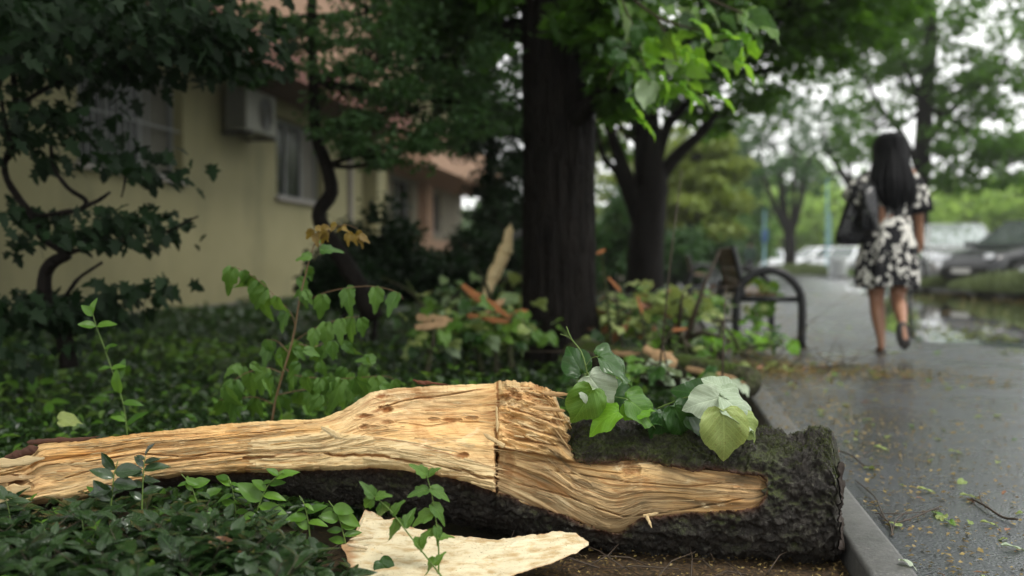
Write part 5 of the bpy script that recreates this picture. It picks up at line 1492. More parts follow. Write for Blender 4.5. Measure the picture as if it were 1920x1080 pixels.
def window(y0, y1, z0, z1, x=WX, bars=True, panes=2, curtain=()):
    w = bbox('window', (x-.24, y0, z0), (x-.22, y1, z1), 'acdark')
    fr = .06
    for (a, b, c_, d) in [(y0, y1, z0, z0+fr), (y0, y1, z1-fr, z1), (y0, y0+fr, z0+fr, z1-fr), (y1-fr, y1, z0+fr, z1-fr)]:
        bbox('frame', (x-.2, a, c_), (x-.14, b, d), 'frame', w)
    pw = (y1-y0-2*fr)/panes
    for k in range(panes):
        a = y0+fr+k*pw
        bbox('pane', (x-.185, a+.03, z0+fr), (x-.178, a+pw-.03, z1-fr), 'curtain' if k in curtain else 'glass', w)
        if k: bbox('frame', (x-.2, a-.03, z0+fr), (x-.15, a+.03, z1-fr), 'frame', w)
    bbox('sill', (x-.12, y0-.08, z0-.06), (x+.07, y1+.08, z0-.002), 'sill', w)
    if bars:
        n = int((y1-y0)/.13)
        for k in range(1, n):
            yy = y0+(y1-y0)*k/n
            if k/n > .72 and curtain: continue
            bbox('bar', (x-.06, yy-.008, z0+.01), (x-.044, yy+.008, z1-.01), 'frame', w)
        bbox('bar', (x-.062, y0, z0+.62), (x-.042, y1, z0+.64), 'frame', w)
    return w
window(*W1, panes=3, curtain=(2,))
window(*W2, panes=3, bars=False, curtain=(2,))
# farther wing, set back, with salmon balconies
FX = -6.75
H2 = [(24.6, 26.6, 1.7, 2.9), (28.6, 30.2, 1.6, 2.8)]
mbx = FX
wall_with_holes('wall', FX-.3, FX, 20.71, 33.5, -.3, 2.95, H2, 'reveal')
bbox('wall', (FX+.002, 24, -.2), (FX+.25, 33.5, 1.35), 'pink')
bbox('balcony', (FX-.2, 22.5, 2.952), (FX+1.5, 33.6, 3.9), 'pink')
bbox('wall', (FX-8, 20.71, 3.902), (FX, 33.5, 9.5), 'wall')
bbox('pier', (FX+.003, 27.2, 1.352), (FX+.28, 27.9, 2.95), 'pink')
bbox('pier', (FX+.003, 22.0, -.2), (FX+.4, 22.6, 2.95), 'wall')
for h in H2:
    window(*h, x=FX, bars=False, panes=2)
# air conditioner
def on_wall(px, py, x):
    dr = _F+(px-960)/FPX*_R+(540-py)/FPX*_U; s_ = x/dr[0]; return _C+s_*dr
a0 = on_wall(462, 160, WX+.42); a1 = on_wall(518, 180, WX+.42); zb = on_wall(462, 246, WX+.42)[2]
ac = empty('air_conditioner', (WX+.2, (a0[1]+a1[1])/2, zb), 'boxy cream air conditioner unit with round fan grille mounted high on the yellow wall', 'air conditioner')
y0_, y1_, z0_, z1_ = a0[1], a1[1], zb+.03, a0[2]
bbox('casing', (WX+.1, y0_, z0_), (WX+.42, y1_, z1_), 'acwhite', ac, bev=.02)
offa = np.array(ac.location)
fy = y0_+(y1_-y0_)*.62; rz_ = (z1_-z0_)*.40
mb = MB(); th = np.linspace(0, 2*np.pi, 32, endpoint=False)
mb.add(np.vstack([np.stack([np.full(32, WX+.424), fy+rz_*np.cos(th), (z0_+z1_)/2+rz_*np.sin(th)], 1), [[WX+.424, fy, (z0_+z1_)/2]]])-offa, np.array([[32, i_, (i_+1) % 32] for i_ in range(32)]))
mb.build('fan_opening', M['acdark'], ac)
for k in range(5):
    r_ = rz_*(k+1)/5
    MB().tube([np.array([WX+.432, fy+r_*math.cos(a), (z0_+z1_)/2+r_*math.sin(a)])-offa for a in np.linspace(0, 2*np.pi, 25)], .006, 5, cap=False).build('grille_ring', M['acwhite'], ac)
for k in range(7):
    zz = z0_+.08+(z1_-z0_-.16)*k/6
    bbox('louvre', (WX+.16, y0_-.012, zz-.012), (WX+.38, y0_-.001, zz+.012), 'acdark', ac)
for yy in (y0_+.12, y1_-.12):
    bbox('bracket', (WX+.002, yy-.02, z0_-.05), (WX+.46, yy+.02, z0_-.01), 'iron', ac)

# ------------------------------------------------------------------ benches
M['benchmetal'] = simple('black_powder_coated_steel', (.008, .0085, .010), .32, .3, 20, .1, spec=.5)
M['benchwood'] = simple('varnished_brown_slat', (.12, .065, .026), .4, .35, 14, .2)
def bench(loc, label, length=2.35, seat=True):
    """near end frame at y=0, bench runs to +y; sits facing +x; x=0 back foot, x=.54 front foot"""
    e = empty('bench', loc, label, 'bench', 'benches along the footpath')
    for yy in (0, length):
        pts = [(0, yy, 0), (0, yy, .36), (.03, yy, .50), (.12, yy, .60), (.25, yy, .645), (.38, yy, .62), (.49, yy, .52), (.54, yy, .38), (.54, yy, 0)]
        MB().tube(smooth_path(pts, 48), .036, 14).build('hoop_leg', M['benchmetal'], e)
        MB().tube([(0.0, yy, .40), (.54, yy, .40)], .024, 12).build('crossbar', M['benchmetal'], e)
        MB().tube(smooth_path([(.06, yy+.03, .38), (.03, yy+.03, .60), (-.03, yy+.03, .85)], 10), .026, 10).build('back_post', M['benchmetal'], e)
    for k, (x, z) in enumerate([(.045, .50), (.025, .605), (.005, .71), (-.015, .80)]):
        A_ = Matrix.Translation((x, 0, z)) @ Matrix.Rotation(D2R(-11), 4, 'Y')
        MB().box((-.014, .06, -.048), (.014, length-.02, .048), A_, bev=.006).build('back_slat', M['benchwood'], e)
    for k in range(3):
        MB().box((.045+k*.10, .05, .425), (.135+k*.10, length-.03, .452), bev=.006).build('seat_slat', M['benchwood'], e)
    return e
p = on_ground(1503, 650); bench((p.x-.54, p.y, 0), 'black hoop ended bench with slatted back and a leafy twig caught on it')
p = on_ground(1345, 556); b2 = bench((p.x-.54, p.y, 0), 'second black hoop ended bench farther along, behind the one with the caught twig')
p = on_ground(1318, 538); bench((p.x-.54, p.y, 0), 'third and farthest black hoop ended bench by the bushes')
# leafy twig caught on the bench
tb_ = empty('caught_twig', V3(1430, 545, 8.7), 'yellow green leafy twig caught on the armrest of the first bench', 'leafy twig')
stem_part(tb_, [V3(1405, 520, 9.0), V3(1430, 530, 8.8), V3(1440, 560, 8.6), V3(1420, 592, 8.5)], .004, M['twig'])
for k in range(46):
    f = random.random(); x = 1408+34*math.sin(f*3.0)+random.gauss(0, 9); y = 515+f*75+random.gauss(0, 5)
    put_leaf(tb_, random.choice(['lindenleaf', 'lindenturn', 'lindenleaf']), V3(x, y, 8.75-.3*f+random.uniform(-.1, .1)), img_dir(random.gauss(0, .6), -1, random.uniform(-.4, .4)), img_dir(random.gauss(0, .6), .5, -1), random.uniform(.06, .11))

# litter bins, poles, signs
M['binwhite'] = simple('white_bin_slats', (.55, .57, .58), .5, .15, 8)
M['bluepaint'] = simple('turquoise_pole_paint', (.08, .19, .22), .45, .2, 10)
M['signblue'] = simple('blue_sign_face', (.03, .08, .17), .4, .1, 10)
bp = foot(1571, 42, .0)
bn = empty('litter_bin', bp, 'white litter bin with dark vertical gaps standing at the edge of the puddle', 'litter bin')
MB().tube([(0, 0, .05), (0, 0, .45), (0, 0, .78)], [.32, .34, .36], 20).build('liner', M['acdark'], bn)
for k in range(18):
    a = 2*np.pi*k/18; ca_, sa_ = math.cos(a), math.sin(a)
    MB().box((-.032, -.012, 0), (.032, .012, .80), Matrix.Translation((.37*ca_, .37*sa_, .02)) @ Matrix.Rotation(a+np.pi/2, 4, 'Z')).build('slat', M['binwhite'], bn, smooth=False)
MB().tube([(0, 0, .80), (0, 0, .87)], [.41, .41], 24).build('rim', M['binwhite'], bn)
def pole(px, d, top_py, r, label, mat='bluepaint', sign=None, cat='pole', name='street_pole', z0=.1):
    b = foot(px, d, z0); h = V3(px, top_py, d).z-z0
    e = empty(name, b, label, cat)
    MB().tube([(0, 0, 0), (0, 0, .3), (0, 0, .32), (0, 0, h)], [r*1.7, r*1.7, r, r*.8], 12).build('post', M[mat], e)
    MB().tube([(0, 0, h), (0, 0, h+.06)], [r*1.3, r*.4], 12).build('cap', M[mat], e)
    if sign:
        w, hh, zz = sign
        MB().box((-w/2, -.10-r, zz-hh/2), (w/2, -.07-r, zz+hh/2), bev=.01).build('sign_plate', M['signblue'], e)
    return e
pole(1550, 45, 338, .045, 'thin turquoise pole rising behind the puddle left of the woman')
pole(1433, 48, 395, .05, 'pole with a small blue sign beside the far walker in green', 'bluepaint', (.3, .6, 1.85))
pole(1556, 60, 400, .05, 'distant turquoise pole behind the white litter bin')

# ------------------------------------------------------------------ cars
M['carblack'] = simple('black_car_paint', (.006, .007, .009), .3, .1, 3, 0, spec=.4, coat=.25)
M['carsilver'] = simple('silver_car_paint', (.38, .39, .40), .25, .1, 3, 0, metal=.5, coat=1.0)
M['carwhite'] = simple('white_car_paint', (.60, .62, .64), .3, .08, 3, 0, coat=.8)
M['carglass'] = simple('car_window_glass', (.30, .34, .33), .04, .1, 2, 0, spec=1.0, metal=.7, coat=1.0)
M['carglassdark'] = simple('dark_car_window_glass', (.10, .12, .115), .05, .1, 2, 0, spec=.8, metal=.5)
M['tyre'] = simple('black_tyre_rubber', (.012, .012, .012), .8, .2, 20)
M['rim'] = simple('alloy_rim', (.30, .31, .32), .3, .1, 9, 0, metal=.8)
M['lamp'] = simple('clear_headlight', (.55, .57, .6), .1, .1, 4, 0, spec=1.0)
M['taillamp'] = simple('red_tail_light', (.35, .015, .012), .2, .1, 4)
M['plate'] = simple('white_number_plate', (.6, .6, .58), .5, .05, 4)
def car(loc, rz, paint, label, suv=False, glass='carglassdark', name='parked_car', L=4.4, Wd=1.8, Hh=1.5):
    """nose towards +x"""
    e = empty(name, loc, label, 'car', 'cars parked beyond the verge', rz)
    xs = np.linspace(-L/2, L/2, 45)
    u = (xs+L/2)/L
    hood = Hh*(.62 if suv else .56); 
    top = np.interp(u, [0, .03, .12, .70, .74, .95, 1], [hood*.72, hood*.92, hood*1.0, hood*.99, hood*.97, hood*.80, hood*.50])
    bot = np.interp(u, [0, .04, .96, 1], [.38, .24, .24, .36])
    hw = Wd/2*np.interp(u, [0, .06, .2, .8, .95, 1], [.80, .93, 1, 1, .90, .70])
    prof = [(0, 0), (.80, .0), (.97, .12), (1.0, .40), (.98, .72), (.90, .94), (.70, 1.0), (0, 1.03)]
    sec = [(a, b) for a, b in prof]+[(-a, b) for a, b in prof[::-1][1:-1]]
    k = len(sec)
    Vv = np.array([[xs[i_], hw[i_]*a, bot[i_]+(top[i_]-bot[i_])*b] for i_ in range(45) for a, b in sec])
    # wheel arches
    for wx in (-L*.30, L*.31):
        dx = Vv[:, 0]-wx; dz = Vv[:, 2]-.34; m = (np.hypot(dx, dz) < .40) & (np.abs(Vv[:, 1]) > Wd*.3)
        Vv[m, 1] *= .80
    i = np.arange(44)[:, None]*k; j = np.arange(k)[None]; j2 = (j+1) % k
    F = np.stack([i+j, i+j2, i+k+j2, i+k+j], -1).reshape(-1, 4)[:, ::-1]
    caps = [[q for q in range(k)], [44*k+q for q in range(k)][::-1]]
    t1 = [[c_[0], c_[q], c_[q+1]] for c_ in caps for q in range(1, k-1)]
    MB().add(Vv, [F, np.array(t1)]).build('body', M[paint], e)
    # cabin: roof and posts, then glass set just proud
    r0, r1, r2, r3 = (.02, .10, .56, .76) if suv else (.06, .20, .52, .76)
    X = lambda q: -L/2+L*q
    bw, tw_ = Wd/2*.93, Wd/2*.74
    zb_, zt = hood*.96, Hh
    base = [(X(r0), bw, zb_), (X(r3), bw, zb_), (X(r3), -bw, zb_), (X(r0), -bw, zb_)]
    topv = [(X(r1), tw_, zt-.04), (X(r2), tw_, zt-.03), (X(r2), -tw_, zt-.03), (X(r1), -tw_, zt-.04)]
    bm = bmesh.new(); vs = [bm.verts.new(v_) for v_ in base+topv]
    for f in [(0, 1, 5, 4), (2, 3, 7, 6), (1, 2, 6, 5), (3, 0, 4, 7), (4, 5, 6, 7)]: bm.faces.new([vs[q] for q in f])
    bmesh.ops.recalc_face_normals(bm, faces=bm.faces[:])
    bmesh.ops.bevel(bm, geom=bm.edges[:], offset=.05, segments=3, affect='EDGES', profile=.5)
    MB().bm(bm).build('roof', M[paint], e)
    def quad(name, a, b, c_, d, mat, out):
        P_ = [Vector(a), Vector(b), Vector(c_), Vector(d)]; n_ = (P_[1]-P_[0]).cross(P_[3]-P_[0]).normalized()
        if n_.dot(Vector(out)) < 0: n_ = -n_
        V_ = [p_+n_*.012 for p_ in P_]+[p_-n_*.02 for p_ in P_]
        return MB().add(np.array([list(v_) for v_ in V_]), np.array([[0,1,2,3],[7,6,5,4],[0,4,5,1],[1,5,6,2],[2,6,7,3],[3,7,4,0]])).build(name, M[mat], e, smooth=False)
    def lerp(a, b, f): return tuple(a[q]+(b[q]-a[q])*f for q in range(3))
    def panel(name, A_, B_, C_, D_, u0, u1_, v0, v1, mat, out):
        g = lambda u_, v_: lerp(lerp(A_, B_, u_), lerp(D_, C_, u_), v_)
        return quad(name, g(u0, v0), g(u1_, v0), g(u1_, v1), g(u0, v1), mat, out)
    panel('windscreen', base[1], base[2], topv[2], topv[1], .08, .92, .10, .92, glass, (1, 0, 0))
    panel('rear_window', base[3], base[0], topv[0], topv[3], .10, .90, .14, .88, glass, (-1, 0, 0))
    for sgn, A_, B_, C_, D_ in ((1, base[0], base[1], topv[1], topv[0]), (-1, base[3], base[2], topv[2], topv[3])):
        for (a, b) in ((.07, .33), (.36, .62), (.65, .93)):
            panel('side_window', A_, B_, C_, D_, a, b, .12, .88, 'carglassdark', (0, sgn, 0))
        for wx in (-L*.30, L*.31):
            w_ = MB().tube([(wx, sgn*(Wd/2-.21), .33), (wx, sgn*(Wd/2-.20), .33), (wx, sgn*(Wd/2-.03), .33), (wx, sgn*(Wd/2-.01), .33)], [.28, .33, .33, .27], 24).build('wheel', M['tyre'], e)
            MB().tube([(wx, sgn*(Wd/2-.02), .33), (wx, sgn*(Wd/2+.004), .33)], [.21, .19], 18).build('rim', M['rim'], w_)
        quad('headlight', (L/2-.16, sgn*Wd*.27, hood*.70), (L/2-.10, sgn*Wd*.41, hood*.70), (L/2-.16, sgn*Wd*.41, hood*.82), (L/2-.20, sgn*Wd*.27, hood*.82), 'lamp', (1, 0, 0))
        quad('tail_light', (-L/2-.0, sgn*Wd*.30, hood*.62), (-L/2+.05, sgn*Wd*.44, hood*.62), (-L/2+.08, sgn*Wd*.44, hood*.85), (-L/2+.02, sgn*Wd*.30, hood*.85), 'taillamp', (-1, 0, 0))
        MB().box((L*.20, sgn*(Wd/2+.03)-.07, hood*.98), (L*.26, sgn*(Wd/2+.03)+.07, hood*1.10), bev=.02).build('wing_mirror', M[paint], e)
    MB().box((L/2-.05, -Wd*.22, .34), (L/2+.006, Wd*.22, .50), bev=.01).build('grille', M['acdark'], e)
    MB().box((L/2-.02, -.26, .40), (L/2+.02, .26, .51)).build('number_plate', M['plate'], e, smooth=False)
    return e
car(foot(1788, 27, .05), D2R(-98), 'carsilver', 'pale silver car with bright reflecting windscreen behind the woman', True, glass='carglass', L=4.5, Wd=1.9, Hh=1.72)
car(foot(1945, 23.5, .05), D2R(-150), 'carblack', 'black estate car with green reflecting side windows at the right frame edge', True, L=4.7, Wd=1.85, Hh=1.68)
car(foot(1447, 66, .05), D2R(-95), 'carwhite', 'distant white car beside the pole with the small blue sign', L=4.2)
car(foot(1527, 56, .05), D2R(-150), 'carwhite', 'distant white car parked left of the turquoise pole', L=4.4)
car(foot(1586, 54, .05), D2R(-120), 'carwhite', 'distant white car parked right of the turquoise pole above the litter bin', L=4.4)
car(foot(1640, 60, .05), D2R(-120), 'carsilver', 'distant silver car hidden mostly behind the woman', L=4.4)
car(foot(1265, 70, .05), D2R(-95), 'carsilver', 'tiny distant silver car beyond the farthest bench', L=4.2)
car(foot(1335, 80, .05), D2R(-95), 'carwhite', 'tiny distant white car seen over the second bench', L=4.2)

# ------------------------------------------------------------------ verge grass and shrubs
def tufts(name, n, region, h, w, mat, seed, lean=.35):
    r = np.random.default_rng(seed); X, Y, hh = region(r, n)
    z = np.where((X > 7.5) & (X < 11.5), .1, .06)
    base_ = np.stack([X, Y, z-.01], 1)
    tip = np.stack([r.normal(0, lean, n), r.normal(0, lean, n), np.ones(n)], 1); nrm = r.normal(0, 1, (n, 3))
    arr = scatter_arrays(LEAF2, base_, tip, nrm, h*hh*r.uniform(.6, 1.2, n), r.random(n), np.full(n, w/h*2))
    return leaves_obj(name, [arr], M[mat], kind='stuff')
M['vergegrass'] = leaf_mat('verge_grass', (.05, .10, .025), (.15, .22, .06), rough=.6, transl=.3, tcol=(.25, .35, .08))
M['lavender'] = leaf_mat('grey_green_grass', (.12, .16, .07), (.24, .29, .14), rough=.6, transl=.3, tcol=(.3, .38, .12))
def reg_v(r, n):
    Y = 14+r.random(n)**1.4*75; X = r.uniform(7.6, 11.3, n); return X, Y, .7+.5*vnoise(X*.9, Y*.5, 0, 3)
tufts('verge_grass', 42000, reg_v, .26, .03, 'vergegrass', 3)
def reg_m(r, n):
    Y = r.uniform(20, 130, n); X = 24+r.random(n)*30; return X, Y, np.full(n, 1.)
tufts('meadow_grass', 16000, reg_m, .5, .12, 'vergegrass', 4)
for q, (px, d, rx, hh, lab) in enumerate([(1895, 20.5, .9, .42, 'mound of grey green grass in front of the black car'), (1835, 21.5, .6, .30, 'smaller grey green mound between the silver car and the kerb'),
                                         (1765, 24, .6, .28, 'low grassy mound in front of the silver car'), (1960, 19.5, .9, .5, 'tall grey green mound cut by the frame edge beside the black car'),
                                         (1500, 44, 1.6, .55, 'soft green grass mound on the verge left of the litter bin'), (1545, 50, 1.4, .5, 'pale grass mound behind the litter bin')]):
    b = foot(px, d, .1); e = empty('grass_mound', b, lab, 'ornamental grass', 'grass mounds on the verge')
    r = np.random.default_rng(q+5); n = 2600
    a = r.uniform(0, 6.28, n); rr_ = rx*np.sqrt(r.random(n))
    P_ = np.stack([rr_*np.cos(a), rr_*np.sin(a), 0*a], 1)
    hgt_ = hh*np.sqrt(np.clip(1-(rr_/rx)**2, .08, 1))*r.uniform(.7, 1.2, n)
    tip = np.stack([P_[:, 0]*.6/rx+r.normal(0, .2, n), P_[:, 1]*.6/rx+r.normal(0, .2, n), np.ones(n)], 1)
    leaves_obj('blades', [scatter_arrays(LEAF2, P_, tip, r.normal(0, 1, (n, 3)), hgt_, r.random(n), np.full(n, .16))], M['lavender'], e, kind='stuff')

# wall of woods far off closing the view
rng = np.random.default_rng(8)
n = 60000
a = rng.uniform(D2R(-62), D2R(62), n); rr_ = rng.uniform(120, 150, n)
Z = rng.random(n)**1.1*(8+3*vnoise(a*14, 0, 0, 3)+2*vnoise(a*45, 1, 0, 3))
pos = np.stack([np.sin(a)*rr_, np.cos(a)*rr_, Z], 1)
tip = rng.normal(0, 1, (n, 3)); nrm = rng.normal(0, .8, (n, 3))+np.array([0, -.4, .8])
M['farwood'] = leaf_mat('far_woods_leaf', (.05, .11, .03), (.13, .22, .06), rough=.6, transl=.3, tcol=(.2, .34, .08))
leaves_obj('woods', [scatter_arrays(LEAF2, pos, tip, nrm, rng.uniform(1.0, 2.0, n), rng.random(n), np.full(n, 1.6))], M['farwood'], kind='stuff')
# ------------------------------------------------------------------ storm debris behind the log
def fallen_branch(label, pts, d, r0, r1, nleaf, kinds, size=.10, spread=(20, 12), seed=0, name='fallen_branch', sub=5, bark='barkmoss'):
    rnd = random.Random(seed)
    dd = d if hasattr(d, '__len__') else [d]*len(pts)
    W_ = [V3(x, y, q) for (x, y), q in zip(pts, dd)]
    e = empty(name, W_[0], label, 'fallen branch')
    off = np.array(e.location)
    P_ = smooth_path([np.array(w) for w in W_], 30)
    MB().tube(P_-off, np.linspace(r0, r1, len(P_)), 10, .15, seed).build('limb', M[bark], e)
    for k in range(sub):
        a = P_[rnd.randrange(len(P_)//3, len(P_))]; v_ = np.array([rnd.gauss(0, .35), rnd.gauss(0, .3), abs(rnd.gauss(0, .25))])
        MB().tube(np.array([a, a+v_*.5+[0, 0, .05], a+v_])-off, [r1, r1*.6, r1*.3], 5).build('twig', M['twig'], e)
    for k in range(nleaf):
        f = rnd.random(); a = P_[int(f*(len(P_)-1))]
        v_ = np.array([rnd.gauss(0, spread[0]), rnd.gauss(0, .15), rnd.gauss(0, spread[1])])
        pos = a+RV_*v_[0]*d_mean(dd)/FPX+np.array([0, v_[1], abs(v_[2])*d_mean(dd)/FPX])
        an = rnd.uniform(0, 6.28)
        put_leaf(e, rnd.choice(kinds), pos, (math.cos(an), math.sin(an), rnd.gauss(-.2, .5)), (rnd.gauss(0, .5), rnd.gauss(-.2, .5), 1), size*rnd.uniform(.65, 1.25), rnd.randrange(5))
    return e
RV_ = _R
d_mean = lambda q: sum(q)/len(q)
G = ['lindenleaf', 'lindenturn', 'lindenleaf', 'lindenleaf', 'lindendark', 'lindendark']
Y_ = ['lindenturn', 'lindenturn', 'lindenleaf', 'lindenturn', 'lindendark', 'browndry']
fallen_branch('leafy torn branch piled up right of the big trunk', [(1130,620),(1180,590),(1250,575),(1310,590)], [7.2,7.3,7.5,7.6], .03, .01, 190, Y_, .10, (36, 17), 1)
fallen_branch('wilting yellow green branch lying low right of the big trunk', [(1120,640),(1180,610),(1240,580),(1300,600)], [6.6,6.7,6.8,7.0], .02, .008, 150, Y_, .095, (36, 18), 2)
fallen_branch('fresh green branch lying in front of the first bench', [(1240,650),(1320,655),(1390,650),(1455,640)], [6.7,6.9,7.2,7.5], .02, .008, 90, ['lindenleaf', 'lindenleaf', 'lindendark', 'lindenbr'], .09, (20, 20), 3)
fallen_branch('grey bare limb end slanting toward the kerb behind the log', [(1225,615),(1270,640),(1310,668),(1340,690)], [6.9,6.4,6.0,5.7], .04, .022, 10, G, .08, (14, 8), 4)
fallen_branch('broad leaves heaped left of the big trunk below the orange splinters', [(800,660),(860,640),(930,630),(985,650)], [6.0,6.0,6.1,6.2], .02, .008, 270, ['lindenleaf', 'lindenturn', 'lindenleaf', 'lindendark', 'lindenleaf'], .095, (30, 30), 5)
fallen_branch('leafy torn branch behind the orange planks left of the big trunk', [(850,600),(900,580),(950,570),(985,590)], [7.3,7.4,7.4,7.4], .03, .01, 190, G, .10, (34, 22), 6)
fallen_branch('wilted drooping leaves trailing by the foot of the second bench', [(1290,600),(1330,575),(1350,590)], [8.8,9.0,9.3], .012, .006, 46, Y_, .10, (20, 16), 7)
fallen_branch('thin leafy branch right behind the mossy end of the log', [(1120,710),(1200,700),(1290,712),(1370,730)], [4.6,4.6,4.5,4.3], .015, .006, 44, ['lindenleaf', 'lindendark', 'lindenpale'], .075, (26, 10), 8)
fallen_branch('dark thin twig tangle across the footpath edge below the first bench', [(1330,690),(1420,688),(1520,690),(1610,688)], [6.5,6.6,6.6,6.6], .008, .004, 26, ['lindenturn', 'browndry', 'lindenturn'], .06, (40, 3), 9, sub=14)
# second trunk, mossy, lying from the big linden toward the kerb
s2 = empty('storm_felled_log', V3(1110, 690, 5.6), 'mossy fallen trunk with orange torn wood lying from the big linden toward the kerb', 'log')
off = np.array(s2.location)
P_ = smooth_path([V3(1080, 668, 5.9), V3(1180, 682, 5.5), V3(1300, 700, 5.1), V3(1412, 716, 4.8)], 40)
MB().tube(P_-off, np.linspace(.10, .065, len(P_)), 22, .3, 5).build('bark', M['barkmoss'], s2)
def strip(parent, p0, p1, w0, w1, seed, mat='wood', stainv=.2, palev=.3, bend=0.0, thick=.3, name='torn_wood'):
    o = splinter(p0, p1, w0, w1, thick, seed, mat=mat, name=name, bend=bend, stainv=stainv, palev=palev, parent='none')
    o.parent = parent; o.matrix_parent_inverse = Matrix.Translation(-Vector(parent.location)); return o
M['palewood'] = simple('pale_yellow_torn_wood', (.72, .55, .30), .6, .25, 14, .4)
M['freshorange'] = simple('fresh_orange_torn_wood', (.40, .25, .13), .65, .45, 30, .6)
M['orangebark'] = simple('bright_orange_inner_bark', (.34, .13, .045), .7, .5, 30, .6)
strip(s2, (1206, 652, 5.25), (1275, 690, 5.1), 16, 26, 3, 'freshorange')
strip(s2, (1222, 676, 5.2), (1262, 660, 5.2), 14, 8, 4, 'freshorange')
strip(s2, (1285, 690, 5.0), (1400, 718, 4.75), 12, 14, 5, 'freshorange', thick=.2)
strip(s2, (1120, 662, 5.5), (1200, 664, 5.3), 12, 10, 6, 'freshorange')
# upright splintered branch left of the big trunk
ub_ = empty('splintered_branch', V3(900, 560, 7.0), 'upright torn branch with pale yellow split face leaning left of the big trunk', 'broken branch')
off = np.array(ub_.location)
strip(ub_, (898, 582, 7.0), (944, 478, 6.96), 12, 26, 1, 'palewood', .1, .7, -.03, .5)
strip(ub_, (925, 520, 6.97), (960, 442, 6.94), 18, 24, 3, 'palewood', .1, .7, .02, .5)
strip(ub_, (946, 476, 6.93), (958, 418, 6.93), 26, 8, 2, 'palewood', 0, 1, 0, .5)
MB().tube(smooth_path([V3(890, 696, 7.05), V3(905, 560, 7.05), V3(925, 500, 7.03), V3(950, 450, 7.03)], 16)-off, [.03]*5+[.035]*3+[.03]*8+[.012]*(len(smooth_path([V3(890, 696, 7.05), V3(905, 560, 7.05), V3(925, 500, 7.03), V3(950, 450, 7.03)], 16))-16), 10, .3, 2).build('bark', M['barkmoss'], ub_)
stump = empty('broken_limb', V3(930, 555, 7.5), 'thick grey broken limb with reddish torn top behind the splintered branch', 'broken branch')
off = np.array(stump.location)
MB().tube(smooth_path([V3(880, 684, 7.5), V3(918, 560, 7.5), V3(940, 510, 7.5)], 10)-off, .085, 14, .3, 3).build('bark', M['barkmoss'], stump)
MB().tube(smooth_path([V3(930, 560, 7.5), V3(975, 528, 7.3), V3(1010, 520, 7.2)], 10)-off, .06, 12, .2, 4).build('limb', M['barkmoss'], stump)
MB().tube(smooth_path([V3(955, 446, 7.4), V3(985, 436, 7.4)], 6)-off, .03, 10, .2, 4).build('stub', M['kerb'], stump)
for q, (a, b, w0, w1, mt, lab) in enumerate([((864,535,6.6),(962,598,6.4),13,16,'orangebark','bright orange torn plank slanting down toward the big trunk'),
    ((905,592,6.5),(947,560,6.5),10,14,'freshorange','short pale torn plank crossing behind the bright orange one'),
    ((780,596,6.3),(850,600,6.3),14,16,'freshorange','pale wood chunk lying left of the crossed planks'),
    ((778,614,6.25),(840,608,6.25),12,14,'freshorange','second pale wood chunk lying in front of the left one'),
    ((875,590,6.5),(985,612,6.4),12,10,'orangebark','long dark orange plank lying below the crossed planks'),
    ((956,590,6.6),(990,582,6.6),12,10,'orangebark','small orange bark scrap touching the big trunk'),
    ((1118,476,6.9),(1136,468,6.9),6,8,'orangebark','small orange bark scrap hanging right of the big trunk'),
    ((1140,520,7.0),(1165,548,7.0),6,8,'orangebark','orange bark strip in the leaf pile right of the big trunk'),
    ((1195,555,6.8),(1205,590,6.8),7,6,'orangebark','upright orange bark sliver in the leaf pile'),
    ((1260,620,6.6),(1290,616,6.6),8,6,'orangebark','flat orange bark scrap between the leaf pile and green branch')]):
    a = (a[0], a[1], a[2]-.55); b = (b[0], b[1], b[2]-.55)
    o = splinter(a, b, w0*.9, w1*.9, .14, 40+q, mat=mt, name='wood_splinter', parent='none', stainv=.2, palev=.4)
    tag(o, lab, 'wood splinter')
tg = empty('fallen_branch', V3(900, 600, 6.6), 'tangle of bare dark broken branches among the orange planks left of the big trunk', 'fallen branch')
rt = random.Random(31)
for k in range(16):
    x0 = rt.uniform(790, 980); y0 = rt.uniform(570, 650); x1 = x0+rt.uniform(-110, 90); y1 = y0-rt.uniform(-20, 90); d0 = rt.uniform(6.0, 7.2)
    stem_part(tg, [V3(x0, y0, d0), V3((x0+x1)/2+rt.gauss(0, 8), (y0+y1)/2+rt.gauss(0, 8), d0), V3(min(x1, 985), y1, d0+rt.uniform(-.3, .3))], (rt.uniform(.008, .022), .004), M['barkmoss'], 'branch', 7)
for (x0, y0, x1, y1, x2, y2, d0) in [(905,700,885,600,868,535,6.05),(960,690,955,640,960,596,5.85),(800,700,812,640,812,598,5.75),(930,700,930,650,928,575,5.95)]:
    stem_part(tg, [V3(x0, y0, d0), V3(x1, y1, d0), V3(x2, y2, d0)], (.018, .008), M['barkmoss'], 'branch', 7)
tg = empty('fallen_branch', V3(1200, 640, 6.4), 'tangle of bare grey broken branches in the leaf heap right of the big trunk', 'fallen branch')
for k in range(18):
    x0 = rt.uniform(1130, 1400); y0 = rt.uniform(590, 690); x1 = x0+rt.uniform(-120, 110); y1 = y0-rt.uniform(-25, 70); d0 = rt.uniform(5.9, 7.0)
    stem_part(tg, [V3(x0, y0, d0), V3((x0+x1)/2+rt.gauss(0, 8), (y0+y1)/2+rt.gauss(0, 8), d0), V3(max(x1, 1125), y1, d0+rt.uniform(-.3, .3))], (rt.uniform(.008, .02), .004), M['barkmoss'], 'branch', 7)
for (x0, y0, x1, y1, x2, y2, d0) in [(1150,700,1140,580,1127,472,6.36),(1172,700,1160,600,1152,532,6.46),(1225,700,1210,640,1200,560,6.26),(1290,700,1284,650,1275,618,6.06)]:
    stem_part(tg, [V3(x0, y0, d0), V3(x1, y1, d0), V3(x2, y2, d0)], (.014, .005), M['barkmoss'], 'branch', 7)
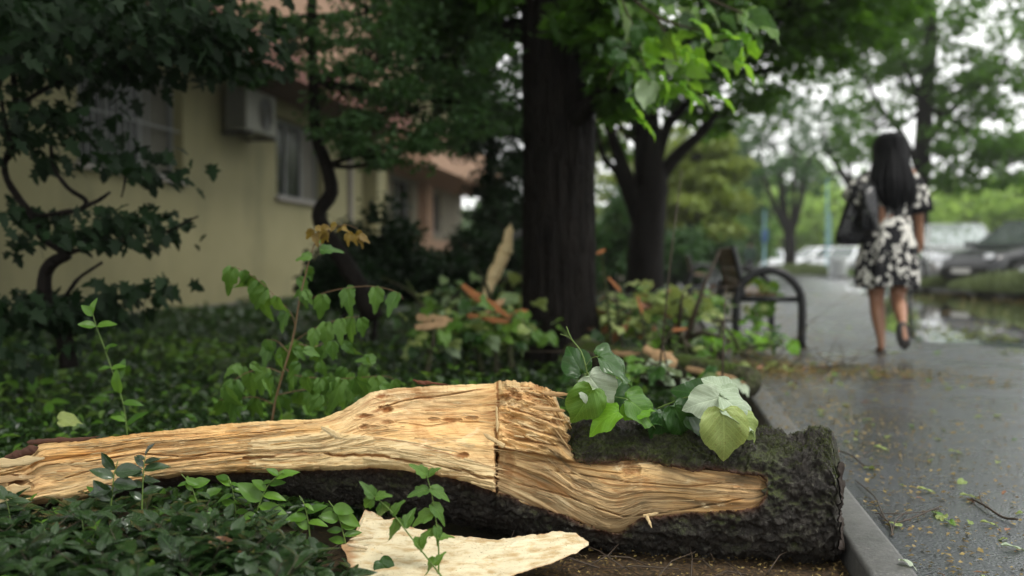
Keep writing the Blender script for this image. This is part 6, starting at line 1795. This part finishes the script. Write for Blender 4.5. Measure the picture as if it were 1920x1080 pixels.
# mossy round limb under the orange planks
lm_ = MB().tube(smooth_path([V3(880, 618, 6.3), V3(930, 618, 6.3), V3(990, 622, 6.3)], 14), .045, 14, .2, 3).build('mossy_limb', M['barkmoss']); tag(lm_, 'short mossy round limb lying under the orange planks beside the big trunk', 'fallen branch')

# ------------------------------------------------------------------ leaves and crumbs on the footpath
rnd = random.Random(77)
kinds = [('lindenturn', 'yellow green fallen leaf lying on the wet footpath', 'yellow green leaves scattered on the footpath'),
         ('browndry', 'brown curled fallen leaf lying on the wet footpath', 'brown leaves scattered on the footpath'),
         ('lindenleaf', 'green fallen linden leaf lying on the wet footpath', 'green leaves scattered on the footpath')]
# placed by where they lie: along the kerb, in drifts, thinner over the path
placed = 0
while placed < 280:
    y = 1.9+rnd.random()**1.3*9.5
    x = .62+abs(rnd.gauss(0, .55)) if rnd.random() < .62 else rnd.uniform(.62, 4.6)
    if rnd.random() < .22 and 6 < y < 10.5: x = rnd.uniform(2.4, 6.5)
    if rnd.random() < .16: y = rnd.gauss(6.6, .25); x = rnd.uniform(.6, 1.9)
    k = 0 if rnd.random() < .5 else (1 if rnd.random() < .62 else 2)
    kd, lab, gp = kinds[k]
    a = rnd.uniform(0, 6.28)
    s_ = rnd.uniform(.016, .042)*(1.25 if y > 5 else 1)
    o = put_leaf(None, kd, (x, y, .004+s_*.10), (math.cos(a), math.sin(a), rnd.gauss(0, .12)), (rnd.gauss(0, .22), rnd.gauss(0, .22), 1), s_, rnd.randrange(5), 'fallen_leaf')
    o.scale = (o.scale[0]*rnd.uniform(.45, 1), o.scale[1], o.scale[2])
    wh = 'close to the kerb stones' if x < 1.1 and y < 5.5 else ('near the benches' if x < 2.2 and y >= 5.5 else ('at the edge of the puddle' if y >= 5.5 else 'out on the open asphalt'))
    tag(o, lab.replace('lying on the wet footpath', 'lying on the wet footpath '+wh), 'leaf', gp); placed += 1
big_ = [((1640,842),'lindenturn',.055,'yellow green leaf flat on the asphalt right of the log end'),((1722,922),'lindenturn',.05,'long pale leaf pair on the asphalt in the middle of the near footpath'),((1803,934),'lindenturn',.045,'pale yellow leaf tip on the asphalt right of the forked dark twig'),
        ((1840,985),'lindenturn',.04,'yellow leaf beside the long dark twig on the asphalt'),((1880,1030),'lindenpale',.05,'pale leaf on the asphalt near the lower frame corner'),((1780,850),'lindenturn',.045,'yellow green leaf near the path centre'),
        ((1690,712),'browndry',.09,'flat straw brown strip lying behind the near leaves where the woman has passed')]
for (p_, kd, s_, lab) in big_:
    g = on_ground(*p_); a = rnd.uniform(-.5, .5)
    o = put_leaf(None, kd, (g.x, g.y, .010), (math.cos(a), math.sin(a), .0), (0, .1, 1), s_, 2, 'fallen_leaf'); o.scale = (o.scale[0]*.5, o.scale[1], o.scale[2])
    tag(o, lab, 'leaf')
g = on_ground(1705, 1068); o = put_leaf(None, 'lindenpale', (g.x-.02, g.y, .022), (.9, -.5, 0), (0, .2, 1), .035, 1, 'fallen_leaf'); tag(o, 'pale leaf scrap lying on the kerb stone at the lower frame edge', 'leaf')
# crumbs: seeds, bracts and bark bits, uncountable
M['crumb'] = leaf_mat('litter_crumb', (.09, .05, .02), (.36, .27, .09), rough=.6, transl=.15)
n = 13000
rng = np.random.default_rng(14)
Y = 1.6+rng.random(n)**1.5*22
edge_ = rng.random(n) < .55
X = np.where(edge_, .60+np.abs(rng.normal(0, .55, n)), rng.uniform(.6, 6.8, n))
keepc = (vnoise(X*1.4, Y*.9, 0, 12) > -.45)
X, Y = X[keepc], Y[keepc]; n = len(X)
pos = np.stack([X, Y, np.full(n, .006)], 1)
a = rng.uniform(0, 6.28, n); tip = np.stack([np.cos(a), np.sin(a), rng.normal(0, .12, n)], 1); nrm = np.stack([rng.normal(0, .3, n), rng.normal(0, .3, n), np.ones(n)], 1)
leaves_obj('leaf_litter', [scatter_arrays(LEAF2, pos, tip, nrm, rng.uniform(.005, .018, n)*(1+Y/12), rng.random(n), rng.uniform(.5, 1.6, n))], M['crumb'], kind='stuff')
n = 1500
X = .48+np.abs(rng.normal(0, .75, n)); Y = 6.5+.22*np.sin(X*2)+rng.normal(0, .28, n)+rng.exponential(.35, n)*(rng.random(n) < .4)
pos = np.stack([X, Y, .008+rng.uniform(0, .012, n)], 1)
a = rng.uniform(0, 6.28, n); tip = np.stack([np.cos(a), np.sin(a)*.4, rng.normal(0, .2, n)], 1); nrm = np.stack([rng.normal(0, .4, n), rng.normal(0, .4, n), np.ones(n)], 1)
leaves_obj('leaf_litter', [scatter_arrays(LEAF2, pos, tip, nrm, rng.uniform(.012, .045, n), rng.random(n)*.6, rng.uniform(.4, 1.2, n))], M['crumb'], kind='stuff')
# crumbs on the bare soil between log and kerb, and drift along the kerb farther off
n = 9000
Y = np.concatenate([rng.uniform(1.5, 3.2, 5000), rng.uniform(4.2, 9, 4000)]); X = np.concatenate([rng.uniform(-.3, .468, 5000), rng.uniform(.05, .9, 4000)])
z = np.where(X < .47, bedz(X, Y)+.006, .016)
pos = np.stack([X, Y, z+rng.uniform(0, .012, n)], 1)
a = rng.uniform(0, 6.28, n); tip = np.stack([np.cos(a), np.sin(a), rng.normal(0, .3, n)], 1); nrm = np.stack([rng.normal(0, .5, n), rng.normal(0, .5, n), np.ones(n)], 1)
leaves_obj('wood_crumbs', [scatter_arrays(LEAF2, pos, tip, nrm, rng.uniform(.004, .013, n)*np.where(Y > 4, 1.7, 1), rng.random(n), rng.uniform(.4, 1.3, n))], M['crumb'], kind='stuff')
# floating leaves on the puddle
n = 1500
X = rng.uniform(2.6, 7.2, n); Y = 8.2+np.abs(rng.normal(0, 2.3, n)); X = X+0
k = vnoise(X*1.1, Y*1.1, 0, 5) > -.1; X, Y = X[k], Y[k]; n = len(X)
pos = np.stack([X, Y, np.full(n, .012)], 1); a = rng.uniform(0, 6.28, n)
tip = np.stack([np.cos(a), np.sin(a), rng.normal(0, .1, n)], 1); nrm = np.stack([rng.normal(0, .15, n), rng.normal(0, .15, n), np.ones(n)], 1)
M['wetleaf'] = leaf_mat('wet_floating_leaf', (.05, .08, .015), (.20, .24, .05), rough=.4, transl=.2)
leaves_obj('floating_leaves', [scatter_arrays(LEAF4, pos, tip, nrm, rng.uniform(.03, .09, n), rng.random(n), np.full(n, 1.4))], M['wetleaf'], kind='stuff')
# twigs on the asphalt
def gp_(x, y, z=.010): q = on_ground(x, y); return (q.x, q.y, z)
for lab, segs in [('forked dark twig lying on the asphalt beside the kerb', [([(1648,968),(1668,992),(1672,1005)], .0022), ([(1604,905),(1640,940),(1672,985),(1760,960)], .0022), ([(1671,1010),(1680,985),(1700,965)], .0018), ([(1640,968),(1700,972),(1762,960)], .0014)]),
                  ('long straight dark twig lying on the asphalt at right', [([(1822,940),(1848,958),(1880,975),(1908,983)], .0034), ([(1848,958),(1838,945),(1836,928)], .0016), ([(1862,966),(1850,955)], .0012)]),
                  ('thin brown twig lying across the footpath edge beside the log end', [([(1575,850),(1598,862),(1622,878),(1650,880)], .003)])]:
    e = empty('twig', gp_(*segs[0][0][0]), lab, 'twig')
    for pts, r_ in segs: stem_part(e, [gp_(x, y, .008+.006*(i_ % 2)) for i_, (x, y) in enumerate(pts)], r_, M['twig'], 'stick')

# ------------------------------------------------------------------ people
M['skin'] = simple('brown_skin', (.30, .15, .09), .5, .1, 12)
M['hair'] = simple('black_hair', (.004, .004, .005), .55, .3, 60, .6, spec=.15)
M['leather'] = simple('black_leather', (.010, .010, .012), .28, .2, 10, .2)
M['sole'] = simple('dark_sandal_sole', (.02, .017, .015), .7, .2, 10)
t = NT('black_white_print_fabric')
v = t.pos((1, 1, .8))
vo = t.n('ShaderNodeTexVoronoi'); vo.distance = 'MANHATTAN'; vo.inputs['Scale'].default_value = 27; vo.inputs['Randomness'].default_value = .8
nzv = t.n('ShaderNodeTexNoise'); nzv.inputs['Scale'].default_value = 7; t.l(v, nzv.inputs['Vector'])
t.l(t.mix(.10, v, nzv.outputs[1]), vo.inputs['Vector'])
bw = t.n('ShaderNodeRGBToBW'); t.l(vo.outputs['Color'], bw.inputs[0])
f = t.ramp(bw.outputs[0], [(.53, 0), (.56, 1)])
edge_n = t.ramp(t.noise(v, 24, 3, .5), [(.42, 0), (.46, 1)])
c = t.mix(t.math('MULTIPLY', f, edge_n), (.012, .012, .014), (.62, .60, .55))
M['print'] = t.done(t.pr(c, .8, t.bump(t.noise(v, 12, 4), .6, .02), spec=.2))

def skinned(name, verts, edges, rad, mat, parent, sub=2, root=0):
    me = bpy.data.meshes.new(name); me.from_pydata([tuple(v_) for v_ in verts], edges, [])
    o = bpy.data.objects.new(name, me); col.objects.link(o)
    o.modifiers.new('s', 'SKIN'); 
    for i_, r_ in enumerate(rad):
        sv = me.skin_vertices[0].data[i_]; sv.radius = (r_, r_) if np.isscalar(r_) else r_; sv.use_root = (i_ == root)
    m2 = o.modifiers.new('u', 'SUBSURF'); m2.levels = sub; m2.render_levels = sub
    dg = bpy.context.evaluated_depsgraph_get(); ev = o.evaluated_get(dg)
    m3 = bpy.data.meshes.new_from_object(ev); m3.name = name
    bpy.data.objects.remove(o); 
    m3.polygons.foreach_set('use_smooth', np.ones(len(m3.polygons), bool)); m3.materials.clear()
    return link(name, m3, mat, parent)
DW = 7.9; S_ = DW/FPX
wb = on_ground(1662, 655)
woman = empty('person', wb, 'woman in black and white print dress walking away on the wet footpath', 'person')
offw = Vector(woman.location)
def w3(px, py, dd=0.0): return V3(px, py, DW+dd)-offw
# one continuous body: pelvis is the root
J = {}; jl = []
def jn(k, px, py, dd, r): J[k] = len(jl); jl.append((w3(px, py, dd), r*S_))
jn('pelvis', 1664, 455, 0, 30); jn('waist', 1670, 405, 0, 27); jn('chest', 1674, 350, 0, 30); jn('neckb', 1674, 318, 0, 16); jn('neck', 1673, 304, -.0, 13); jn('head', 1672, 285, 0.02, 21); jn('crown', 1671, 266, .02, 18)
jn('lhip', 1648, 478, 0, 25); jn('lthigh', 1642, 520, .02, 21); jn('lknee', 1643, 560, .06, 14); jn('lcalf', 1646, 590, .0, 14.5); jn('lankle', 1652, 640, -.05, 7.5); jn('lheel', 1652, 652, -.07, 7.5); jn('ltoe', 1648, 657, .13, 6.5)
jn('rhip', 1684, 478, 0, 25); jn('rthigh', 1690, 520, -.02, 21); jn('rknee', 1682, 556, .0, 14); jn('rcalf', 1687, 578, -.12, 14); jn('rankle', 1692, 604, -.26, 8); jn('rheel', 1691, 606, -.29, 8); jn('rtoe', 1697, 645, -.34, 7.5)
jn('lsh', 1640, 326, 0, 15); jn('lelb', 1606, 372, -.04, 11); jn('lwri', 1622, 352, .12, 8)
jn('rsh', 1708, 328, 0, 15); jn('relb', 1722, 388, -.02, 10.5); jn('rwri', 1724, 438, .06, 7.5); jn('rhand', 1725, 452, .08, 8.5)
ed = [('pelvis','waist'),('waist','chest'),('chest','neckb'),('neckb','neck'),('neck','head'),('head','crown'),('pelvis','lhip'),('lhip','lthigh'),('lthigh','lknee'),('lknee','lcalf'),('lcalf','lankle'),('lankle','lheel'),('lheel','ltoe'),
      ('pelvis','rhip'),('rhip','rthigh'),('rthigh','rknee'),('rknee','rcalf'),('rcalf','rankle'),('rankle','rheel'),('rheel','rtoe'),('chest','lsh'),('lsh','lelb'),('lelb','lwri'),('chest','rsh'),('rsh','relb'),('relb','rwri'),('rwri','rhand')]
ED = [(J[a], J[b]) for a, b in ed]
# fingers of the hanging hand
for k, (dx, dd, ln) in enumerate([(-5, .0, 13), (-1.5, .01, 16), (2, .02, 15), (5.5, .03, 12)]):
    a_ = len(jl); jl.append((w3(1725+dx, 460, .08+dd), 2.4*S_)); jl.append((w3(1725+dx*.9-1, 460+ln*.55, .10+dd), 2.1*S_)); jl.append((w3(1724+dx*.7-3, 460+ln, .11+dd), 1.7*S_))
    ED += [(J['rhand'], a_), (a_, a_+1), (a_+1, a_+2)]
a_ = len(jl); jl.append((w3(1717, 452, .06), 2.8*S_)); jl.append((w3(1713, 460, .07), 2.3*S_)); ED += [(J['rwri'], a_), (a_, a_+1)]
skinned('body', [q[0] for q in jl], ED, [q[1] for q in jl], M['skin'], woman)
def rings(rows, name, mat, parent, folds=0.0, nf=9, k=64, seed=0, cap=False, D=DW, w_=w3, thick=.006):
    """rows: (py, centre px, half width px, half depth px, depth offset)"""
    a = np.linspace(0, 2*np.pi, k, endpoint=False); P_ = []
    rows_s = np.array(rows, float); t_ = np.linspace(0, len(rows)-1, len(rows)*5)
    R_ = np.stack([np.interp(t_, np.arange(len(rows)), rows_s[:, q]) for q in range(5)], 1)
    n_ = len(R_)
    for q, (py, cx_q, hw_, hd_, dd) in enumerate(R_):
        f_ = q/(n_-1); fo = 1+folds*f_*(np.sin(a*nf+seed)+.6*np.sin(a*(nf*1.7)+2+seed))*.5
        c_ = np.array(w_(cx_q, py, dd)); 
        P_.append(c_+_R*(hw_*S_*np.cos(a)*fo)[:, None]+np.array([_F[0], _F[1], 0])*(hd_*S_*np.sin(a)*fo)[:, None]+np.array([0, 0, 1])*(folds*.10*np.sin(a*3+seed)*f_)[:, None])
    P_ = np.array(P_); Pi = P_-(P_-P_.mean(1, keepdims=True))*.04
    V_ = np.concatenate([P_, Pi[::-1]]).reshape(-1, 3); m_ = len(V_)//k
    i_ = np.arange(m_-1)[:, None]*k; j_ = np.arange(k)[None]; jj = (j_+1) % k
    F_ = [np.stack([i_+j_, i_+jj, i_+k+jj, i_+k+j_], -1).reshape(-1, 4)]
    if cap:
        V_ = np.vstack([V_, P_[0].mean(0), P_[-1].mean(0)]); mm = len(V_)
        F_.append(np.array([[mm-2, (q+1) % k, q] for q in range(k)]+[[mm-1, (n_-1)*k+q, (n_-1)*k+(q+1) % k] for q in range(k)]))
    return link(name, make_mesh(name, V_, F_), mat, parent)
dress = rings([(314,1675,18,16,0),(322,1675,36,26,0),(340,1675,44,32,0),(370,1676,42,32,0),(395,1675,36,30,0),(408,1672,33,28,0),(425,1670,40,34,0),(455,1667,50,42,0),(490,1664,56,48,0),(515,1663,58,50,0),(538,1664,57,50,0)], 'dress', M['print'], woman, .12, 8)
def sleeve(pts, name='sleeve'):
    a = np.linspace(0, 2*np.pi, 32, endpoint=False); P_ = []
    for (px, py, dd, hw_, tx, ty) in pts:
        T_ = np.array([tx, ty]); T_ = T_/np.linalg.norm(T_); N_ = np.array([-T_[1], T_[0]])
        c_ = np.array(w3(px, py, dd))
        ax1 = _R*N_[0]-_U*N_[1]
        P_.append(c_+ax1*(hw_*S_*np.cos(a)*(1+.10*np.sin(a*5)))[:, None]+_F*(hw_*.8*S_*np.sin(a))[:, None])
    P_ = np.array(P_); Pi = P_-(P_-P_.mean(1, keepdims=True))*.06
    V_ = np.concatenate([P_, Pi[::-1]]).reshape(-1, 3); k = 32; m_ = len(V_)//k
    i_ = np.arange(m_-1)[:, None]*k; j_ = np.arange(k)[None]; jj = (j_+1) % k
    return link(name, make_mesh(name, V_, [np.stack([i_+j_, i_+jj, i_+k+jj, i_+k+j_], -1).reshape(-1, 4)]), M['print'], woman)
sleeve([(1694,322,0,12,1,.8),(1706,338,0,20,1,1.5),(1716,360,0,25,.5,2),(1722,382,-.01,27,.4,2),(1725,400,-.01,26,.4,2)])
sleeve([(1654,322,0,12,-1,.8),(1636,336,0,20,-1,1.2),(1618,354,-.02,23,-1,1),(1604,370,-.03,24,-1,1),(1596,382,-.03,23,-1,1)])
# hair: one long mass with strands
k_h = 90; rows = [(247,1671,4,4,.02),(250,1671,15,14,.02),(258,1670,23,24,.02),(272,1669,28,29,.02),(290,1670,30,29,.0),(310,1672,33,24,-.05),(335,1675,40,20,-.09),(355,1678,40,17,-.10),(372,1681,35,13,-.10),(384,1682,27,9,-.10),(396,1684,14,6,-.10)]
hr = rings(rows, 'hair', M['hair'], woman, .0, 9, k_h, cap=True)
me = hr.data; co = np.empty(len(me.vertices)*3, np.float32); me.vertices.foreach_get('co', co); co = co.reshape(-1, 3)
ctr = co.mean(0); ang = np.arctan2(co[:, 1]-ctr[1], co[:, 0]-ctr[0]); co[:, :2] += (np.stack([np.cos(ang), np.sin(ang)], 1)*(.016*vnoise(ang*11, co[:, 2]*2.2, 0, 5)+.010*vnoise(ang*2, co[:, 2]*7, 0, 9))[:, None]); 
me.vertices.foreach_set('co', co.ravel()); me.update()
# sandals
for (a, b, lb) in (((1653,659,-.10),(1648,661,.16),0), ((1691,606,-.32),(1698,652,-.37),1)):
    A_, B_ = np.array(w3(*a)), np.array(w3(*b)); T_ = B_-A_; L_ = np.linalg.norm(T_); T_ /= L_
    sd_ = _R.copy(); sd_ -= T_*(sd_@T_); sd_ /= np.linalg.norm(sd_); up_ = np.cross(sd_, T_)
    s_ = np.linspace(-.08, 1.08, 14); wd = .036+.016*np.sin(np.clip(s_, 0, 1)*np.pi*.8+.4)-.018*(np.abs(s_-.5)*2)**6*.8
    V_ = []
    for q in range(14):
        for (sx, sz) in ((-1, 0), (1, 0), (1, 1), (-1, 1)): V_.append(A_+T_*L_*s_[q]+sd_*sx*wd[q]-up_*.018*(1-sz)*(1 if lb == 0 else -1)*(1))
    i_ = np.arange(13)[:, None]*4; j_ = np.arange(4)[None]; jj = (j_+1) % 4
    F_ = [np.stack([i_+j_, i_+jj, i_+4+jj, i_+4+j_], -1).reshape(-1, 4), np.array([[3,2,1,0],[52,53,54,55]])]
    sn = link('sandal', make_mesh('sandal', np.array(V_), F_, smooth=False), M['sole'], woman)
    c_ = A_+T_*L_*.68
    MB().tube([c_+sd_*.042*math.cos(q)+(np.array([0, 0, 1]) if lb == 0 else -_F)*(.030*math.sin(q)) for q in np.linspace(0, np.pi, 9)], .006, 6).build('strap', M['leather'], sn)
# bag under her left arm
bagl = V3(1605, 400, 7.82)
bag = empty('shoulder_bag', bagl, 'large soft black leather bag hanging from the left arm of the walking woman', 'bag')
ob_ = np.array(bagl)
def bagshape(outline, dep, d0, name, mat, seed):
    O_ = smooth_path([np.array([x, y]) for x, y in outline]+[np.array(outline[0])], 60)[:-1]
    c_ = O_.mean(0); lay = []
    for (f_, dz) in ((.02, -1.0), (.5, -.9), (.85, -.6), (1.0, 0), (.85, .6), (.5, .9), (.02, 1.0)):
        Q = c_+(O_-c_)*f_
        lay.append(at(Q[:, 0], Q[:, 1], d0+dz*dep*(1+.35*vnoise(Q[:, 0]/14, Q[:, 1]/22, seed, 3)))-ob_)
    lay = np.array(lay); k = len(O_); i_ = np.arange(6)[:, None]*k; j_ = np.arange(k)[None]; jj = (j_+1) % k
    return link(name, make_mesh(name, lay.reshape(-1, 3), [np.stack([i_+j_, i_+jj, i_+k+jj, i_+k+j_], -1).reshape(-1, 4)]), mat, bag)
bagshape([(1594,366),(1610,360),(1622,380),(1626,430),(1618,456),(1590,460),(1566,452),(1576,410),(1586,380)], .05, 7.86, 'side_panel', M['leather'], 2)
bagshape([(1616,350),(1640,346),(1647,380),(1648,420),(1644,434),(1620,436),(1610,425),(1612,385)], .06, 7.74, 'pouch', M['leather'], 5)
MB().tube([np.array(p_)-ob_ for p_ in smooth_path([V3(1618, 362, 7.78), V3(1606, 345, 7.8), V3(1618, 328, 7.86), V3(1636, 345, 7.78)], 18)], .008, 6).build('handle', M['leather'], bag)
# far walker in green
fw_ = foot(1406, 52, 0)
fp = empty('person', fw_, 'distant walker in a dark green jacket on the footpath beyond the benches', 'person')
def rel(x, y, z): return (x, y, z)
skinned('body', [(0,0,.95),(0,0,1.2),(0,0,1.42),(0,0,1.52),(0,0,1.64),(0,0,1.74),(-.10,0,.88),(-.11,.05,.48),(-.11,-.02,.08),(-.11,.14,.04),(.10,0,.88),(.12,-.08,.48),(.12,-.2,.10),(.12,-.1,.04),(-.22,0,1.40),(-.29,.02,1.12),(-.30,.10,.90),(.22,0,1.40),(.29,-.02,1.12),(.30,.06,.90)],
        [(0,1),(1,2),(2,3),(3,4),(4,5),(0,6),(6,7),(7,8),(8,9),(0,10),(10,11),(11,12),(12,13),(2,14),(14,15),(15,16),(2,17),(17,18),(18,19)],
        [.15,.14,.17,.06,.10,.08,.10,.075,.05,.04,.10,.075,.05,.04,.08,.055,.04,.08,.055,.04], M['skin'], fp)
M['greencloth'] = simple('dark_green_jacket_cloth', (.015, .045, .025), .8, .2, 10); M['darkcloth'] = simple('dark_trouser_cloth', (.012, .012, .018), .8, .2, 10)
def ringz(rows, name, mat, parent, k=24):
    a = np.linspace(0, 2*np.pi, k, endpoint=False)
    P_ = np.array([[(cx_q+hw_*math.cos(q), cy_q+hd_*math.sin(q), z_) for q in a] for (z_, cx_q, cy_q, hw_, hd_) in rows]).reshape(-1, 3)
    i_ = np.arange(len(rows)-1)[:, None]*k; j_ = np.arange(k)[None]; jj = (j_+1) % k
    return link(name, make_mesh(name, P_, [np.stack([i_+j_, i_+jj, i_+k+jj, i_+k+j_], -1).reshape(-1, 4)]), mat, parent)
ringz([(1.52,0,0,.09,.09),(1.45,0,0,.24,.16),(1.25,0,0,.25,.18),(1.0,0,0,.24,.18),(.82,0,0,.25,.19)], 'jacket', M['greencloth'], fp)
for sx in (-1, 1):
    MB().tube([(sx*.22,0,1.42),(sx*.30,0,1.14),(sx*.31,.08,.93)], [.10,.085,.07], 12).build('sleeve', M['greencloth'], fp)
    MB().tube([(sx*.10,0,.90),(sx*.11,.05*-sx,.48),(sx*.12,-.05 if sx < 0 else -.18,.12)], [.13,.11,.09], 12).build('trouser_leg', M['darkcloth'], fp)
ringz([(1.80,0,0,.01,.01),(1.79,0,0,.06,.06),(1.74,0,0,.105,.11),(1.66,0,-.01,.11,.11),(1.60,0,-.03,.08,.08)], 'hair', M['hair'], fp)

# ------------------------------------------------------------------ damp air after the rain
t = NT('damp_air')
vp = t.n('ShaderNodeVolumePrincipled')
vp.inputs['Color'].default_value = (.93, .95, .94, 1); vp.inputs['Density'].default_value = .0008; vp.inputs['Anisotropy'].default_value = .3
t.l(vp.outputs[0], t.out.inputs['Volume'])
hz = MB().box((-140, -15, -1.4), (150, 165, 19)).build('haze', t.m, smooth=False)
hz['kind'] = 'stuff'
